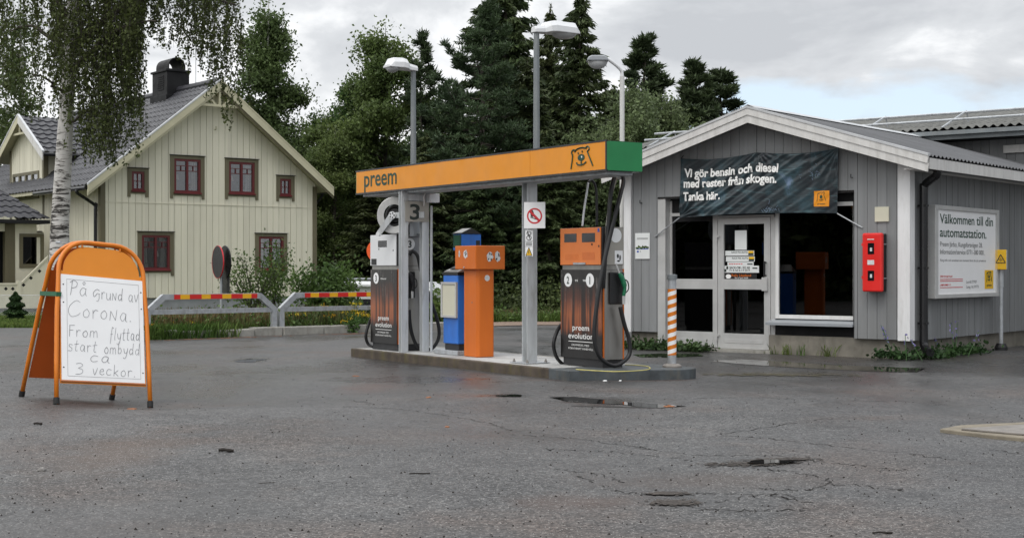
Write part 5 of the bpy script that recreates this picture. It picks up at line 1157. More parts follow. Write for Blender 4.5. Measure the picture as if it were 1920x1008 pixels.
def pavement_sign():
    w = .955; M['pencil'] = mat('faded_marker', (.20, .20, .21), .6, var=.35, scale=9); T = Thing('pavement_sign', 'orange folding pavement sign with a handwritten white board', 'pavement sign', AF, (w / 2, .5, 0))
    rl = math.asin(.086 / w); T.o.matrix_world = Matrix.Translation(Vector(AF.w(w / 2, .5, -.043))) @ Matrix.Rotation(AF.ang, 4, 'Z') @ Matrix.Rotation(rl, 4, 'Y')
    dpt, zt = 1.03, 1.60; yt = .46; sl = yt / zt
    def P(y0, sg): return lambda x, z, off=0: (x, y0 + sg * (sl * z) - sg * off, z)
    for nm, y0, sg, m in (('front', 0, 1, M['orange_tube']), ('rear', dpt, -1, M['orange_tube'])):
        pl = P(y0, sg); R0 = .22; pts = [pl(.0, .0), pl(.004, .4), pl(.015, .9), pl(.03, 1.15)]
        xa, xb = .035, w - .035; cr = .30
        pts += [pl(xa + cr - cr * math.cos(t), zt - cr + cr * math.sin(t)) for t in [i * math.pi / 16 for i in range(0, 9)]]
        pts += [pl(xb - cr + cr * math.sin(t), zt - cr + cr * math.cos(t)) for t in [i * math.pi / 16 for i in range(0, 9)]]
        pts += [pl(w - .03, 1.15), pl(w - .015, .9), pl(w - .004, .4), pl(w, .0)]
        k = MB(); k.tube([pts[0]] + pts[1:], .0225, 12); fr = T.part('frame', k, m, smooth=True)
        for x in (0, w):
            a = Vector(pl(x, 0)); c = Vector(pl(x, .06)); a.z = .0
            T.part('rubber_foot', MB().tube([a, c], .030, 12), M['cork'], fr)
        # panels hang between the tubes
        hw0, hw1 = .055, w - .055
        k = MB(); zb = .30 if nm == 'front' else .24
        top = [(hw0 + .0, 1.30)] + [(xa + cr - (cr - .045) * math.cos(t), zt - cr + (cr - .045) * math.sin(t)) for t in [i * math.pi / 16 for i in range(0, 9)]] + [(xb - cr + (cr - .045) * math.sin(t), zt - cr + (cr - .045) * math.cos(t)) for t in [i * math.pi / 16 for i in range(0, 9)]] + [(hw1, 1.30)]
        poly = [(.035, .20), (.035 + .02, 1.0)] + top + [(w - .055, 1.0), (w - .035, .20)]
        n = len(poly); k.add([pl(x, z, .0) for x, z in poly] + [pl(x, z, -.008) for x, z in poly], [tuple(range(n)), tuple(range(n, 2 * n))] + [(i, (i + 1) % n, n + (i + 1) % n, n + i) for i in range(n)])
        pn = T.part('panel', k, M['orange_board'] if nm == 'front' else mat('faded_orange_panel', (.52, .105, .012), .55, var=.08))
        for x in (.28, w - .28): T.part('tab', MB().tube([pl(x, zt - .055), pl(x, zt - .02)], .010, 6), m, fr)
        for z in (1.24, 1.13):
            for x in (.03, w - .06): T.part('clip', MB().tube([pl(x, z), pl(x + .035, z)], .008, 6), m, fr)
        if nm == 'front':
            B = lambda x, z, o=.010: pl(x, z, o)
            bx0, bx1, bz0, bz1 = .052, w - .052, .235, 1.262
            k = MB(); c = [(bx0 - .015, bz0), (bx1 + .012, bz0), (bx1, bz1 - .012), (bx0, bz1 - .008)]; c = [(bx0, bz0 - .0), (bx1, bz0), (bx1 + .0, bz1), (bx0, bz1)]
            k.add([B(x, z, .003) for x, z in c] + [B(x, z, .010) for x, z in c], [(0, 1, 2, 3), (4, 5, 6, 7), (0, 1, 5, 4), (1, 2, 6, 5), (2, 3, 7, 6), (3, 0, 4, 7)]); wb = T.part('white_board', k, M['white_board'])
            k = MB(); fx0, fx1, fz0, fz1 = bx0 + .06, bx1 - .045, bz0 + .04, bz1 - .045
            for e in (((fx0, fz0), (fx0, fz1)), ((fx1, fz0), (fx1, fz1)), ((fx0, fz1), (fx1, fz1)), ((fx0, fz0), (fx1, fz0))): stroke(k, e, lambda x, z: B(x, z, .0105), .0022, False)
            T.part('ruled_line', k, mat('faint_line', (.42, .42, .42), .6), wb)
            k = MB(); pl3 = lambda x, z: B(x, z, .0112); r = .0023
            for txt, x0, x1, z, h, ti, sd_ in (('På', .14, .33, 1.065, .145, -.06, 1), ('Grund', .38, .70, 1.045, .125, -.02, 2), ('av', .745, .865, 1.04, .13, .02, 3), ('CoroNa.', .12, .80, .855, .155, -.03, 4), ('From', .12, .44, .655, .115, .02, 5), ('flyttad', .54, .87, .645, .125, .03, 6), ('start', .115, .42, .515, .115, .01, 7), ('ombydd', .48, .865, .51, .115, .0, 8), ('ca', .33, .56, .418, .115, -.0, 9), ('3', .18, .29, .292, .11, 0, 10), ('veckor.', .36, .82, .295, .11, .0, 11)):
                k = MB(); handwrite(k, txt, x0, x1, z, h, pl3, r, ti, sd_); T.part('handwriting', k, M['pencil'], wb)
            for x, z in ((bx0 + .025, bz1 - .1), (bx0 + .025, bz0 + .75), (bx0 + .02, bz0 + .12), (bx1 - .02, bz0 + .74), (bx1 - .02, bz0 + .1), (bx1 - .02, bz1 - .12)): T.part('screw', MB().tube([B(x, z, .009), B(x, z, .013)], .007, 8), M['black'], wb)
            k = MB(); k.tube([B(bx0 - .01, bz0 - .012, .006), B(bx1 + .01, bz0 - .012, .006)], .011, 6); T.part('board_ledge', k, mat('worn_orange_ledge', (.45, .16, .06), .6), pn)
    k = MB(); f, r_ = P(0, 1), P(dpt, -1); z = 1.06
    a, c = Vector(f(.025, z)), Vector(r_(.025, z)); k.box(-.0, .05, a.y - .03, c.y + .03, z - .022, z + .022); T.part('strap', k, M['green_tape'])
    k = MB(); k.tube([f(.06, 1.575), r_(.06, 1.575)], .012, 6); k.tube([f(w - .3, 1.59), r_(w - .3, 1.59)], .012, 6); T.part('hinge', k, M['steel'])
pavement_sign()

# ------------------------------------------------------------------ the house
def house():
    W, RZ, RX, SLP = 7.27, 7.14, 3.635, .797
    T = Thing('house', 'cream boarded house with dark tiled roof, dark red windows and a black chimney', 'house', HF, (W / 2, 0, 0))
    roof = lambda x: RZ - .16 - SLP * abs(x - RX); q = random.Random(21)
    wins = [(2.17, 3.31, 3.47, 4.80, 'two'), (4.02, 5.18, 3.50, 4.79, 'two'), (.80, 1.46, 3.48, 4.35, 'one'), (5.83, 6.49, 3.49, 4.32, 'one'), (1.12, 2.29, 1.09, 2.43, 'two'), (5.07, 6.22, 1.08, 2.44, 'two')]
    holes = [(a + .10, b - .10, c + .12, d - .06) for a, b, c, d, _ in wins]
    b = MB(); boards(b, 0, W, .212, .012, -.03, .0, .42, roof, holes, q, jit=.003)
    T.part('gable_cladding', b, M['house_clad'])
    # wall body built round the openings
    b = MB()
    xs = sorted({0.0, W} | {h[k] for h in holes for k in (0, 1)} | {RX})
    for x0, x1 in zip(xs, xs[1:]):
        hs = sorted([h for h in holes if h[0] - 1e-6 <= (x0 + x1) / 2 <= h[1]], key=lambda h: h[2]); z = .40
        for h in hs + [None]:
            t0, t1 = (roof(x0), roof(x1)) if h is None else (h[2], h[2])
            if min(t0, t1) > z: b.hexa([(x0, .0005, z), (x1, .0005, z), (x1, .16, z), (x0, .16, z), (x0, .0005, t0), (x1, .0005, t1), (x1, .16, t1), (x0, .16, t0)])
            if h: z = h[3]
    T.part('gable_wall', b, M['house_back'])
    b = MB(); b.box(0, .15, .161, 12.0, .4, 4.0); b.box(W - .15, W, .161, 12.0, .4, 4.0); b.box(.151, W - .151, 11.8, 12.0, .4, 4.0); boards(b, .1, 12, .212, .012, -.03, -.001, .42, lambda y: 3.95, (), q, axis='x')
    T.part('side_wall', b, M['house_clad'])
    T.part('plinth', MB().box(.04, W - .04, .03, 11.9, -1.8, .398), M['plinth_stone'])
    for x0, x1, y0, y1 in ((-.05, .10, -.055, -.0305), (W - .10, W + .05, -.055, -.0305), (-.055, -.0305, -.03, .12), (W + .001, W + .05, -.03, .12)): T.part('corner_board', MB().box(x0, x1, y0, y1, .40, 4.0 if x0 < 1 else 4.0), M['olive'])
    b = MB(); b.box(.11, W - .11, -.045, -.0305, 3.30, 3.325); T.part('belt_rail', b, M['house_clad'])
    # windows
    for x0, x1, z0, z1, kind in wins:
        c = .13; fx0, fx1, fz0, fz1 = x0 + c, x1 - c, z0 + .19, z1 - .10
        k = MB(); k.box(fx0, fx0 + .07, -.045, .06, fz0, fz1); k.box(fx1 - .07, fx1, -.045, .06, fz0, fz1); k.box(fx0 + .07, fx1 - .07, -.045, .06, fz1 - .07, fz1); k.box(fx0 + .07, fx1 - .07, -.045, .06, fz0, fz0 + .07)
        gz0, gz1 = fz0 + .07, fz1 - .07
        if kind == 'two':
            m = (fx0 + fx1) / 2; k.box(m - .035, m + .035, -.044, .06, gz0, gz1)
            zt = gz1 - .30
            for a, e in ((fx0 + .07, m - .035), (m + .035, fx1 - .07)):
                k.box(a, e, -.035, .03, zt - .011, zt + .011); k.box(a, e, -.035, .03, zt + .15, zt + .168); k.box((a + e) / 2 - .009, (a + e) / 2 + .009, -.034, .03, zt + .0115, zt + .1495)
        else:
            m = (fx0 + fx1) / 2; k.box(m - .010, m + .010, -.035, .03, gz0, gz1); k.box(fx0 + .07, m - .010, -.035, .03, (gz0 + gz1) / 2 - .01, (gz0 + gz1) / 2 + .01); k.box(m + .010, fx1 - .07, -.035, .03, (gz0 + gz1) / 2 - .01, (gz0 + gz1) / 2 + .01)
        wo = T.part('window', k, M['win_red'])
        k = MB(); k.box(x0, fx0 - .001, -.06, -.0005, z0 + .10, z1); k.box(fx1 + .001, x1, -.06, -.0005, z0 + .10, z1); k.box(fx0 - .001, fx1 + .001, -.06, -.0005, fz1 + .001, z1); k.box(fx0 - .001, fx1 + .001, -.06, -.0005, z0 + .10, fz0 - .04)
        for a in (x0, x1 - .09): k.prism([(a, z0), (a + .045, z0 + .035), (a + .09, z0), (a + .09, z0 + .0995), (a, z0 + .0995)] if False else [(a, z0 + .0), (a + .09, z0 + .0), (a + .09, z0 + .0995), (a, z0 + .0995)], -.06, -.0005)
        T.part('casing', k, M['olive'], wo)
        T.part('sill', MB().hexa([(fx0 - .02, -.11, fz0 - .039), (fx1 + .02, -.11, fz0 - .039), (fx1 + .02, -.0455, fz0 - .03), (fx0 - .02, -.0455, fz0 - .03), (fx0 - .02, -.11, fz0 - .015), (fx1 + .02, -.11, fz0 - .015), (fx1 + .02, -.0455, fz0 + .02), (fx0 - .02, -.0455, fz0 + .02)]), M['win_red'], wo)
        T.part('drip_cap', MB().box(x0 - .02, x1 + .02, -.10, -.0005, z1 + .001, z1 + .02), M['chimney'], wo)
        T.part('pane', MB().box(fx0 + .07, fx1 - .07, .0, .006, gz0, gz1), M['glass'], wo)
        up = z0 > 3
        T.part('room', MB().box(x0 - .1, x1 + .1, 1.2, 1.22, z0 - .2, z1 + .2).box(x0 - .12, x0 - .1, .165, 1.2, z0 - .2, z1 + .2).box(x1 + .1, x1 + .12, .165, 1.2, z0 - .2, z1 + .2).box(x0 - .1, x1 + .1, .165, 1.2, z0 - .02, z0 + .0), mat('sky_reflection_paint', (.36, .42, .48), .9) if up and kind == 'two' else M['dark_interior'], wo)  # bluish grey in upper rooms paints in the sky reflected by the panes
        if kind == 'two':
            k = MB()
            for a, sg in ((gx, sg) for gx, sg in ((fx0 + .08, 1), (fx1 - .08, -1))):
                if not up or sg < 0: k.grid(lambda u, v: (a + sg * (.02 + .16 * u * (1.1 - .5 * v * (1 - v) * 2)), .12 + .018 * math.sin(u * 16), gz0 + (gz1 - gz0) * v), 14, 6)
            if k.v: T.part('curtain', k, M['curtain'], wo)
            k = MB(); lx = fx0 + .2 if up else m + .12
            k.lathe([(.085, gz0 + .33), (.05, gz0 + .50)], 14, (lx, .22)); T.part('lamp_shade', k, M['curtain'], wo)
            k = MB(); k.tube([(lx, .22, gz0 - .1), (lx, .22, gz0 + .32)], .015, 6); T.part('lamp_stem', k, M['curtain'], wo)
            k = MB(); qq = random.Random(int(x0 * 100)); px = m + .2 if up else fx0 + .2
            for _ in range(60):
                d = Vector((qq.gauss(0, .07), qq.gauss(0, .05), abs(qq.gauss(.10, .08)))); p = Vector((px, .2, gz0)) + d; e1 = Vector((qq.gauss(0, 1), qq.gauss(0, 1), qq.gauss(0, 1))).normalized() * .04; e2 = e1.orthogonal().normalized() * .02; k.add([p - e1, p + e2, p + e1, p - e2], [(0, 1, 2, 3)])
            T.part('house_plant', k, M['leaf_pot'], wo)
    # roof
    def tiled(fn, nu, nv, nm='roof'):
        """fn(u, v) with u across and v up the slope -> point and normal height; pantile waves and stepped courses"""
        k = MB(); cols = nu * 6; vs = []
        rows = []
        for j in range(nv): rows += [(j / nv, .035), ((j + 1) / nv, .0)]
        for v, st in rows:
            for i in range(cols + 1):
                u = i / cols; x, y, z = fn(u, v); vs.append((x, y, z + st + .028 * max(-.4, math.sin(2 * math.pi * u * nu))))
        n = cols + 1; k.add(vs, [(j * n + i, j * n + i + 1, (j + 1) * n + i + 1, (j + 1) * n + i) for j in range(len(rows) - 1) for i in range(cols)])
        return T.part(nm, k, M['tile'])
    y0, y1 = -.50, 12.3; xl, xr = -.62, W + .42; zr = lambda x: RZ - SLP * abs(x - RX)
    tiled(lambda u, v: (xl + (RX - xl) * v, (y0 + .05) + (4.55 - y0) * u, zr(xl + (RX - xl) * v)) if v < .0 else (xl + (RX - xl) * v, (y0 + .05) + (y1 - y0) * u, zr(xl + (RX - xl) * v)), 42, 16)
    tiled(lambda u, v: (xr + (RX - xr) * v, (y0 + .05) + (y1 - y0) * u, zr(xr + (RX - xr) * v)), 42, 16)
    b = MB(); N = 30
    for i in range(N): yy = y0 + .02 + i * (y1 - y0) / N; b.lathe([(.12, yy), (.135, yy + (y1 - y0) / N - .02)], 10, (RX, RZ + .0), 'y')
    T.part('ridge_tiles', b, M['tile'])
    b = MB(); b.prism([(xl + .05, zr(xl + .05) - .04), (RX, RZ - .04), (xr - .05, zr(xr - .05) - .04), (xr - .05, zr(xr - .05) - .13), (RX, RZ - .13), (xl + .05, zr(xl + .05) - .13)], y0 + .03, y1); T.part('roof_deck', b, M['cream_trim'])
    for sg in (-1, 1):
        xe = xl if sg < 0 else xr
        P = lambda u, l: [(RX, RZ + u), (xe, zr(xe) + u), (xe, zr(xe) + l), (RX, RZ + l)] if sg > 0 else [(RX, RZ + l), (xe, zr(xe) + l), (xe, zr(xe) + u), (RX, RZ + u)]
        T.part('bargeboard', MB().prism(P(.02, -.22), y0 - .03, y0 + .0), M['cream_trim']); T.part('bargeboard', MB().prism(P(-.12, -.30), y0 + .001, y0 + .028), M['olive'] if sg > 0 else M['cream_trim'])
        T.part('verge_flashing', MB().prism(P(.075, .021), y0 - .04, y0 + .04), M['zinc'] if sg < 0 else M['cream_trim'])
    # open truss in the peak
    k = MB(); zb = RZ - .80
    k.box(RX - .62, RX + .62, y0 + .03, y0 + .09, zb, zb + .08); k.box(RX - .035, RX + .035, y0 + .03, y0 + .09, zb + .081, RZ - .14)
    for sg in (-1, 1): k.hexa([(RX + sg * .12, y0 + .04, zb + .081), (RX + sg * .20, y0 + .04, zb + .081), (RX + sg * .20, y0 + .08, zb + .081), (RX + sg * .12, y0 + .08, zb + .081), (RX + sg * .34, y0 + .04, RZ - .47), (RX + sg * .40, y0 + .04, RZ - .52), (RX + sg * .40, y0 + .08, RZ - .52), (RX + sg * .34, y0 + .08, RZ - .47)])
    T.part('gable_truss', k, M['cream_trim'])
    x, z = HF.face(403, 243, -.03); T.part('wall_hook', MB().tube([(x, -.03, z), (x, -.12, z), (x, -.12, z + .1)], .02, 6), M['cream_trim'])
    # gutters and downpipes
    for xe, sg in ((xl, -1), (xr, 1)):
        T.part('gutter', MB().tube([(xe + .0 * sg, y0 + .1, zr(xe) - .06), (xe, 4.0 if sg < 0 else y1, zr(xe) - .06)], .07, 8), M['gutter'])
        xw = -.09 if sg < 0 else W + .10
        T.part('downpipe', MB().tube(smooth_path([(xe, .28, zr(xe) - .10), (xe, .28, zr(xe) - .2), (xw, .25, zr(xe) - .55), (xw, .25, zr(xe) - .75), (xw, .25, .1)], 5), .05, 8), M['gutter'])
    # chimney on the ridge with a barrel cowl
    cy0, cy1, cx0, cx1 = 2.45, 3.62, RX - .45, RX + .33
    ch = T.part('chimney', MB().box(cx0, cx1, cy0, cy1, 6.4, 7.74).box(cx0 - .05, cx1 + .05, cy0 - .05, cy1 + .05, 7.741, 7.81).box(cx0 - .06, cx1 + .06, cy0 - .06, cy1 + .06, 6.45, 6.98), M['chimney'], bevel=.01)
    k = MB(); ccy, r = (cx0 + cx1) / 2, .30; arc = [(ccy + r * math.cos(a), 7.93 + r * math.sin(a)) for a in [i * math.pi / 14 for i in range(15)]]; arc2 = [(ccy + (r - .03) * math.cos(a), 7.93 + (r - .03) * math.sin(a)) for a in [math.pi - i * math.pi / 14 for i in range(15)]]
    k.prism([(ccy + r, 7.84)] + arc + [(ccy - r, 7.84), (ccy - r + .03, 7.84)] + arc2 + [(ccy + r - .03, 7.84)], cy0 + .1, cy1 - .1, 'y'); k.box(ccy - r, ccy + r, cy0 + .12, cy1 - .12, 7.811, 7.85)
    T.part('cowl', k, M['chimney'], ch)
    k = MB()
    for i in range(7): k.box(cx0 - .02, cx0 - .001, cy0 + .25, cy1 - .45, 7.16 + .07 * i, 7.195 + .07 * i)
    T.part('vent_grille', k, M['dark_interior'], ch)
    T.part('ladder_hook', MB().tube([(cx1 + .18, cy0 - .1, 6.9), (cx1 + .18, cy0 - .1, 8.6)], .012, 5), M['steel'])
    # cross gable on the left side (eaves along the depth of its own ridge)
    gy0, gy1, gm, gz, ge = 4.05, 8.75, 6.40, 6.38, 5.02; sl2 = (gz - ge) / (gm - gy0); zg = lambda y: gz - sl2 * abs(y - gm); xo = -.32; wy0, wy1 = 4.78, 8.02
    b = MB(); b.prism([(wy0, 3.2), (wy1, 3.2), (wy1, zg(wy1) - .16), (gm, gz - .16), (wy0, zg(wy0) - .16)], .001, 3.2, 'x')
    boards(b, wy0, wy1, .212, .012, -.03, .0, 3.0, lambda y: zg(y) - .16, [(5.25, 7.75, 3.70, 4.42)], q, axis='x'); T.part('wing_wall', b, M['house_clad'])
    for ya, yb in ((wy0 - .03, wy0 + .10), (wy1 - .1, wy1 + .03)): T.part('corner_board', MB().box(-.055, -.031, ya, yb, 3.0, zg(ya) - .18), M['olive'])
    T.part('corner_board', MB().box(-.03, .1, wy0 - .03, wy0 - .001, 3.9, zg(wy0) - .2), M['olive'])
    for a, e, sg in ((gy0, gm, 1), (gy1, gm, -1)):
        tiled(lambda u, v: (xo + .04 + 3.9 * u if a < gm else xo + 3.94 - 3.9 * u, a + (e - a) * v, zg(a + (e - a) * v)), 13, 8)
        P = lambda up, lo: [(gm, gz + up), (a, zg(a) + up), (a, zg(a) + lo), (gm, gz + lo)]
        T.part('bargeboard', MB().prism(P(.02, -.24), xo - .03, xo, 'x'), M['kiosk_trim'] if a < gm else M['cream_trim']); T.part('verge_flashing', MB().prism(P(.07, .021), xo - .04, xo + .04, 'x'), M['zinc'])
        T.part('roof_deck', MB().prism(P(-.03, -.10), xo + .001, 3.3, 'x'), M['cream_trim'])
    T.part('gutter', MB().tube([(xo, gy0 - .02, zg(gy0) - .05), (2.2, gy0 - .02, zg(gy0) - .05)], .06, 8), M['gutter'])
    k = MB(); k.box(xo + .03, xo + .08, gm - .6, gm + .6, gz - .62, gz - .55); k.box(xo + .03, xo + .08, gm - .03, gm + .03, gz - .549, gz - .14); T.part('gable_truss', k, M['cream_trim'])
    k = MB(); k.box(-.06, .0005, 5.22, 7.78, 4.42, 4.52); k.box(-.06, .0005, 5.22, 7.78, 3.60, 3.70)
    for i in range(5): yy = 5.22 + i * .61; k.box(-.06, .0005, yy, yy + .11, 3.701, 4.419)
    wo = T.part('window', k, M['olive']); T.part('pane', MB().box(-.022, -.016, 5.3, 7.7, 3.70, 4.42), M['glass'], wo); T.part('room', MB().box(-.014, -.0005, 5.3, 7.7, 3.70, 4.42), M['dark_interior'], wo)
    k = MB()
    for yy in (5.5, 6.25, 6.75, 7.4): k.box(-.0155, -.0145, yy - .07, yy + .05, 3.72, 4.25)
    # lower porch with a hipped roof
    pe, pr = 2.84, 3.95; a0, a1, b0, b1 = -5.6, -.62, 2.6, 5.6
    bm = (b0 + b1) / 2
    def slope(P0, P1, P2, P3, nu, nv): tiled(lambda u, v: tuple((P0[i] * (1 - u) + P1[i] * u) * (1 - v) + (P3[i] * (1 - u) + P2[i] * u) * v for i in range(3)), nu, nv, 'porch_roof')
    slope((a0, b0, pe), (a1, b0, pe), (a1 - 1.4, bm, pr), (a0, bm, pr), 17, 6)
    slope((a1, b0, pe), (a1, b1, pe), (a1 - 1.39, bm + .01, pr), (a1 - 1.4, bm, pr), 10, 6)
    T.part('porch_eave', MB().box(a0, a1, b0 - .02, b1, pe - .14, pe - .03), M['dark_interior'])
    yw = b0 + .32; X_ = lambda px: HF.face(px, 470, yw)[0]; wx0, wx1 = X_(36), X_(82); wz1, wz0 = HF.face(58, 438, yw)[1], HF.face(58, 502, yw)[1]; px0 = X_(28)
    b = MB(); b.box(a0 - 2, a1 - .3, yw, yw + .08, 2.45, pe - .15); b.box(px0, a1 - .3, yw, yw + .08, .3, wz0); b.box(px0, wx0, yw, yw + .08, wz0 + .001, 2.449); b.box(wx1, a1 - .3, yw, yw + .08, wz0 + .001, 2.449); b.box(wx0, wx1, yw, yw + .08, wz1, 2.449); b.box(a1 - .37, a1 - .301, yw + .081, b1, .4, pe - .15); T.part('porch_wall', b, M['house_clad'])
    T.part('porch_post', MB().box(X_(9), px0 - .002, yw - .02, yw + .18, .3, pe - .15), M['olive'])
    wo = T.part('window', MB().box(wx0, wx1, yw - .03, yw + .01, wz0, wz0 + .12).box(wx0, wx1, yw - .03, yw + .01, wz1 - .1, wz1).box(wx0, wx0 + .11, yw - .03, yw + .01, wz0 + .121, wz1 - .101).box(wx1 - .11, wx1, yw - .03, yw + .01, wz0 + .121, wz1 - .101), M['olive']); T.part('pane', MB().box(wx0 + .11, wx1 - .11, yw + .01, yw + .016, wz0 + .12, wz1 - .1), M['glass_dark'], wo); T.part('room', MB().box(wx0 - .1, wx1 + .1, yw + .4, yw + .42, wz0 - .1, wz1 + .1), M['dark_interior'], wo)
    T.part('porch_interior', MB().box(a0 - 2, px0 + .3, b0 + 1.2, b0 + 1.25, .3, pe - .15).box(a0 - 2, a1 - .4, b1 - .1, b1, .3, pe - .15), M['dark_interior'])
    T.part('porch_floor', MB().box(a0, a1, b0 + .1, b1, -.3, .30), M['plinth_stone'])
    # balustrade with diamond cut-outs, climbing to the right
    k = MB(); yb = b0 - .4; xA = HF.face(36, 530, yb)[0]; xB = HF.face(90, 480, yb)[0]; zA, zB = HF.face(36, 530, yb)[1], HF.face(90, 480, yb)[1]
    k.box(a0 - 2, xA - .06, yb, yb + .05, .12, zA - .06); k.box(a0 - 2, xA - .061, yb - .02, yb + .07, zA - .059, zA); k.box(xA - .06, xA + .06, yb - .03, yb + .08, .05, zA + .07)
    k.prism([(xA + .061, .10), (xB, .10), (xB, zB - .06), (xA + .061, zA - .06)], yb, yb + .05); k.prism([(xA + .061, zA - .058), (xB, zB - .058), (xB, zB + .01), (xA + .061, zA + .01)], yb - .02, yb + .07)
    rl = T.part('balustrade', k, M['house_clad'])
    k = MB()
    for x, z in [(HF.face(px, py, yb)[0], HF.face(px, py, yb)[1]) for px, py in ((-10, 541), (11, 541), (24, 541), (44, 534), (58, 521), (74, 508))]: k.add([(x - .06, yb - .003, z), (x, yb - .003, z - .06), (x + .06, yb - .003, z), (x, yb - .003, z + .06)], [(0, 1, 2, 3)])
    T.part('cut_out', k, M['dark_interior'], rl)
house()

# ------------------------------------------------------------------ barrier, sign backs, vehicles behind
def barrier():
    p0, p1 = Vector((-6.70, 26.45, 0)), Vector((-2.97, 29.75, 0)); d = (p1 - p0).normalized(); fr = Fr(p0.x, p0.y, d.x, d.y)
    def xof(px): return fr.face(px, 560, .1)[0]
    zt, zm = .83, .50; ps, hs = .055, .06
    spans = ((xof(271), xof(518), 'left'), (xof(523), xof(523) + (xof(518) - xof(271)) * 1.02, 'right'))
    for xa, xb, nm in spans:
        T = Thing('road_barrier', f'grey tube road barrier with red and yellow reflectors, the {nm} of the two', 'barrier', fr, ((xa + xb) / 2, .1, .0), group='road barriers at the forecourt edge')
        y0, y1 = .06, .15; cx, cz = .36, .30; w = .105
        k = MB()
        outer = [(xa, .15), (xa, zt - cz), (xa + cx, zt), (xb - cx, zt), (xb, zt - cz), (xb, .15)]; inner = [(xb - w, .15), (xb - w, zt - cz - .04), (xb - cx - .04, zt - w), (xa + cx + .04, zt - w), (xa + w, zt - cz - .04), (xa + w, .15)]
        n = 6
        for i in range(5):
            o0, o1, i0, i1 = outer[i], outer[i + 1], inner[n - 1 - i], inner[n - 2 - i]; k.prism([o0, o1, i1, i0], y0, y1)
        T.part('frame', k, M['steel'])
        T.part('mid_rail', MB().box(xa + w + .001, xb - w - .001, y0 + .01, y1 - .01, zm - .045, zm + .045), M['steel'])
        xs, xe = xa + cx + .22, xb - cx - .10; n = 9; wd = [.7 if i in (0, n - 1) else 1.35 if i % 2 == 0 else 1.05 for i in range(n)]; sc = (xe - xs) / sum(wd); x = xs
        for i in range(n):
            T.part('reflector', MB().box(x, x + wd[i] * sc - .001, y0 - .006, y0 - .001, zt - w + .008, zt - .010), M['red_reflect'] if i % 2 == 0 else M['yellow_reflect'], label='red reflector strip' if i % 2 == 0 else 'yellow reflector strip'); x += wd[i] * sc
    # concrete edging below
    x = xof(262); i = 0; q = random.Random(2)
    for xe in (xof(330), xof(470), xof(524), xof(600), xof(680), xof(760), xof(830)):
        dz = q.uniform(-.015, .015); dy = q.uniform(-.02, .02)
        solo('kerb_block', MB().box(x + .006, xe - .006, -.05 + dy, .20 + dy, -.05, .155 + dz), M['concrete'], ['leftmost concrete kerb block under the barriers, among weeds', 'long concrete kerb block under the left barrier', 'concrete kerb block below the meeting of the two barriers', 'concrete kerb block under the right barrier beside the meeting', 'concrete kerb block with weeds hanging over it', 'concrete kerb block just left of the diesel pump', 'last concrete kerb block hidden behind the diesel pump'][i], 'kerb', fr, ((x + xe) / 2, .05, 0), group='kerb blocks along the barrier', bevel=.02); x = xe; i += 1
    return fr
BF = barrier()
def sign_back():
    p = at(415, 600, 30.5); fr = Fr(p.x, p.y, .52, -.854)
    s = 30.5 / F; zc = H + (504 - 491) * s
    T = Thing('road_sign', 'pair of round traffic signs seen from behind on a grey post', 'road sign', fr, (0, 0, 0))
    T.part('post', MB().lathe([(.03, 0), (.03, zc - .1)], 12), M['steel'])
    for y, x, nm in ((-.075, 0.0, 0), (.085, .0, 1)):
        d = T.part('disc', MB().lathe([(.34, y - .008), (.345, y), (.34, y + .008)], 36, (x, zc), 'y'), M['gutter'])
        k = MB(); N = 36; k.add([(x + r * math.cos(i * 2 * math.pi / N), y + dy, zc + r * math.sin(i * 2 * math.pi / N)) for r, dy in ((.347, -.012), (.347, .012), (.340, .012), (.340, -.012)) for i in range(N)], [(a * N + i, a * N + (i + 1) % N, ((a + 1) % 4) * N + (i + 1) % N, ((a + 1) % 4) * N + i) for a in range(4) for i in range(N)]); T.part('rim', k, M['red_print'] if nm == 0 else M['gutter'], d)
    T.part('plate', MB().box(-.25, .25, .085, .095, zc - .74, zc - .30), M['gutter'])
    T.part('bracket', MB().box(-.02, .02, -.07, -.0305, zc - .04, zc - .01).box(-.02, .02, .0305, .06, zc + .02, zc + .05), M['steel'])
sign_back()
def speed_sign():
    p = at(706, 600, 27.3); fr = Fr(p.x, p.y, .94, -.34); zc = H + (504 - 470) * 27.3 / F; r = .205
    T = Thing('speed_sign', 'round orange red traffic sign partly hidden behind the diesel pump', 'road sign', fr, (0, 0, 0))
    T.part('post', MB().lathe([(.03, -.05), (.03, zc + .1)], 12, (0, .04)), M['steel'])
    d = T.part('disc', MB().lathe([(r, -.006), (r, .006)], 36, (0, zc), 'y'), M['orange_red'])
    k = MB(); e = ellipse(0, zc, r * .80, r * .80, 30); k.add([(x, -.0085, z) for x, z in e], [tuple(range(30))]); T.part('face', k, M['orange_red'], d)
    k = MB(); text_into(k, '50', -.13, .13, zc - .085, zc + .085, lambda x, z: (x, -.0105, z), .02); T.part('numeral', k, M['black'], d)
speed_sign()
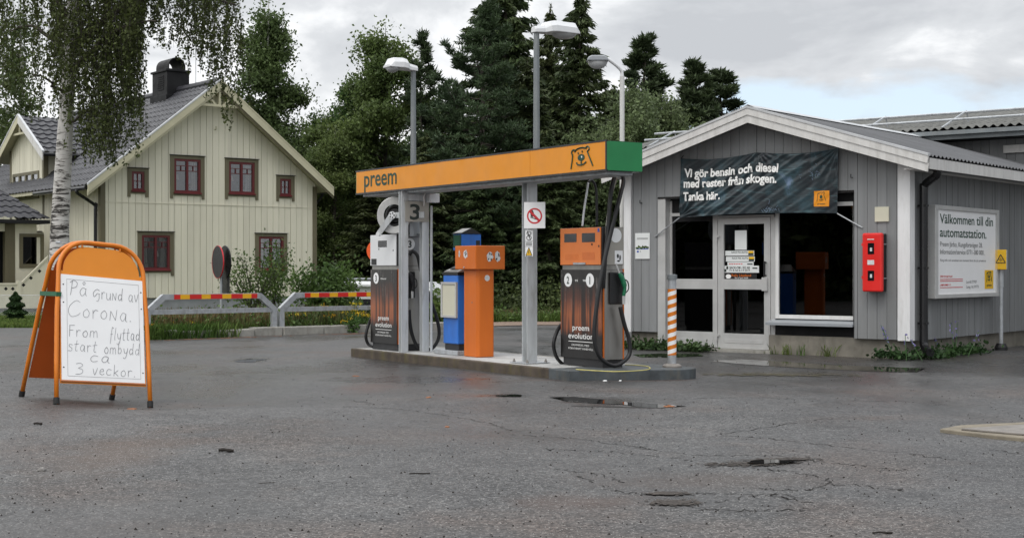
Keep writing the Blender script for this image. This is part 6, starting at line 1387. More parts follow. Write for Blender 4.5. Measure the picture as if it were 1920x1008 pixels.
def motorhome():
    Y = 41.0; s = Y / F; xl, xr = (575 - 960) * s, (832 - 960) * s; zr = H + (504 - 527) * s; zb = zr - 2.55
    fr = Fr(xl, Y, .985, -.17); L = (xr - xl)
    T = Thing('motorhome', 'white motorhome parked in the hollow behind the diesel pump', 'motorhome', fr, (L / 2, 1, zb))
    k = MB(); k.prism([(0, zb + .45), (L - 1.5, zb + .45), (L - 1.5, zb + 1.75), (L - .7, zb + 1.85), (L - .25, zb + 2.05), (L - .22, zb + 2.30), (L - .6, zb + 2.52), (0, zr)], 0, 2.1); b = T.part('body', k, M['mh_white'], bevel=.06)
    k = MB(); k.prism([(L - 1.49, zb + .45), (L + 1.0, zb + .45), (L + 1.0, zb + .95), (L + .35, zb + 1.18), (L - .30, zb + 1.74), (L - .72, zb + 1.84), (L - 1.49, zb + 1.74)], .06, 2.04); c = T.part('cab', k, M['mh_white'], bevel=.05)
    T.part('windscreen', MB().hexa([(L + .33, .2, zb + 1.22), (L + .345, .2, zb + 1.20), (L + .345, 1.9, zb + 1.20), (L + .33, 1.9, zb + 1.22), (L - .26, .2, zb + 1.74), (L - .24, .2, zb + 1.74), (L - .24, 1.9, zb + 1.74), (L - .26, 1.9, zb + 1.74)]), M['display'], c)
    T.part('side_window', MB().prism([(L - 1.15, zb + 1.2), (L + .12, zb + 1.2), (L - .38, zb + 1.68), (L - 1.15, zb + 1.68)], .05, .0585), M['display'], c)
    T.part('mirror', MB().box(L - .05, L + .12, -.2, -.02, zb + 1.15, zb + 1.5), M['black'], c, bevel=.03)
    for x0, x1, z0, z1 in ((.5, 1.1, 1.35, 1.95), (1.42, 1.9, 1.25, 2.05), (2.3, 2.8, 1.5, 2.0)): T.part('window', MB().box(x0, x1, -.012, -.001, zb + z0, zb + z1), M['display'], b)
    T.part('door', MB().box(1.95, 2.0, -.01, -.001, zb + .5, zb + 2.2), M['lamp_grey'], b)
    T.part('awning', MB().box(.1, L - 1.3, -.12, -.001, zr - .16, zr - .06), M['lamp_white'], b, bevel=.03)
    T.part('roof_rail', MB().tube([(.3, .3, zr + .07), (L - 1.2, .3, zr + .07)], .025, 6).tube([(.4, .3, zr - .02), (.4, .3, zr + .07)], .02, 6).tube([(L - 1.3, .3, zr - .02), (L - 1.3, .3, zr + .07)], .02, 6), M['lamp_grey'], b)
    for x in (.9, L - .1):
        for y in (.12, 1.85): T.part('wheel', MB().lathe([(.34, y), (.35, y + .1), (.34, y + .2)], 20, (x, zb + .34), 'y'), M['black'])
motorhome()

def hatch():
    P = [gnd(px, py) for px, py in ((1762, 810), (1800, 803), (1925, 797), (1960, 800), (1960, 829), (1925, 828), (1860, 822))]
    T = Thing('tank_hatch', 'flat grey steel hatch in a worn concrete frame at the right edge', 'hatch', W0, (P[3][0], P[3][1], 0))
    T.part('surround', MB().prism(P, -.02, .03, 'z'), mat('pale_sandy_concrete', (.19, .165, .125), .9, var=.25, scale=6, bump=.4), bevel=.008)
    Q = [gnd(px, py, .035) for px, py in ((1802, 805), (1930, 797), (1975, 799), (1975, 820), (1930, 816))]
    k = MB(); k.prism(Q, .031, .047, 'z'); T.part('lid', k, M['rust'], bevel=.004)
hatch()

# ------------------------------------------------------------------ trees and plants
def np_mesh(name, quads, m, parent=None):
    """quads: (N, 4, 3) array, one mesh of loose quads"""
    n = len(quads); me = bpy.data.meshes.new(name); me.vertices.add(n * 4); me.loops.add(n * 4); me.polygons.add(n)
    me.vertices.foreach_set('co', np.ascontiguousarray(quads, dtype=np.float32).ravel()); me.loops.foreach_set('vertex_index', np.arange(n * 4, dtype=np.int32))
    me.polygons.foreach_set('loop_start', np.arange(0, n * 4, 4, dtype=np.int32)); me.polygons.foreach_set('loop_total', np.full(n, 4, dtype=np.int32))
    me.update(calc_edges=True); me.materials.append(m)
    o = bpy.data.objects.new(name, me); COL.objects.link(o)
    if parent: o.parent = parent
    return o
def unit(a): return a / np.maximum(np.linalg.norm(a, axis=-1, keepdims=True), 1e-9)
def leaves(P, size, rg, aspect=.6, droop=0.0, axis=None, jit=.35):
    """leaf quads (pointed lozenges) at points P; droop pulls the long axis down; axis = preferred long axis"""
    n = len(P); a = rg.normal(size=(n, 3))
    if axis is not None: a = a * .45 + axis
    a[:, 2] -= droop; a = unit(a); b = unit(np.cross(a, rg.normal(size=(n, 3)))); s = (size * (1 - jit + 2 * jit * rg.random(n)))[:, None]
    return np.stack([P - a * s, P + b * s * aspect - a * s * .1, P + a * s, P - b * s * aspect - a * s * .1], axis=1)
def trunk_mb(h, r0, rg, lean=(0, 0), n=10, wob=.03, top=.15, limbs=()):
    k = MB(); pts = []; rs = []
    for i in range(n + 1):
        t = i / n; pts.append((lean[0] * t + rg.normal() * wob * h * .1 * (t > 0), lean[1] * t + rg.normal() * wob * h * .1 * (t > 0), h * t)); rs.append(r0 * (1 - t) ** .8 * (1 - top) + r0 * top * (1 - t * .8) + (r0 * .35 * max(0, 1 - t * 12)))
    k.tube(pts, rs, 10)
    for P, r in limbs: k.tube(P, [r * (1 - .8 * i / (len(P) - 1)) for i in range(len(P))], 6)
    return k
def deciduous(h, rad, seed, zb=.15, shape='ovoid', ncl=260, per=55, ls=.11, cl=.55, droop=.5, gap=.0):
    """crown of leaf clumps hung on limbs; returns (trunk MB, leaf quads)"""
    rg = np.random.default_rng(seed); limbs = []; C = []; nl = int(26 + h)
    for i in range(nl):
        t = zb + (1 - zb) * (i + rg.random()) / nl * .97; z0 = h * t * .93
        if shape == 'ovoid': R_ = rad * (math.sin(math.pi * min(1, (t - zb) / (1 - zb) * .82 + .16))) ** .7
        else: R_ = rad * (1 - (t - zb) / (1 - zb)) ** .7 * min(1, .55 + (t - zb) * 3)
        R_ *= .6 + .6 * rg.random(); az = rg.random() * 6.283; up = .45 + .5 * rg.random()
        P = [np.array([0, 0, z0])]
        for j in range(1, 6):
            u = j / 5; P.append(np.array([math.cos(az) * R_ * u, math.sin(az) * R_ * u, z0 + R_ * up * (u - .55 * u * u) - droop * .45 * R_ * u * u]) + rg.normal(size=3) * R_ * .05)
        limbs.append(([tuple(p) for p in P], max(.015, .022 * R_)))
        m = max(2, int(ncl / nl * (.5 + R_ / rad)))
        for _ in range(m):
            u = .25 + .8 * rg.random() ** .75; j = min(4, int(u * 5)); f = u * 5 - j; C.append(P[j] * (1 - f) + P[min(5, j + 1)] * f + rg.normal(size=3) * np.array([1, 1, .8]) * rad * .09)
    C.append(np.array([0, 0, h * .98])); C = np.array(C); n = len(C)
    csz = cl * (.55 + .9 * rg.random(n)); k = (per * (.5 + rg.random(n))).astype(int); idx = np.repeat(np.arange(n), k)
    off = rg.normal(size=(len(idx), 3)) * csz[idx][:, None] * np.array([.55, .55, .62]); off[:, 2] -= droop * .35 * np.abs(rg.normal(size=len(idx))) * csz[idx]
    Q = leaves(C[idx] + off, ls, rg, .55, droop)
    return limbs, Q, rg
def spruce(h, rad, seed, zb=.03, dens=1.0, ls=.22, power=.85, whorl=.42):
    rg = np.random.default_rng(seed); A = []; D = []; limbs = []; z = h * zb
    while z < h * .985:
        t = z / h; R_ = rad * max(.03, (1 - t)) ** power; nb = 6 if t < .9 else 4
        for b in range(nb):
            if rg.random() < .06: continue
            az = rg.random() * 6.283; L = R_ * (.68 + .45 * rg.random()); dr = .30 + .25 * rg.random() - .35 * t
            ca, sa = math.cos(az), math.sin(az); m = max(4, int(L * 9 * dens)); u = np.sort(rg.random(m)) ** .8
            r = L * (.06 + .94 * u); zz = z - dr * L * (u - .55 * u * u * u)
            if b < 3: limbs.append(([(0, 0, z), (ca * L * .5, sa * L * .5, z - dr * L * .4), (ca * L * .95, sa * L * .95, z - dr * L * .45)], .012 + .008 * L))
            base = np.stack([ca * r, sa * r, zz], 1)
            w = (.30 * (1 - u * .75) * L)[:, None] ; per = 5
            for q in range(per):                             # side twigs spread flat, drooping at the ends
                side = (rg.random(m) * 2 - 1)[:, None] * w; p = base + side * np.array([-sa, ca, 0]) + rg.normal(size=(m, 3)) * .05; p[:, 2] -= np.abs(side[:, 0]) * .45 + rg.random(m) * .10
                A.append(p); d = np.array([ca, sa, -.35]) * np.ones((m, 1)) + side * np.array([-sa, ca, 0]) * 1.2 / (w + .05); D.append(d)
        z += whorl * (.7 + .6 * rg.random()) * (1 - .55 * t)
    n = 30; A.append(np.stack([rg.normal(size=n) * .04, rg.normal(size=n) * .04, h * (.96 + .05 * rg.random(n))], 1)); D.append(np.ones((n, 1)) * np.array([0, 0, 1.]))
    P = np.concatenate(A); Dd = np.concatenate(D); return limbs, leaves(P, ls, rg, .26, .25, Dd), rg
def pine(h, rad, seed, zb=.35, ntuft=200, ls=.16, per=26, flat=.75, cone=.8, nl=44):
    """layered boughs, each ending in a fan of needle tufts"""
    rg = np.random.default_rng(seed); limbs = []; C = []
    for i in range(nl):
        t = zb + (1 - zb) * (i + rg.random()) / nl; z0 = h * t * .985; s = (t - zb) / (1 - zb); R_ = rad * max(.05, 1 - s) ** cone * min(1, .55 + s * 2.5) * (.66 + .42 * rg.random()); az = rg.random() * 6.283; up = .05 + .55 * s
        ca, sa = math.cos(az), math.sin(az); P = [np.array([0, 0, z0])]
        for j in range(1, 6): u = j / 5; P.append(np.array([ca * R_ * u, sa * R_ * u, z0 + R_ * (up * u * u - .10 * u * (1 - u))]) + rg.normal(size=3) * R_ * .03)
        limbs.append(([tuple(p) for p in P], .012 + .012 * R_))
        for _ in range(max(4, int(ntuft / nl * (.3 + R_ / rad)))):
            u = .30 + .72 * rg.random() ** .7; j = min(4, int(u * 5)); f = u * 5 - j; side = rg.normal() * .26 * R_ * (1.1 - u * .6); C.append(P[j] * (1 - f) + P[min(5, j + 1)] * f + np.array([-sa * side, ca * side, abs(side) * .25 * up + .05 * rg.normal()]))
    for q in range(10): C.append(np.array([0, 0, h * (.95 + .005 * q)]))
    C = np.array(C); n = len(C); idx = np.repeat(np.arange(n), per); o = rg.normal(size=(len(idx), 3)); o[:, 2] = np.abs(o[:, 2]) * flat; o = unit(o)
    P = C[idx] + o * (.03 + .17 * rg.random(len(idx)))[:, None]; return limbs, leaves(P, ls, rg, .20, -.3, o * 1.6), rg

PROTO = {}
def tree(key, make, hh, leafm, barkm, px, Y, label, rot=0.0, scale=1.0, r0=.16, group=None, nm='tree', lean=(0, 0), z0=None, cat='tree', sq=1.0):
    """the first of each kind is built, the later ones are copies of its trunk and crown"""
    X = (px - CX) / F * Y; z = ground_z(X, Y) if z0 is None else z0
    if key not in PROTO:
        limbs, Q, rg = make()
        o = bpy.data.objects.new(nm, None); COL.objects.link(o)
        k = trunk_mb(hh, r0, rg, lean, limbs=limbs); k.build('trunk', barkm, o, smooth=True); np_mesh('crown', Q, leafm, o); PROTO[key] = o
    else: o = copy_tree(PROTO[key]); o.name = nm
    o.location = (X, Y, z - .05); o.rotation_euler = (0, 0, rot); o.scale = (scale * sq, scale * sq, scale)
    return tag(o, label, cat, group)
G1 = 'trees behind the filling station'
def hpx(y, Y): return H + (CY - y) / F * Y + .03                # height of a treetop seen at picture row y
def forest():
    bl, al, sl, pl_ = M['birch_leaf_far'], M['aspen_leaf'], M['spruce_leaf'], M['pine_leaf']; bk, bb = M['wood_bark'], M['birch_bark']
    # tall spruces and pine in the middle
    h = 15.6; tree('spruceA', lambda: spruce(h, 3.1, 101, ls=.165, dens=2.0, power=.62, whorl=.38), h, sl, bk, 945, 58, 'tallest dark spruce, its top cut by the upper edge, left of the tall lamp', .4, 1.0, .2, G1, 'spruce_tree')
    tree('spruceA', None, 0, sl, bk, 1032, 62, 'slim spruce standing just behind the tall white lamp head', 2.1, .81, .2, G1, 'spruce_tree', sq=.80)
    h2 = 12.4; tree('spruceB', lambda: spruce(h2, 2.7, 102, ls=.16, whorl=.36, dens=2.0, power=.66), h2, sl, bk, 1088, 57, 'pointed spruce with bristly top to the right of the tall lamp', 1.2, 1.0, .18, G1, 'spruce_tree')
    tree('spruceB', None, 0, sl, bk, 990, 54, 'dense lower spruce filling the gap behind the middle post', 3.3, .74, .18, G1, 'spruce_tree', sq=1.35)
    tree('spruceB', None, 0, sl, bk, 1150, 60, 'dark spruce behind the old white lamp post', .2, .72, .18, G1, 'spruce_tree', sq=1.5)
    for px, Y, sc, sq, lb in ((800, 52, .50, 1.5, 'dark young spruce behind the posts of the diesel pump'), (905, 51, .46, 1.5, 'dark young spruce behind the orange terminal'), (1030, 51, .50, 1.5, 'dark young spruce between the middle post and the orange headed pump'), (1105, 52, .56, 1.4, 'dark young spruce behind the hose loop of the orange headed pump'), (700, 54, .42, 1.6, 'dark young spruce behind the left end of the sign beam'), (850, 56, .62, 1.4, 'bushy spruce above the blue terminal head')): tree('spruceB', None, 0, sl, bk, px, Y, lb, px * .7, sc, .18, G1, 'spruce_tree', sq=sq)
    tree('spruceA', None, 0, sl, bk, 862, 64, 'broad dark spruce low behind the blue terminal', 4.2, .52, .2, G1, 'spruce_tree', sq=1.6)
    h3 = 10.9; tree('pineA', lambda: pine(h3, 3.6, 103, zb=.10, ntuft=3400, per=22, ls=.10, cone=.6, nl=90), h3, pl_, bk, 905, 53, 'spreading pine with layered boughs reaching left of the spruces', .9, 1.0, .17, G1, 'pine_tree')
    tree('pineA', None, 0, pl_, bk, 840, 60, 'lower pine with a ragged crown beside the spreading pine', 2.9, .76, .17, G1, 'pine_tree', sq=1.2)
    # the light aspen and birches left of it
    h4 = 11.3; tree('aspenA', lambda: deciduous(h4, 2.5, 104, .08, 'ovoid', 900, 62, .072, .34, .10), h4, al, bk, 722, 58, 'tall leafy birch with feathery top behind the left lamp pole', .3, 1.0, .15, G1, 'birch_tree')
    tree('aspenA', None, 0, al, bk, 660, 62, 'broad light green birch left of the left lamp pole', 2.0, .86, .15, G1, 'birch_tree', sq=1.05)
    h5 = 10.6; tree('pineB', lambda: pine(h5, 1.5, 105, zb=.30, ntuft=1100, per=22, ls=.10, cone=.7, nl=60), h5, pl_, bk, 790, 56, 'young pine with upright shoots beside the left lamp head', .5, 1.0, .12, G1, 'pine_tree')
    tree('aspenA', None, 0, al, bk, 790, 66, 'light green birch low between the aspen and the spreading pine', 4.0, .70, .15, G1, 'birch_tree', sq=1.3)
    tree('aspenA', None, 0, al, bk, 628, 55, 'bushy birch just right of the cream house', 5.2, .60, .15, G1, 'birch_tree', sq=1.15)
    # birch right of the gable, over the roof
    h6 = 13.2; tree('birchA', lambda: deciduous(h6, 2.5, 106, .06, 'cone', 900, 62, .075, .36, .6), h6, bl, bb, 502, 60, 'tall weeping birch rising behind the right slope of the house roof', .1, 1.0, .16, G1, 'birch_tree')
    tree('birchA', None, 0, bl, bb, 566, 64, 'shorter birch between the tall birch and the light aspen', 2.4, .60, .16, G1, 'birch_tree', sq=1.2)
    tree('pineA', None, 0, pl_, bk, 585, 70, 'dark pine low behind the right eave of the house', 1.6, .66, .17, G1, 'pine_tree')
    # right of the lamp
    h7 = 12.0; tree('pineC', lambda: pine(h7, 2.5, 107, zb=.10, ntuft=2100, per=22, ls=.17, cone=.65, nl=105), h7, pl_, bk, 1208, 66, 'pine right of the old white lamp post', 1.9, 1.0, .17, G1, 'pine_tree', sq=1.25)
    tree('spruceC', lambda: pine(10.6, 2.4, 108, zb=.08, ntuft=2100, per=22, ls=.17, cone=.75, nl=110), 10.6, pl_, bk, 1303, 64, 'open pointed conifer left of the kiosk roof peak', .4, 1.0, .15, G1, 'pine_tree', sq=1.3)
    tree('spruceC', None, 0, pl_, bk, 1258, 68, 'lower pine between the lamp post pine and the kiosk roof', 2.2, .84, .15, G1, 'pine_tree', sq=1.35)
    tree('pineC', None, 0, pl_, bk, 1352, 66, 'last small pine touching the kiosk roof peak', 4.4, .87, .17, G1, 'pine_tree', sq=1.5)
    h8 = 8.6; tree('sallow', lambda: deciduous(h8, 2.5, 109, .08, 'ovoid', 620, 60, .075, .42, .2), h8, M['sallow_leaf'], bk, 1180, 52, 'olive green sallow behind the green end of the sign beam', .7, .93, .12, G1, 'sallow_tree')
    tree('sallow', None, 0, M['sallow_leaf'], bk, 1258, 57, 'olive green sallow behind the left roof slope of the kiosk', 2.7, .95, .12, G1, 'sallow_tree')
    # left edge
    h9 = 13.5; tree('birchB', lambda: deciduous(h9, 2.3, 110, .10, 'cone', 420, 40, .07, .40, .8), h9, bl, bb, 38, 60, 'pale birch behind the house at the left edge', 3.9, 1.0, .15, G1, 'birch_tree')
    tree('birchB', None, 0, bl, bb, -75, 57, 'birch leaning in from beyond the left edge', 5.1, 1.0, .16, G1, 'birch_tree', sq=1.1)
    tree('spruceB', None, 0, sl, bk, 150, 68, 'dark spruce behind the ridge of the house', 2.2, .72, .18, G1, 'spruce_tree', sq=1.2)
    tree('aspenA', None, 0, al, bk, 90, 72, 'rounded birch behind the cross gable', 1.2, .70, .15, G1, 'birch_tree', sq=1.2)
forest()
def understory():
    """the far wood behind the named trees and the brush under them, one leafy mass; plus an unseen stand added for darker window reflections"""
    rg = np.random.default_rng(5); Qs = []
    for px0, px1, Y0, Y1, n, zlo, zhi, s in ((None, (-48, -30), -14, 24, 1500, 0, 9.5, .34), (560, 1220, 68, 80, 1500, 0, 6.6, .17), (590, 1200, 47, 51, 420, -1.5, .35, .075), (-300, 620, 74, 88, 700, 0, 6.0, .32), (1150, 1420, 70, 80, 260, 0, 5.0, .3)):  # first row is an unseen stand added to darken the kiosk window reflections
        Y = Y0 + (Y1 - Y0) * rg.random(n); px = rg.random(n); X = (px1[0] + (px1[1] - px1[0]) * px) if px0 is None else ((px0 + (px1 - px0) * px) - CX) / F * Y; z = zlo + (zhi - zlo) * rg.random(n) ** 1.2
        k = 46 if s > .25 else 70; idx = np.repeat(np.arange(n), k); P = np.stack([X, Y, z], 1)[idx] + rg.normal(size=(n * k, 3)) * np.array([.55, .55, .45]); Qs.append(leaves(P, s, rg, .5, .2))
    o = np_mesh('far_wood', np.concatenate(Qs), leaf_mat('dark_wood_leaves', (.045, .07, .024), (.075, .105, .034), .25, .3)); tag(o, 'dark wood and brush behind the filling station, plus unseen added stand darkening window reflections', 'wood', kind='stuff')
understory()

def weeping_birch():
    Y0 = 31.0; X0 = (113 - CX) / F * Y0
    o = bpy.data.objects.new('birch_tree', None); COL.objects.link(o); o.location = (X0, Y0, -.06)
    tag(o, 'big weeping birch with a black and white trunk in front of the house', 'tree')
    rg = np.random.default_rng(77); q = random.Random(77)
    def off(px, y, Y=Y0): p = at(px, y, Y); return (p.x - X0, p.y - Y0, p.z + .06)
    k = MB(); pts = [off(108, 640), off(109, 560), off(112, 480), off(112, 430), off(117, 340), off(122, 250), off(126, 180), off(131, 100), off(137, 0), off(146, -120), off(156, -300), off(165, -500)]
    k.tube(smooth_path(pts, 4), [.26 - .19 * (i / 44) ** .85 for i in range(45)], 14); tr = k.build('trunk', M['birch_bark'], o, smooth=True)
    # limbs and hanging strands of leaves
    LB = MB(); TW = MB(); S = []
    def limb(px0, y0, px1, y1, Ya, r, sag=40):
        P = [Vector(off(px0 + (px1 - px0) * t, y0 + (y1 - y0) * t - sag * math.sin(math.pi * t), Y0 + (Ya - Y0) * t)) + Vector((q.gauss(0, .03), q.gauss(0, .05), q.gauss(0, .03))) for t in [i / 8 for i in range(9)]]; LB.tube(P, [r * (1 - .75 * i / 8) for i in range(9)], 6); return P
    limb(131, 90, 440, 10, 30.0, .09, 55); limb(128, 140, 300, 40, 29.0, .06, 30); limb(137, -20, 470, -60, 32.0, .10, 70); limb(135, 40, -60, -40, 30.5, .09, 50); limb(130, 110, 10, 60, 32.5, .06, 30); limb(126, 180, 60, 140, 29.6, .04, 10); limb(131, 80, 250, 120, 33, .05, 40); limb(122, 240, 210, 205, 30.2, .04, 15)
    LB.build('limb', M['wood_bark'], o, smooth=True)
    def strands(px0, px1, yt0, yt1, yb0, yb1, n, Ya=29.0, Yb=33.0, dens=26, wid=.05):
        for _ in range(n):
            px = px0 + (px1 - px0) * rg.random(); Y = Ya + (Yb - Ya) * rg.random(); yt = yt0 + (yt1 - yt0) * rg.random(); yb = yb0 + (yb1 - yb0) * rg.random()
            if yb < yt + 12: continue
            a, b = np.array(off(px, yt, Y)), np.array(off(px + rg.normal() * 7, yb, Y)); L = np.linalg.norm(a - b); m = int(dens * L) + 3; u = rg.random(m) ** .85
            ph = rg.random() * 6; sw = lambda v: np.sin(v * 3 + ph)[:, None] * np.array([.07, .05, 0]); sway = sw(u); vv = np.linspace(0, 1, 6); TW.tube([tuple(p) for p in a + (b - a) * vv[:, None] + sw(vv)], [.006, .005, .004, .004, .003, .002], 3, False); S.append(a + (b - a) * u[:, None] + sway + rg.normal(size=(m, 3)) * wid * (1.15 - .6 * u)[:, None])
    D = 34
    strands(95, 262, -330, 110, 70, 240, 235, dens=D, wid=.06); strands(118, 262, 20, 190, 150, 300, 90, dens=D, wid=.055); strands(150, 232, 120, 230, 250, 318, 44, 29.4, 31, D, .05)
    strands(0, 110, -320, 40, 40, 190, 36, dens=D, wid=.055); strands(-60, 40, -300, 60, 40, 210, 26, dens=D, wid=.055)
    strands(258, 440, -330, 0, 10, 85, 74, dens=D, wid=.06); strands(285, 335, -120, 20, 55, 98, 13, dens=D, wid=.04); strands(335, 440, -150, 50, 70, 140, 50, dens=D, wid=.05); strands(395, 455, -60, 80, 120, 205, 24, 29.5, 31, D, .05); strands(424, 434, 100, 160, 225, 243, 4, 29.5, 30, D, .03); strands(195, 268, -330, 60, 60, 150, 60, dens=D, wid=.06); strands(185, 200, 200, 240, 285, 312, 5, dens=D, wid=.03); strands(60, 84, 60, 120, 190, 235, 6, dens=D, wid=.04); strands(330, 445, -400, -60, -40, 20, 70)
    strands(0, 300, -420, -150, -160, 0, 180, wid=.1)
    TW.build('hanging_twigs', M['twig'], o)
    P = np.concatenate(S); np_mesh('crown', leaves(P, .036, rg, .60, .9), M['birch_leaf'], o)
weeping_birch()

def bushes():
    def bush(nm, label, px, Y, rad, h, seed, n, per, ls, m, cat='bush', stems=9, droop=.2, tall=.7, cl=.28):
        rg = np.random.default_rng(seed); X = (px - CX) / F * Y; z = max(ground_z(X, Y), -.3); o = bpy.data.objects.new(nm, None); COL.objects.link(o); o.location = (X, Y, z); tag(o, label, cat)
        k = MB(); C = []
        for i in range(stems):
            az = rg.random() * 6.283; R_ = rad * (.35 + .65 * rg.random()); hh = h * (.55 + .5 * rg.random()); P = [np.array([0, 0, 0]) + rg.normal(size=3) * np.array([.1, .1, 0])]
            for j in range(1, 7): u = j / 6; P.append(np.array([math.cos(az) * R_ * u ** 1.3, math.sin(az) * R_ * u ** 1.3, hh * u ** tall]) + rg.normal(size=3) * .05)
            k.tube([tuple(p) for p in P], [.018 * (1 - .75 * j / 6) for j in range(7)], 5)
            for _ in range(n // stems): u = .25 + .75 * rg.random(); j = min(5, int(u * 6)); f = u * 6 - j; C.append(P[j] * (1 - f) + P[j + 1] * f + rg.normal(size=3) * .08)
        k.build('stem', M['wood_bark'], o); C = np.array(C); idx = np.repeat(np.arange(len(C)), per); Q = C[idx] + rg.normal(size=(len(idx), 3)) * cl; Q[:, 2] = np.maximum(Q[:, 2], .02); np_mesh('foliage', leaves(Q, ls, rg, .55, droop), m, o)
    bush('bush', 'sparse wild bush in front of the right house window', 478, 33.5, 1.15, 1.65, 301, 110, 16, .04, M['bush_leaf'], stems=20, cl=.13)
    bush('bush', 'thin leafy sapling reaching up over the house window', 512, 34.5, .5, 1.95, 302, 60, 22, .04, M['bush_leaf'], stems=7, cl=.14)
    bush('bush', 'bright green bush between the house corner and the diesel pump', 616, 36.0, .62, 1.55, 303, 130, 60, .055, M['bush_leaf'], stems=14, cl=.22)
    bush('bush', 'dark leafy bush left of the blue terminal', 812, 34.3, .5, .45, 304, 60, 50, .05, M['bush_leaf'], stems=10, cl=.2)
    # small clipped thuja by the fence
    rg = np.random.default_rng(9); Y = 36.0; X = (29 - CX) / F * Y; hh = hpx(549, Y) ; o = bpy.data.objects.new('thuja', None); COL.objects.link(o); o.location = (X, Y, -.03); tag(o, 'small dark conical thuja at the left edge before the wire fence', 'shrub')
    n = 9000; t = rg.random(n) ** .8; r = (.33 * (1 - t) ** .55 * np.minimum(1, .55 + t * 2.5)) * np.sqrt(rg.random(n)) * (.85 + .25 * np.sin(t * 25)); a = rg.random(n) * 6.283; P = np.stack([r * np.cos(a), r * np.sin(a), .72 * t + .02], 1)
    MB().tube([(0, 0, 0), (0, 0, .6)], .03, 6).build('trunk', M['wood_bark'], o); np_mesh('foliage', leaves(P, .035, rg, .5, -.4), M['thuja_leaf'], o)
bushes()

def blades(P, hgt, rg, w=.008, lean=.35):
    n = len(P); a = rg.random(n) * 6.283; d = np.stack([np.cos(a), np.sin(a), np.zeros(n)], 1); s = np.stack([-np.sin(a), np.cos(a), np.zeros(n)], 1) * w; h = (hgt * (.5 + rg.random(n)))[:, None]
    top = P + np.array([0, 0, 1.]) * h + d * h * lean * rg.random((n, 1)); mid = P + np.array([0, 0, .55]) * h + d * h * lean * .25
    return np.stack([P - s, P + s, top * .5 + mid * .5 + s * .6, top], 1)
def grasses():
    rg = np.random.default_rng(12)
    def strip(n, f, h, m, nm, label, w=.010, lean=.4):
        P = np.array([f(*rg.random(2)) for _ in range(n)]); o = np_mesh(nm, blades(P, h, rg, w, lean), m); tag(o, label, 'grass', kind='stuff')
    fr = BF
    def verge(u, v): x, y, z = fr.w(-.4 + 5.9 * u, .25 + 2.2 * v ** 1.3); return (x, y, max(-.25, ground_z(x, y)))
    strip(9000, verge, .24, M['grass'], 'grass', 'rough grass behind the barriers')
    strip(2600, lambda u, v: verge(u, v * .8), .42, M['dry_grass'], 'dry_grass', 'dry brown stalks behind the barriers', .006)
    def field(u, v): Y = 31.9 + 9 * v; X = (-30 + 330 * u - CX) / F * Y; return (X, Y, ground_z(X, Y))
    strip(26000, field, .09, M['grass'], 'lawn', 'lawn in front of the house', .02)
    def right(u, v): Y = 34.6 + 2.6 * v; X = (800 + 400 * u - CX) / F * Y; return (X, Y, max(-.5, ground_z(X, Y)))
    strip(14000, right, .24, M['grass'], 'grass', 'grass beyond the forecourt behind the island', .016)
    strip(4200, lambda u, v: right(u, .6 + .5 * v), .55, M['dry_grass'], 'dry_grass', 'tall reddish grass below the spruces', .010)
    # leafy weeds mixed in
    C = np.array([right(*rg.random(2)) for _ in range(300)] + [verge(*rg.random(2)) for _ in range(210)]); idx = np.repeat(np.arange(len(C)), 40); P = C[idx] + np.abs(rg.normal(size=(len(idx), 3))) * np.array([0, 0, .20]) + rg.normal(size=(len(idx), 3)) * np.array([.12, .12, .03])
    tag(np_mesh('weeds', leaves(P, .045, rg, .5, .1), M['bush_leaf']), 'low leafy weeds behind the barriers and the island', 'weeds', kind='stuff')
    # weeds hanging over the kerb at its left end
    P = np.array([fr.w(.0 + 1.9 * rg.random() ** 1.5, -.12 + .25 * rg.random(), 0) for _ in range(1500)]); tag(np_mesh('grass', blades(P, .22, rg, .010, .6), M['grass']), 'tufts of grass overhanging the left end of the kerb', 'grass', kind='stuff')
grasses()
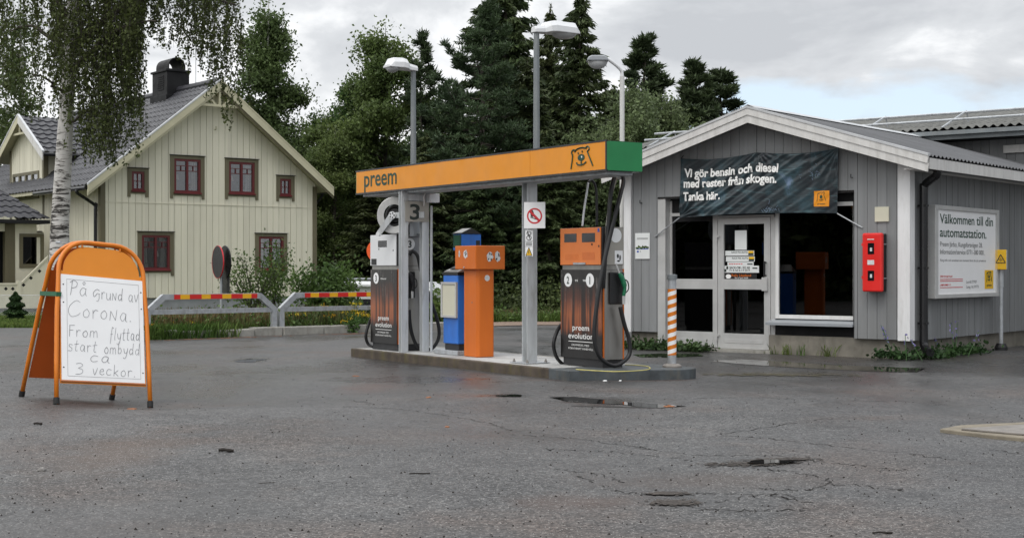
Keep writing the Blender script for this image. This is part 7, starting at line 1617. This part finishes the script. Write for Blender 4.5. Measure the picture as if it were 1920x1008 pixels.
def flowers():
    q = random.Random(31)
    def plant(px, py, Yo, h, n, label, fm, nm='wildflower', cat='wildflower', big=1.0):
        x, y = BF.w(*Yo)[:2] if isinstance(Yo, tuple) else ((px - CX) / F * Yo, Yo); rg = np.random.default_rng(int(px * 7 + h * 100))
        o = bpy.data.objects.new(nm, None); COL.objects.link(o); o.location = (x, y, max(-.2, ground_z(x, y))); tag(o, label, cat, 'yellow wildflowers by the barriers' if fm is M['flower_yellow'] else None)
        k = MB(); L = []; Fl = []
        for _ in range(n):
            a = q.uniform(0, 6.28); r = q.uniform(.05, .28) * big; hh = h * q.uniform(.6, 1.05); P = [(0, 0, 0), (math.cos(a) * r * .4, math.sin(a) * r * .4, hh * .5), (math.cos(a) * r, math.sin(a) * r, hh)]; k.tube(P, .005, 4)
            for t in np.linspace(.15, .85, 10): L.append(np.array(P[0]) * (1 - t) + np.array(P[2]) * t + rg.normal(size=3) * .03)
            for _ in range(11): Fl.append(np.array(P[2]) + rg.normal(size=3) * np.array([.045, .045, .015]))
        k.build('stem', M['leaf_pot'], o); L = np.array(L); Fl = np.array(Fl); np_mesh('foliage', leaves(np.repeat(L, 4, 0) + rg.normal(size=(len(L) * 4, 3)) * .03, .035, rg, .4, .2), M['bush_leaf'], o); np_mesh('flower', leaves(Fl, .019, rg, .8, 0), fm, o)
    xof = lambda px: BF.face(px, 600, .2)[0]
    for i, (px, y, h, n, lb) in enumerate(((575, .55, .62, 7, 'yellow wildflowers beside the meeting of the barriers'), (628, .45, .55, 8, 'yellow wildflowers under the right barrier'), (648, -.05, .42, 9, 'low yellow wildflowers spilling over the kerb'), (666, .15, .60, 10, 'tall yellow wildflowers nearest the diesel pump, left clump'), (684, .10, .55, 10, 'yellow wildflowers touching the diesel pump'), (350, .5, .30, 6, 'small yellow wildflowers below the left barrier'), (385, .6, .34, 5, 'small yellow wildflowers before the traffic sign post'), (280, .1, .30, 5, 'small yellow wildflowers at the left end of the kerb'))):
        plant(px, 600, (xof(px), y), h, n, lb, M['flower_yellow'])
flowers()
def wall_plants():
    rg = np.random.default_rng(44)
    def clump(nm, label, pts, h, seed, per=90, ls=.05, viol=0):
        rg = np.random.default_rng(seed); C = np.array(pts); c0 = C.mean(0); o = bpy.data.objects.new(nm, None); COL.objects.link(o); o.location = tuple(c0); tag(o, label, 'plant')
        idx = np.repeat(np.arange(len(C)), per); P = C[idx] - c0 + rg.normal(size=(len(idx), 3)) * np.array([.11, .09, 0]); P[:, 2] = np.abs(rg.normal(size=len(idx))) * h * .5 + .02
        np_mesh('foliage', leaves(P, ls, rg, .75, -.1), M['ground_plant'], o)
        if viol:
            k = MB(); Fl = []
            for _ in range(viol):
                a = C[rg.integers(len(C))] - c0 + rg.normal(size=3) * np.array([.1, .1, 0]); hh = .25 + .35 * rg.random(); b = a + np.array([.08 * rg.normal(), .05, hh]); k.tube([tuple(a), tuple(b)], .005, 4); Fl += [a + (b - a) * t + rg.normal(size=3) * .015 for t in np.linspace(.6, 1, 7)]
            k.build('stem', M['leaf_pot'], o); np_mesh('flower', leaves(np.array(Fl), .022, rg, .8, 0), M['flower_violet'], o)
    W = lambda x, y: KF.w(x, y, 0)
    clump('ground_plant', 'low green plants at the wall left of the kiosk door', [W(.15 + .13 * i, -.14 - .05 * (i % 3)) for i in range(12)], .12, 1, 90, .034)
    clump('ground_plant', 'green bellflower clump with violet flowers at the near kiosk corner', [W(4.55 + .09 * i, -.12 - .03 * (i % 2)) for i in range(5)] + [W(5.0 + .06 * (i % 3), .15 + .17 * i) for i in range(13)], .13, 2, 60, .032, 9)
    for i, (x, n) in enumerate(((2.95, 26), (3.2, 20), (3.62, 34), (2.72, 12))):
        P = np.array([W(x + .06 * rg.normal(), -.03 - .05 * rg.random()) for _ in range(n)]); P -= np.array(W(x, -.05)); P[:, 2] = 0
        o = np_mesh('grass_tuft', blades(P, .13, rg, .005, .8), M['grass']); o.location = W(x, -.05); tag(o, ['grass tuft at the foundation below the shop window', 'small grass tuft in the middle of the foundation below the window', 'largest grass tuft under the right half of the shop window', 'tiny grass tuft beside the kiosk door frame'][i], 'grass tuft', 'grass tufts at the kiosk foundation')
wall_plants()

def wire_fence():
    Y = 38.5; xa, xb = (-60 - CX) / F * Y, (240 - CX) / F * Y; zt = H + (CY - 553) / F * Y; T = Thing('wire_fence', 'low chain link fence in front of the house at the left edge', 'fence', W0, ((xa + xb) / 2, Y, 0))
    k = MB(); s = .055; n = int((xb - xa) / s); m = int(zt / s)
    def wires():
        for i in range(-m, n):
            for sg in (1, -1):
                x0 = xa + i * s; a, b = 0, m * s; X0, X1 = (x0, x0 + m * s) if sg > 0 else (x0 + m * s, x0)
                pa, pb = Vector((X0, Y, 0)), Vector((X1, Y, zt))
                lo, hi = 0., 1.; dx = pb.x - pa.x
                for lim, up in ((xa, False), (xb, True)):
                    pass
                t0, t1 = 0., 1.
                for lim, sgn in ((xa, 1), (xb, -1)):
                    d0, d1 = (pa.x - lim) * sgn, (pb.x - lim) * sgn
                    if d0 < 0 and d1 < 0: t0, t1 = 1, 0; break
                    if d0 < 0: t0 = max(t0, d0 / (d0 - d1))
                    elif d1 < 0: t1 = min(t1, d0 / (d0 - d1))
                if t1 - t0 > .05: k.tube([pa.lerp(pb, t0), pa.lerp(pb, t1)], .0022, 3, False)
    wires(); T.part('mesh', k, M['lamp_white']); k = MB()
    for z in (.03, zt): k.tube([(xa, Y, z), (xb, Y, z)], .006, 5)
    T.part('rail_wire', k, M['steel'])
    for i in range(3): T.part('post', MB().tube([(xa + .4 + i * 2.0, Y + .03, -.03), (xa + .4 + i * 2.0, Y + .03, zt + .05)], .022, 8), M['steel'])
wire_fence()

def litter():
    q = random.Random(88)
    def stone(px, py, r, m, nm, label, cat, group, flat_=.6, el=1.0):
        x, y = gnd(px, py); y += 0; k = MB(); bm = bmesh.new(); bmesh.ops.create_icosphere(bm, subdivisions=2, radius=1)
        ph = [q.uniform(0, 6) for _ in range(3)]
        for v in bm.verts: v.co *= 1 + .16 * math.sin(3 * v.co.x + ph[0]) + .14 * math.sin(4 * v.co.y + ph[1])
        vs = [(v.co.x * r * el, v.co.y * r, max(-.3, v.co.z) * r * flat_ + .3 * r * flat_) for v in bm.verts]; bm.verts.index_update(); fs = [tuple(v.index for v in f.verts) for f in bm.faces]; bm.free(); k.add(vs, fs)
        o = k.build(nm, m, None); o.location = (x, y, yard_z(x, y)); o.rotation_euler = (0, 0, q.uniform(0, 3)); tag(o, label, cat, group)
    def twig(px, py, L, r, label, m=None, ang=.1):
        x, y = gnd(px, py); k = MB(); k.tube(smooth_path([(-L / 2, 0, r), (-L * .15, L * .05, r * 1.3), (L * .2, -.02 * L, r), (L / 2, .04 * L, r * .8)], 3), [r * (.8 + .3 * q.random()) for _ in range(10)], 6)
        o = k.build('twig', m or M['twig'], None); o.location = (x, y, yard_z(x, y)); o.rotation_euler = (0, 0, ang); tag(o, label, 'twig', 'twigs lying on the asphalt')
    twig(424, 847, .11, .013, 'short thick black twig on the near asphalt', ang=-.1); twig(71, 796, .07, .011, 'short dark twig in front of the folding sign', ang=.2); twig(787, 888, .13, .004, 'thin brown twig on the middle of the near asphalt', ang=.1); twig(500, 905, .10, .002, 'hair thin pale twig on the near asphalt', M['dry_stem'] if 'dry_stem' in M else M['wood_bark'], .4)
    twig(1655, 1000, .10, .006, 'dark twig near the lower right edge', ang=.1)
    stone(79, 882, .030, M['stone'], 'stone', 'grey pebble at the lower left', 'stone', 'stones on the asphalt'); stone(277, 906, .012, M['stone'], 'stone', 'small dark pebble right of the grey pebble', 'stone', 'stones on the asphalt')
    stone(838, 800, .022, M['dead_leaf'], 'dead_leaf', 'curled brown leaf on the middle asphalt', 'leaf', 'dead leaves on the asphalt', .35, 1.6); stone(668, 705, .03, M['dead_leaf'], 'dead_leaf', 'orange leaf before the left end of the island', 'leaf', 'dead leaves on the asphalt', .3, 1.8); stone(803, 745, .03, M['dead_leaf'], 'dead_leaf', 'orange leaf in front of the orange terminal', 'leaf', 'dead leaves on the asphalt', .25, 1.7); stone(1254, 762, .035, M['dead_leaf'], 'dead_leaf', 'orange leaf at the right end of the narrow puddle', 'leaf', 'dead leaves on the asphalt', .3, 1.5); stone(248, 759, .035, M['dead_leaf'], 'dead_leaf', 'brown leaf beside the right leg of the folding sign', 'leaf', 'dead leaves on the asphalt', .25, 1.7)
    stone(1163, 714, .016, M['white_board'], 'paper_scrap', 'white scrap left of the pair by the island end', 'scrap', 'white scraps by the island'); stone(1134, 714, .018, M['white_board'], 'paper_scrap', 'white scrap at the island end under the pump hose', 'scrap', 'white scraps by the island', .5, 1.5)
    # loose grit, too small and too many to count
    rg = np.random.default_rng(3); n = 2600; Y = 5.6 + 16 * rg.random(n) ** 1.6; X = (rg.random(n) * 2 - 1) * Y * .40; s = .0035 + .0055 * rg.random(n) ** 2; V = []; Fc = []
    for i in range(n):
        b = len(V); r = s[i] * 1.1; z = yard_z(X[i], Y[i]); a = q.uniform(0, 6)
        V += [(X[i] + r * math.cos(a + j * 1.571), Y[i] + r * math.sin(a + j * 1.571) * .8, z + .001) for j in range(4)] + [(X[i], Y[i], z + r * 1.1)]; Fc += [(b + j, b + (j + 1) % 4, b + 4) for j in range(4)]
    k = MB(); k.v, k.f = V, Fc; tag(k.build('grit', M['twig'], None), 'dark grit scattered over the asphalt', 'grit', kind='stuff')
litter()
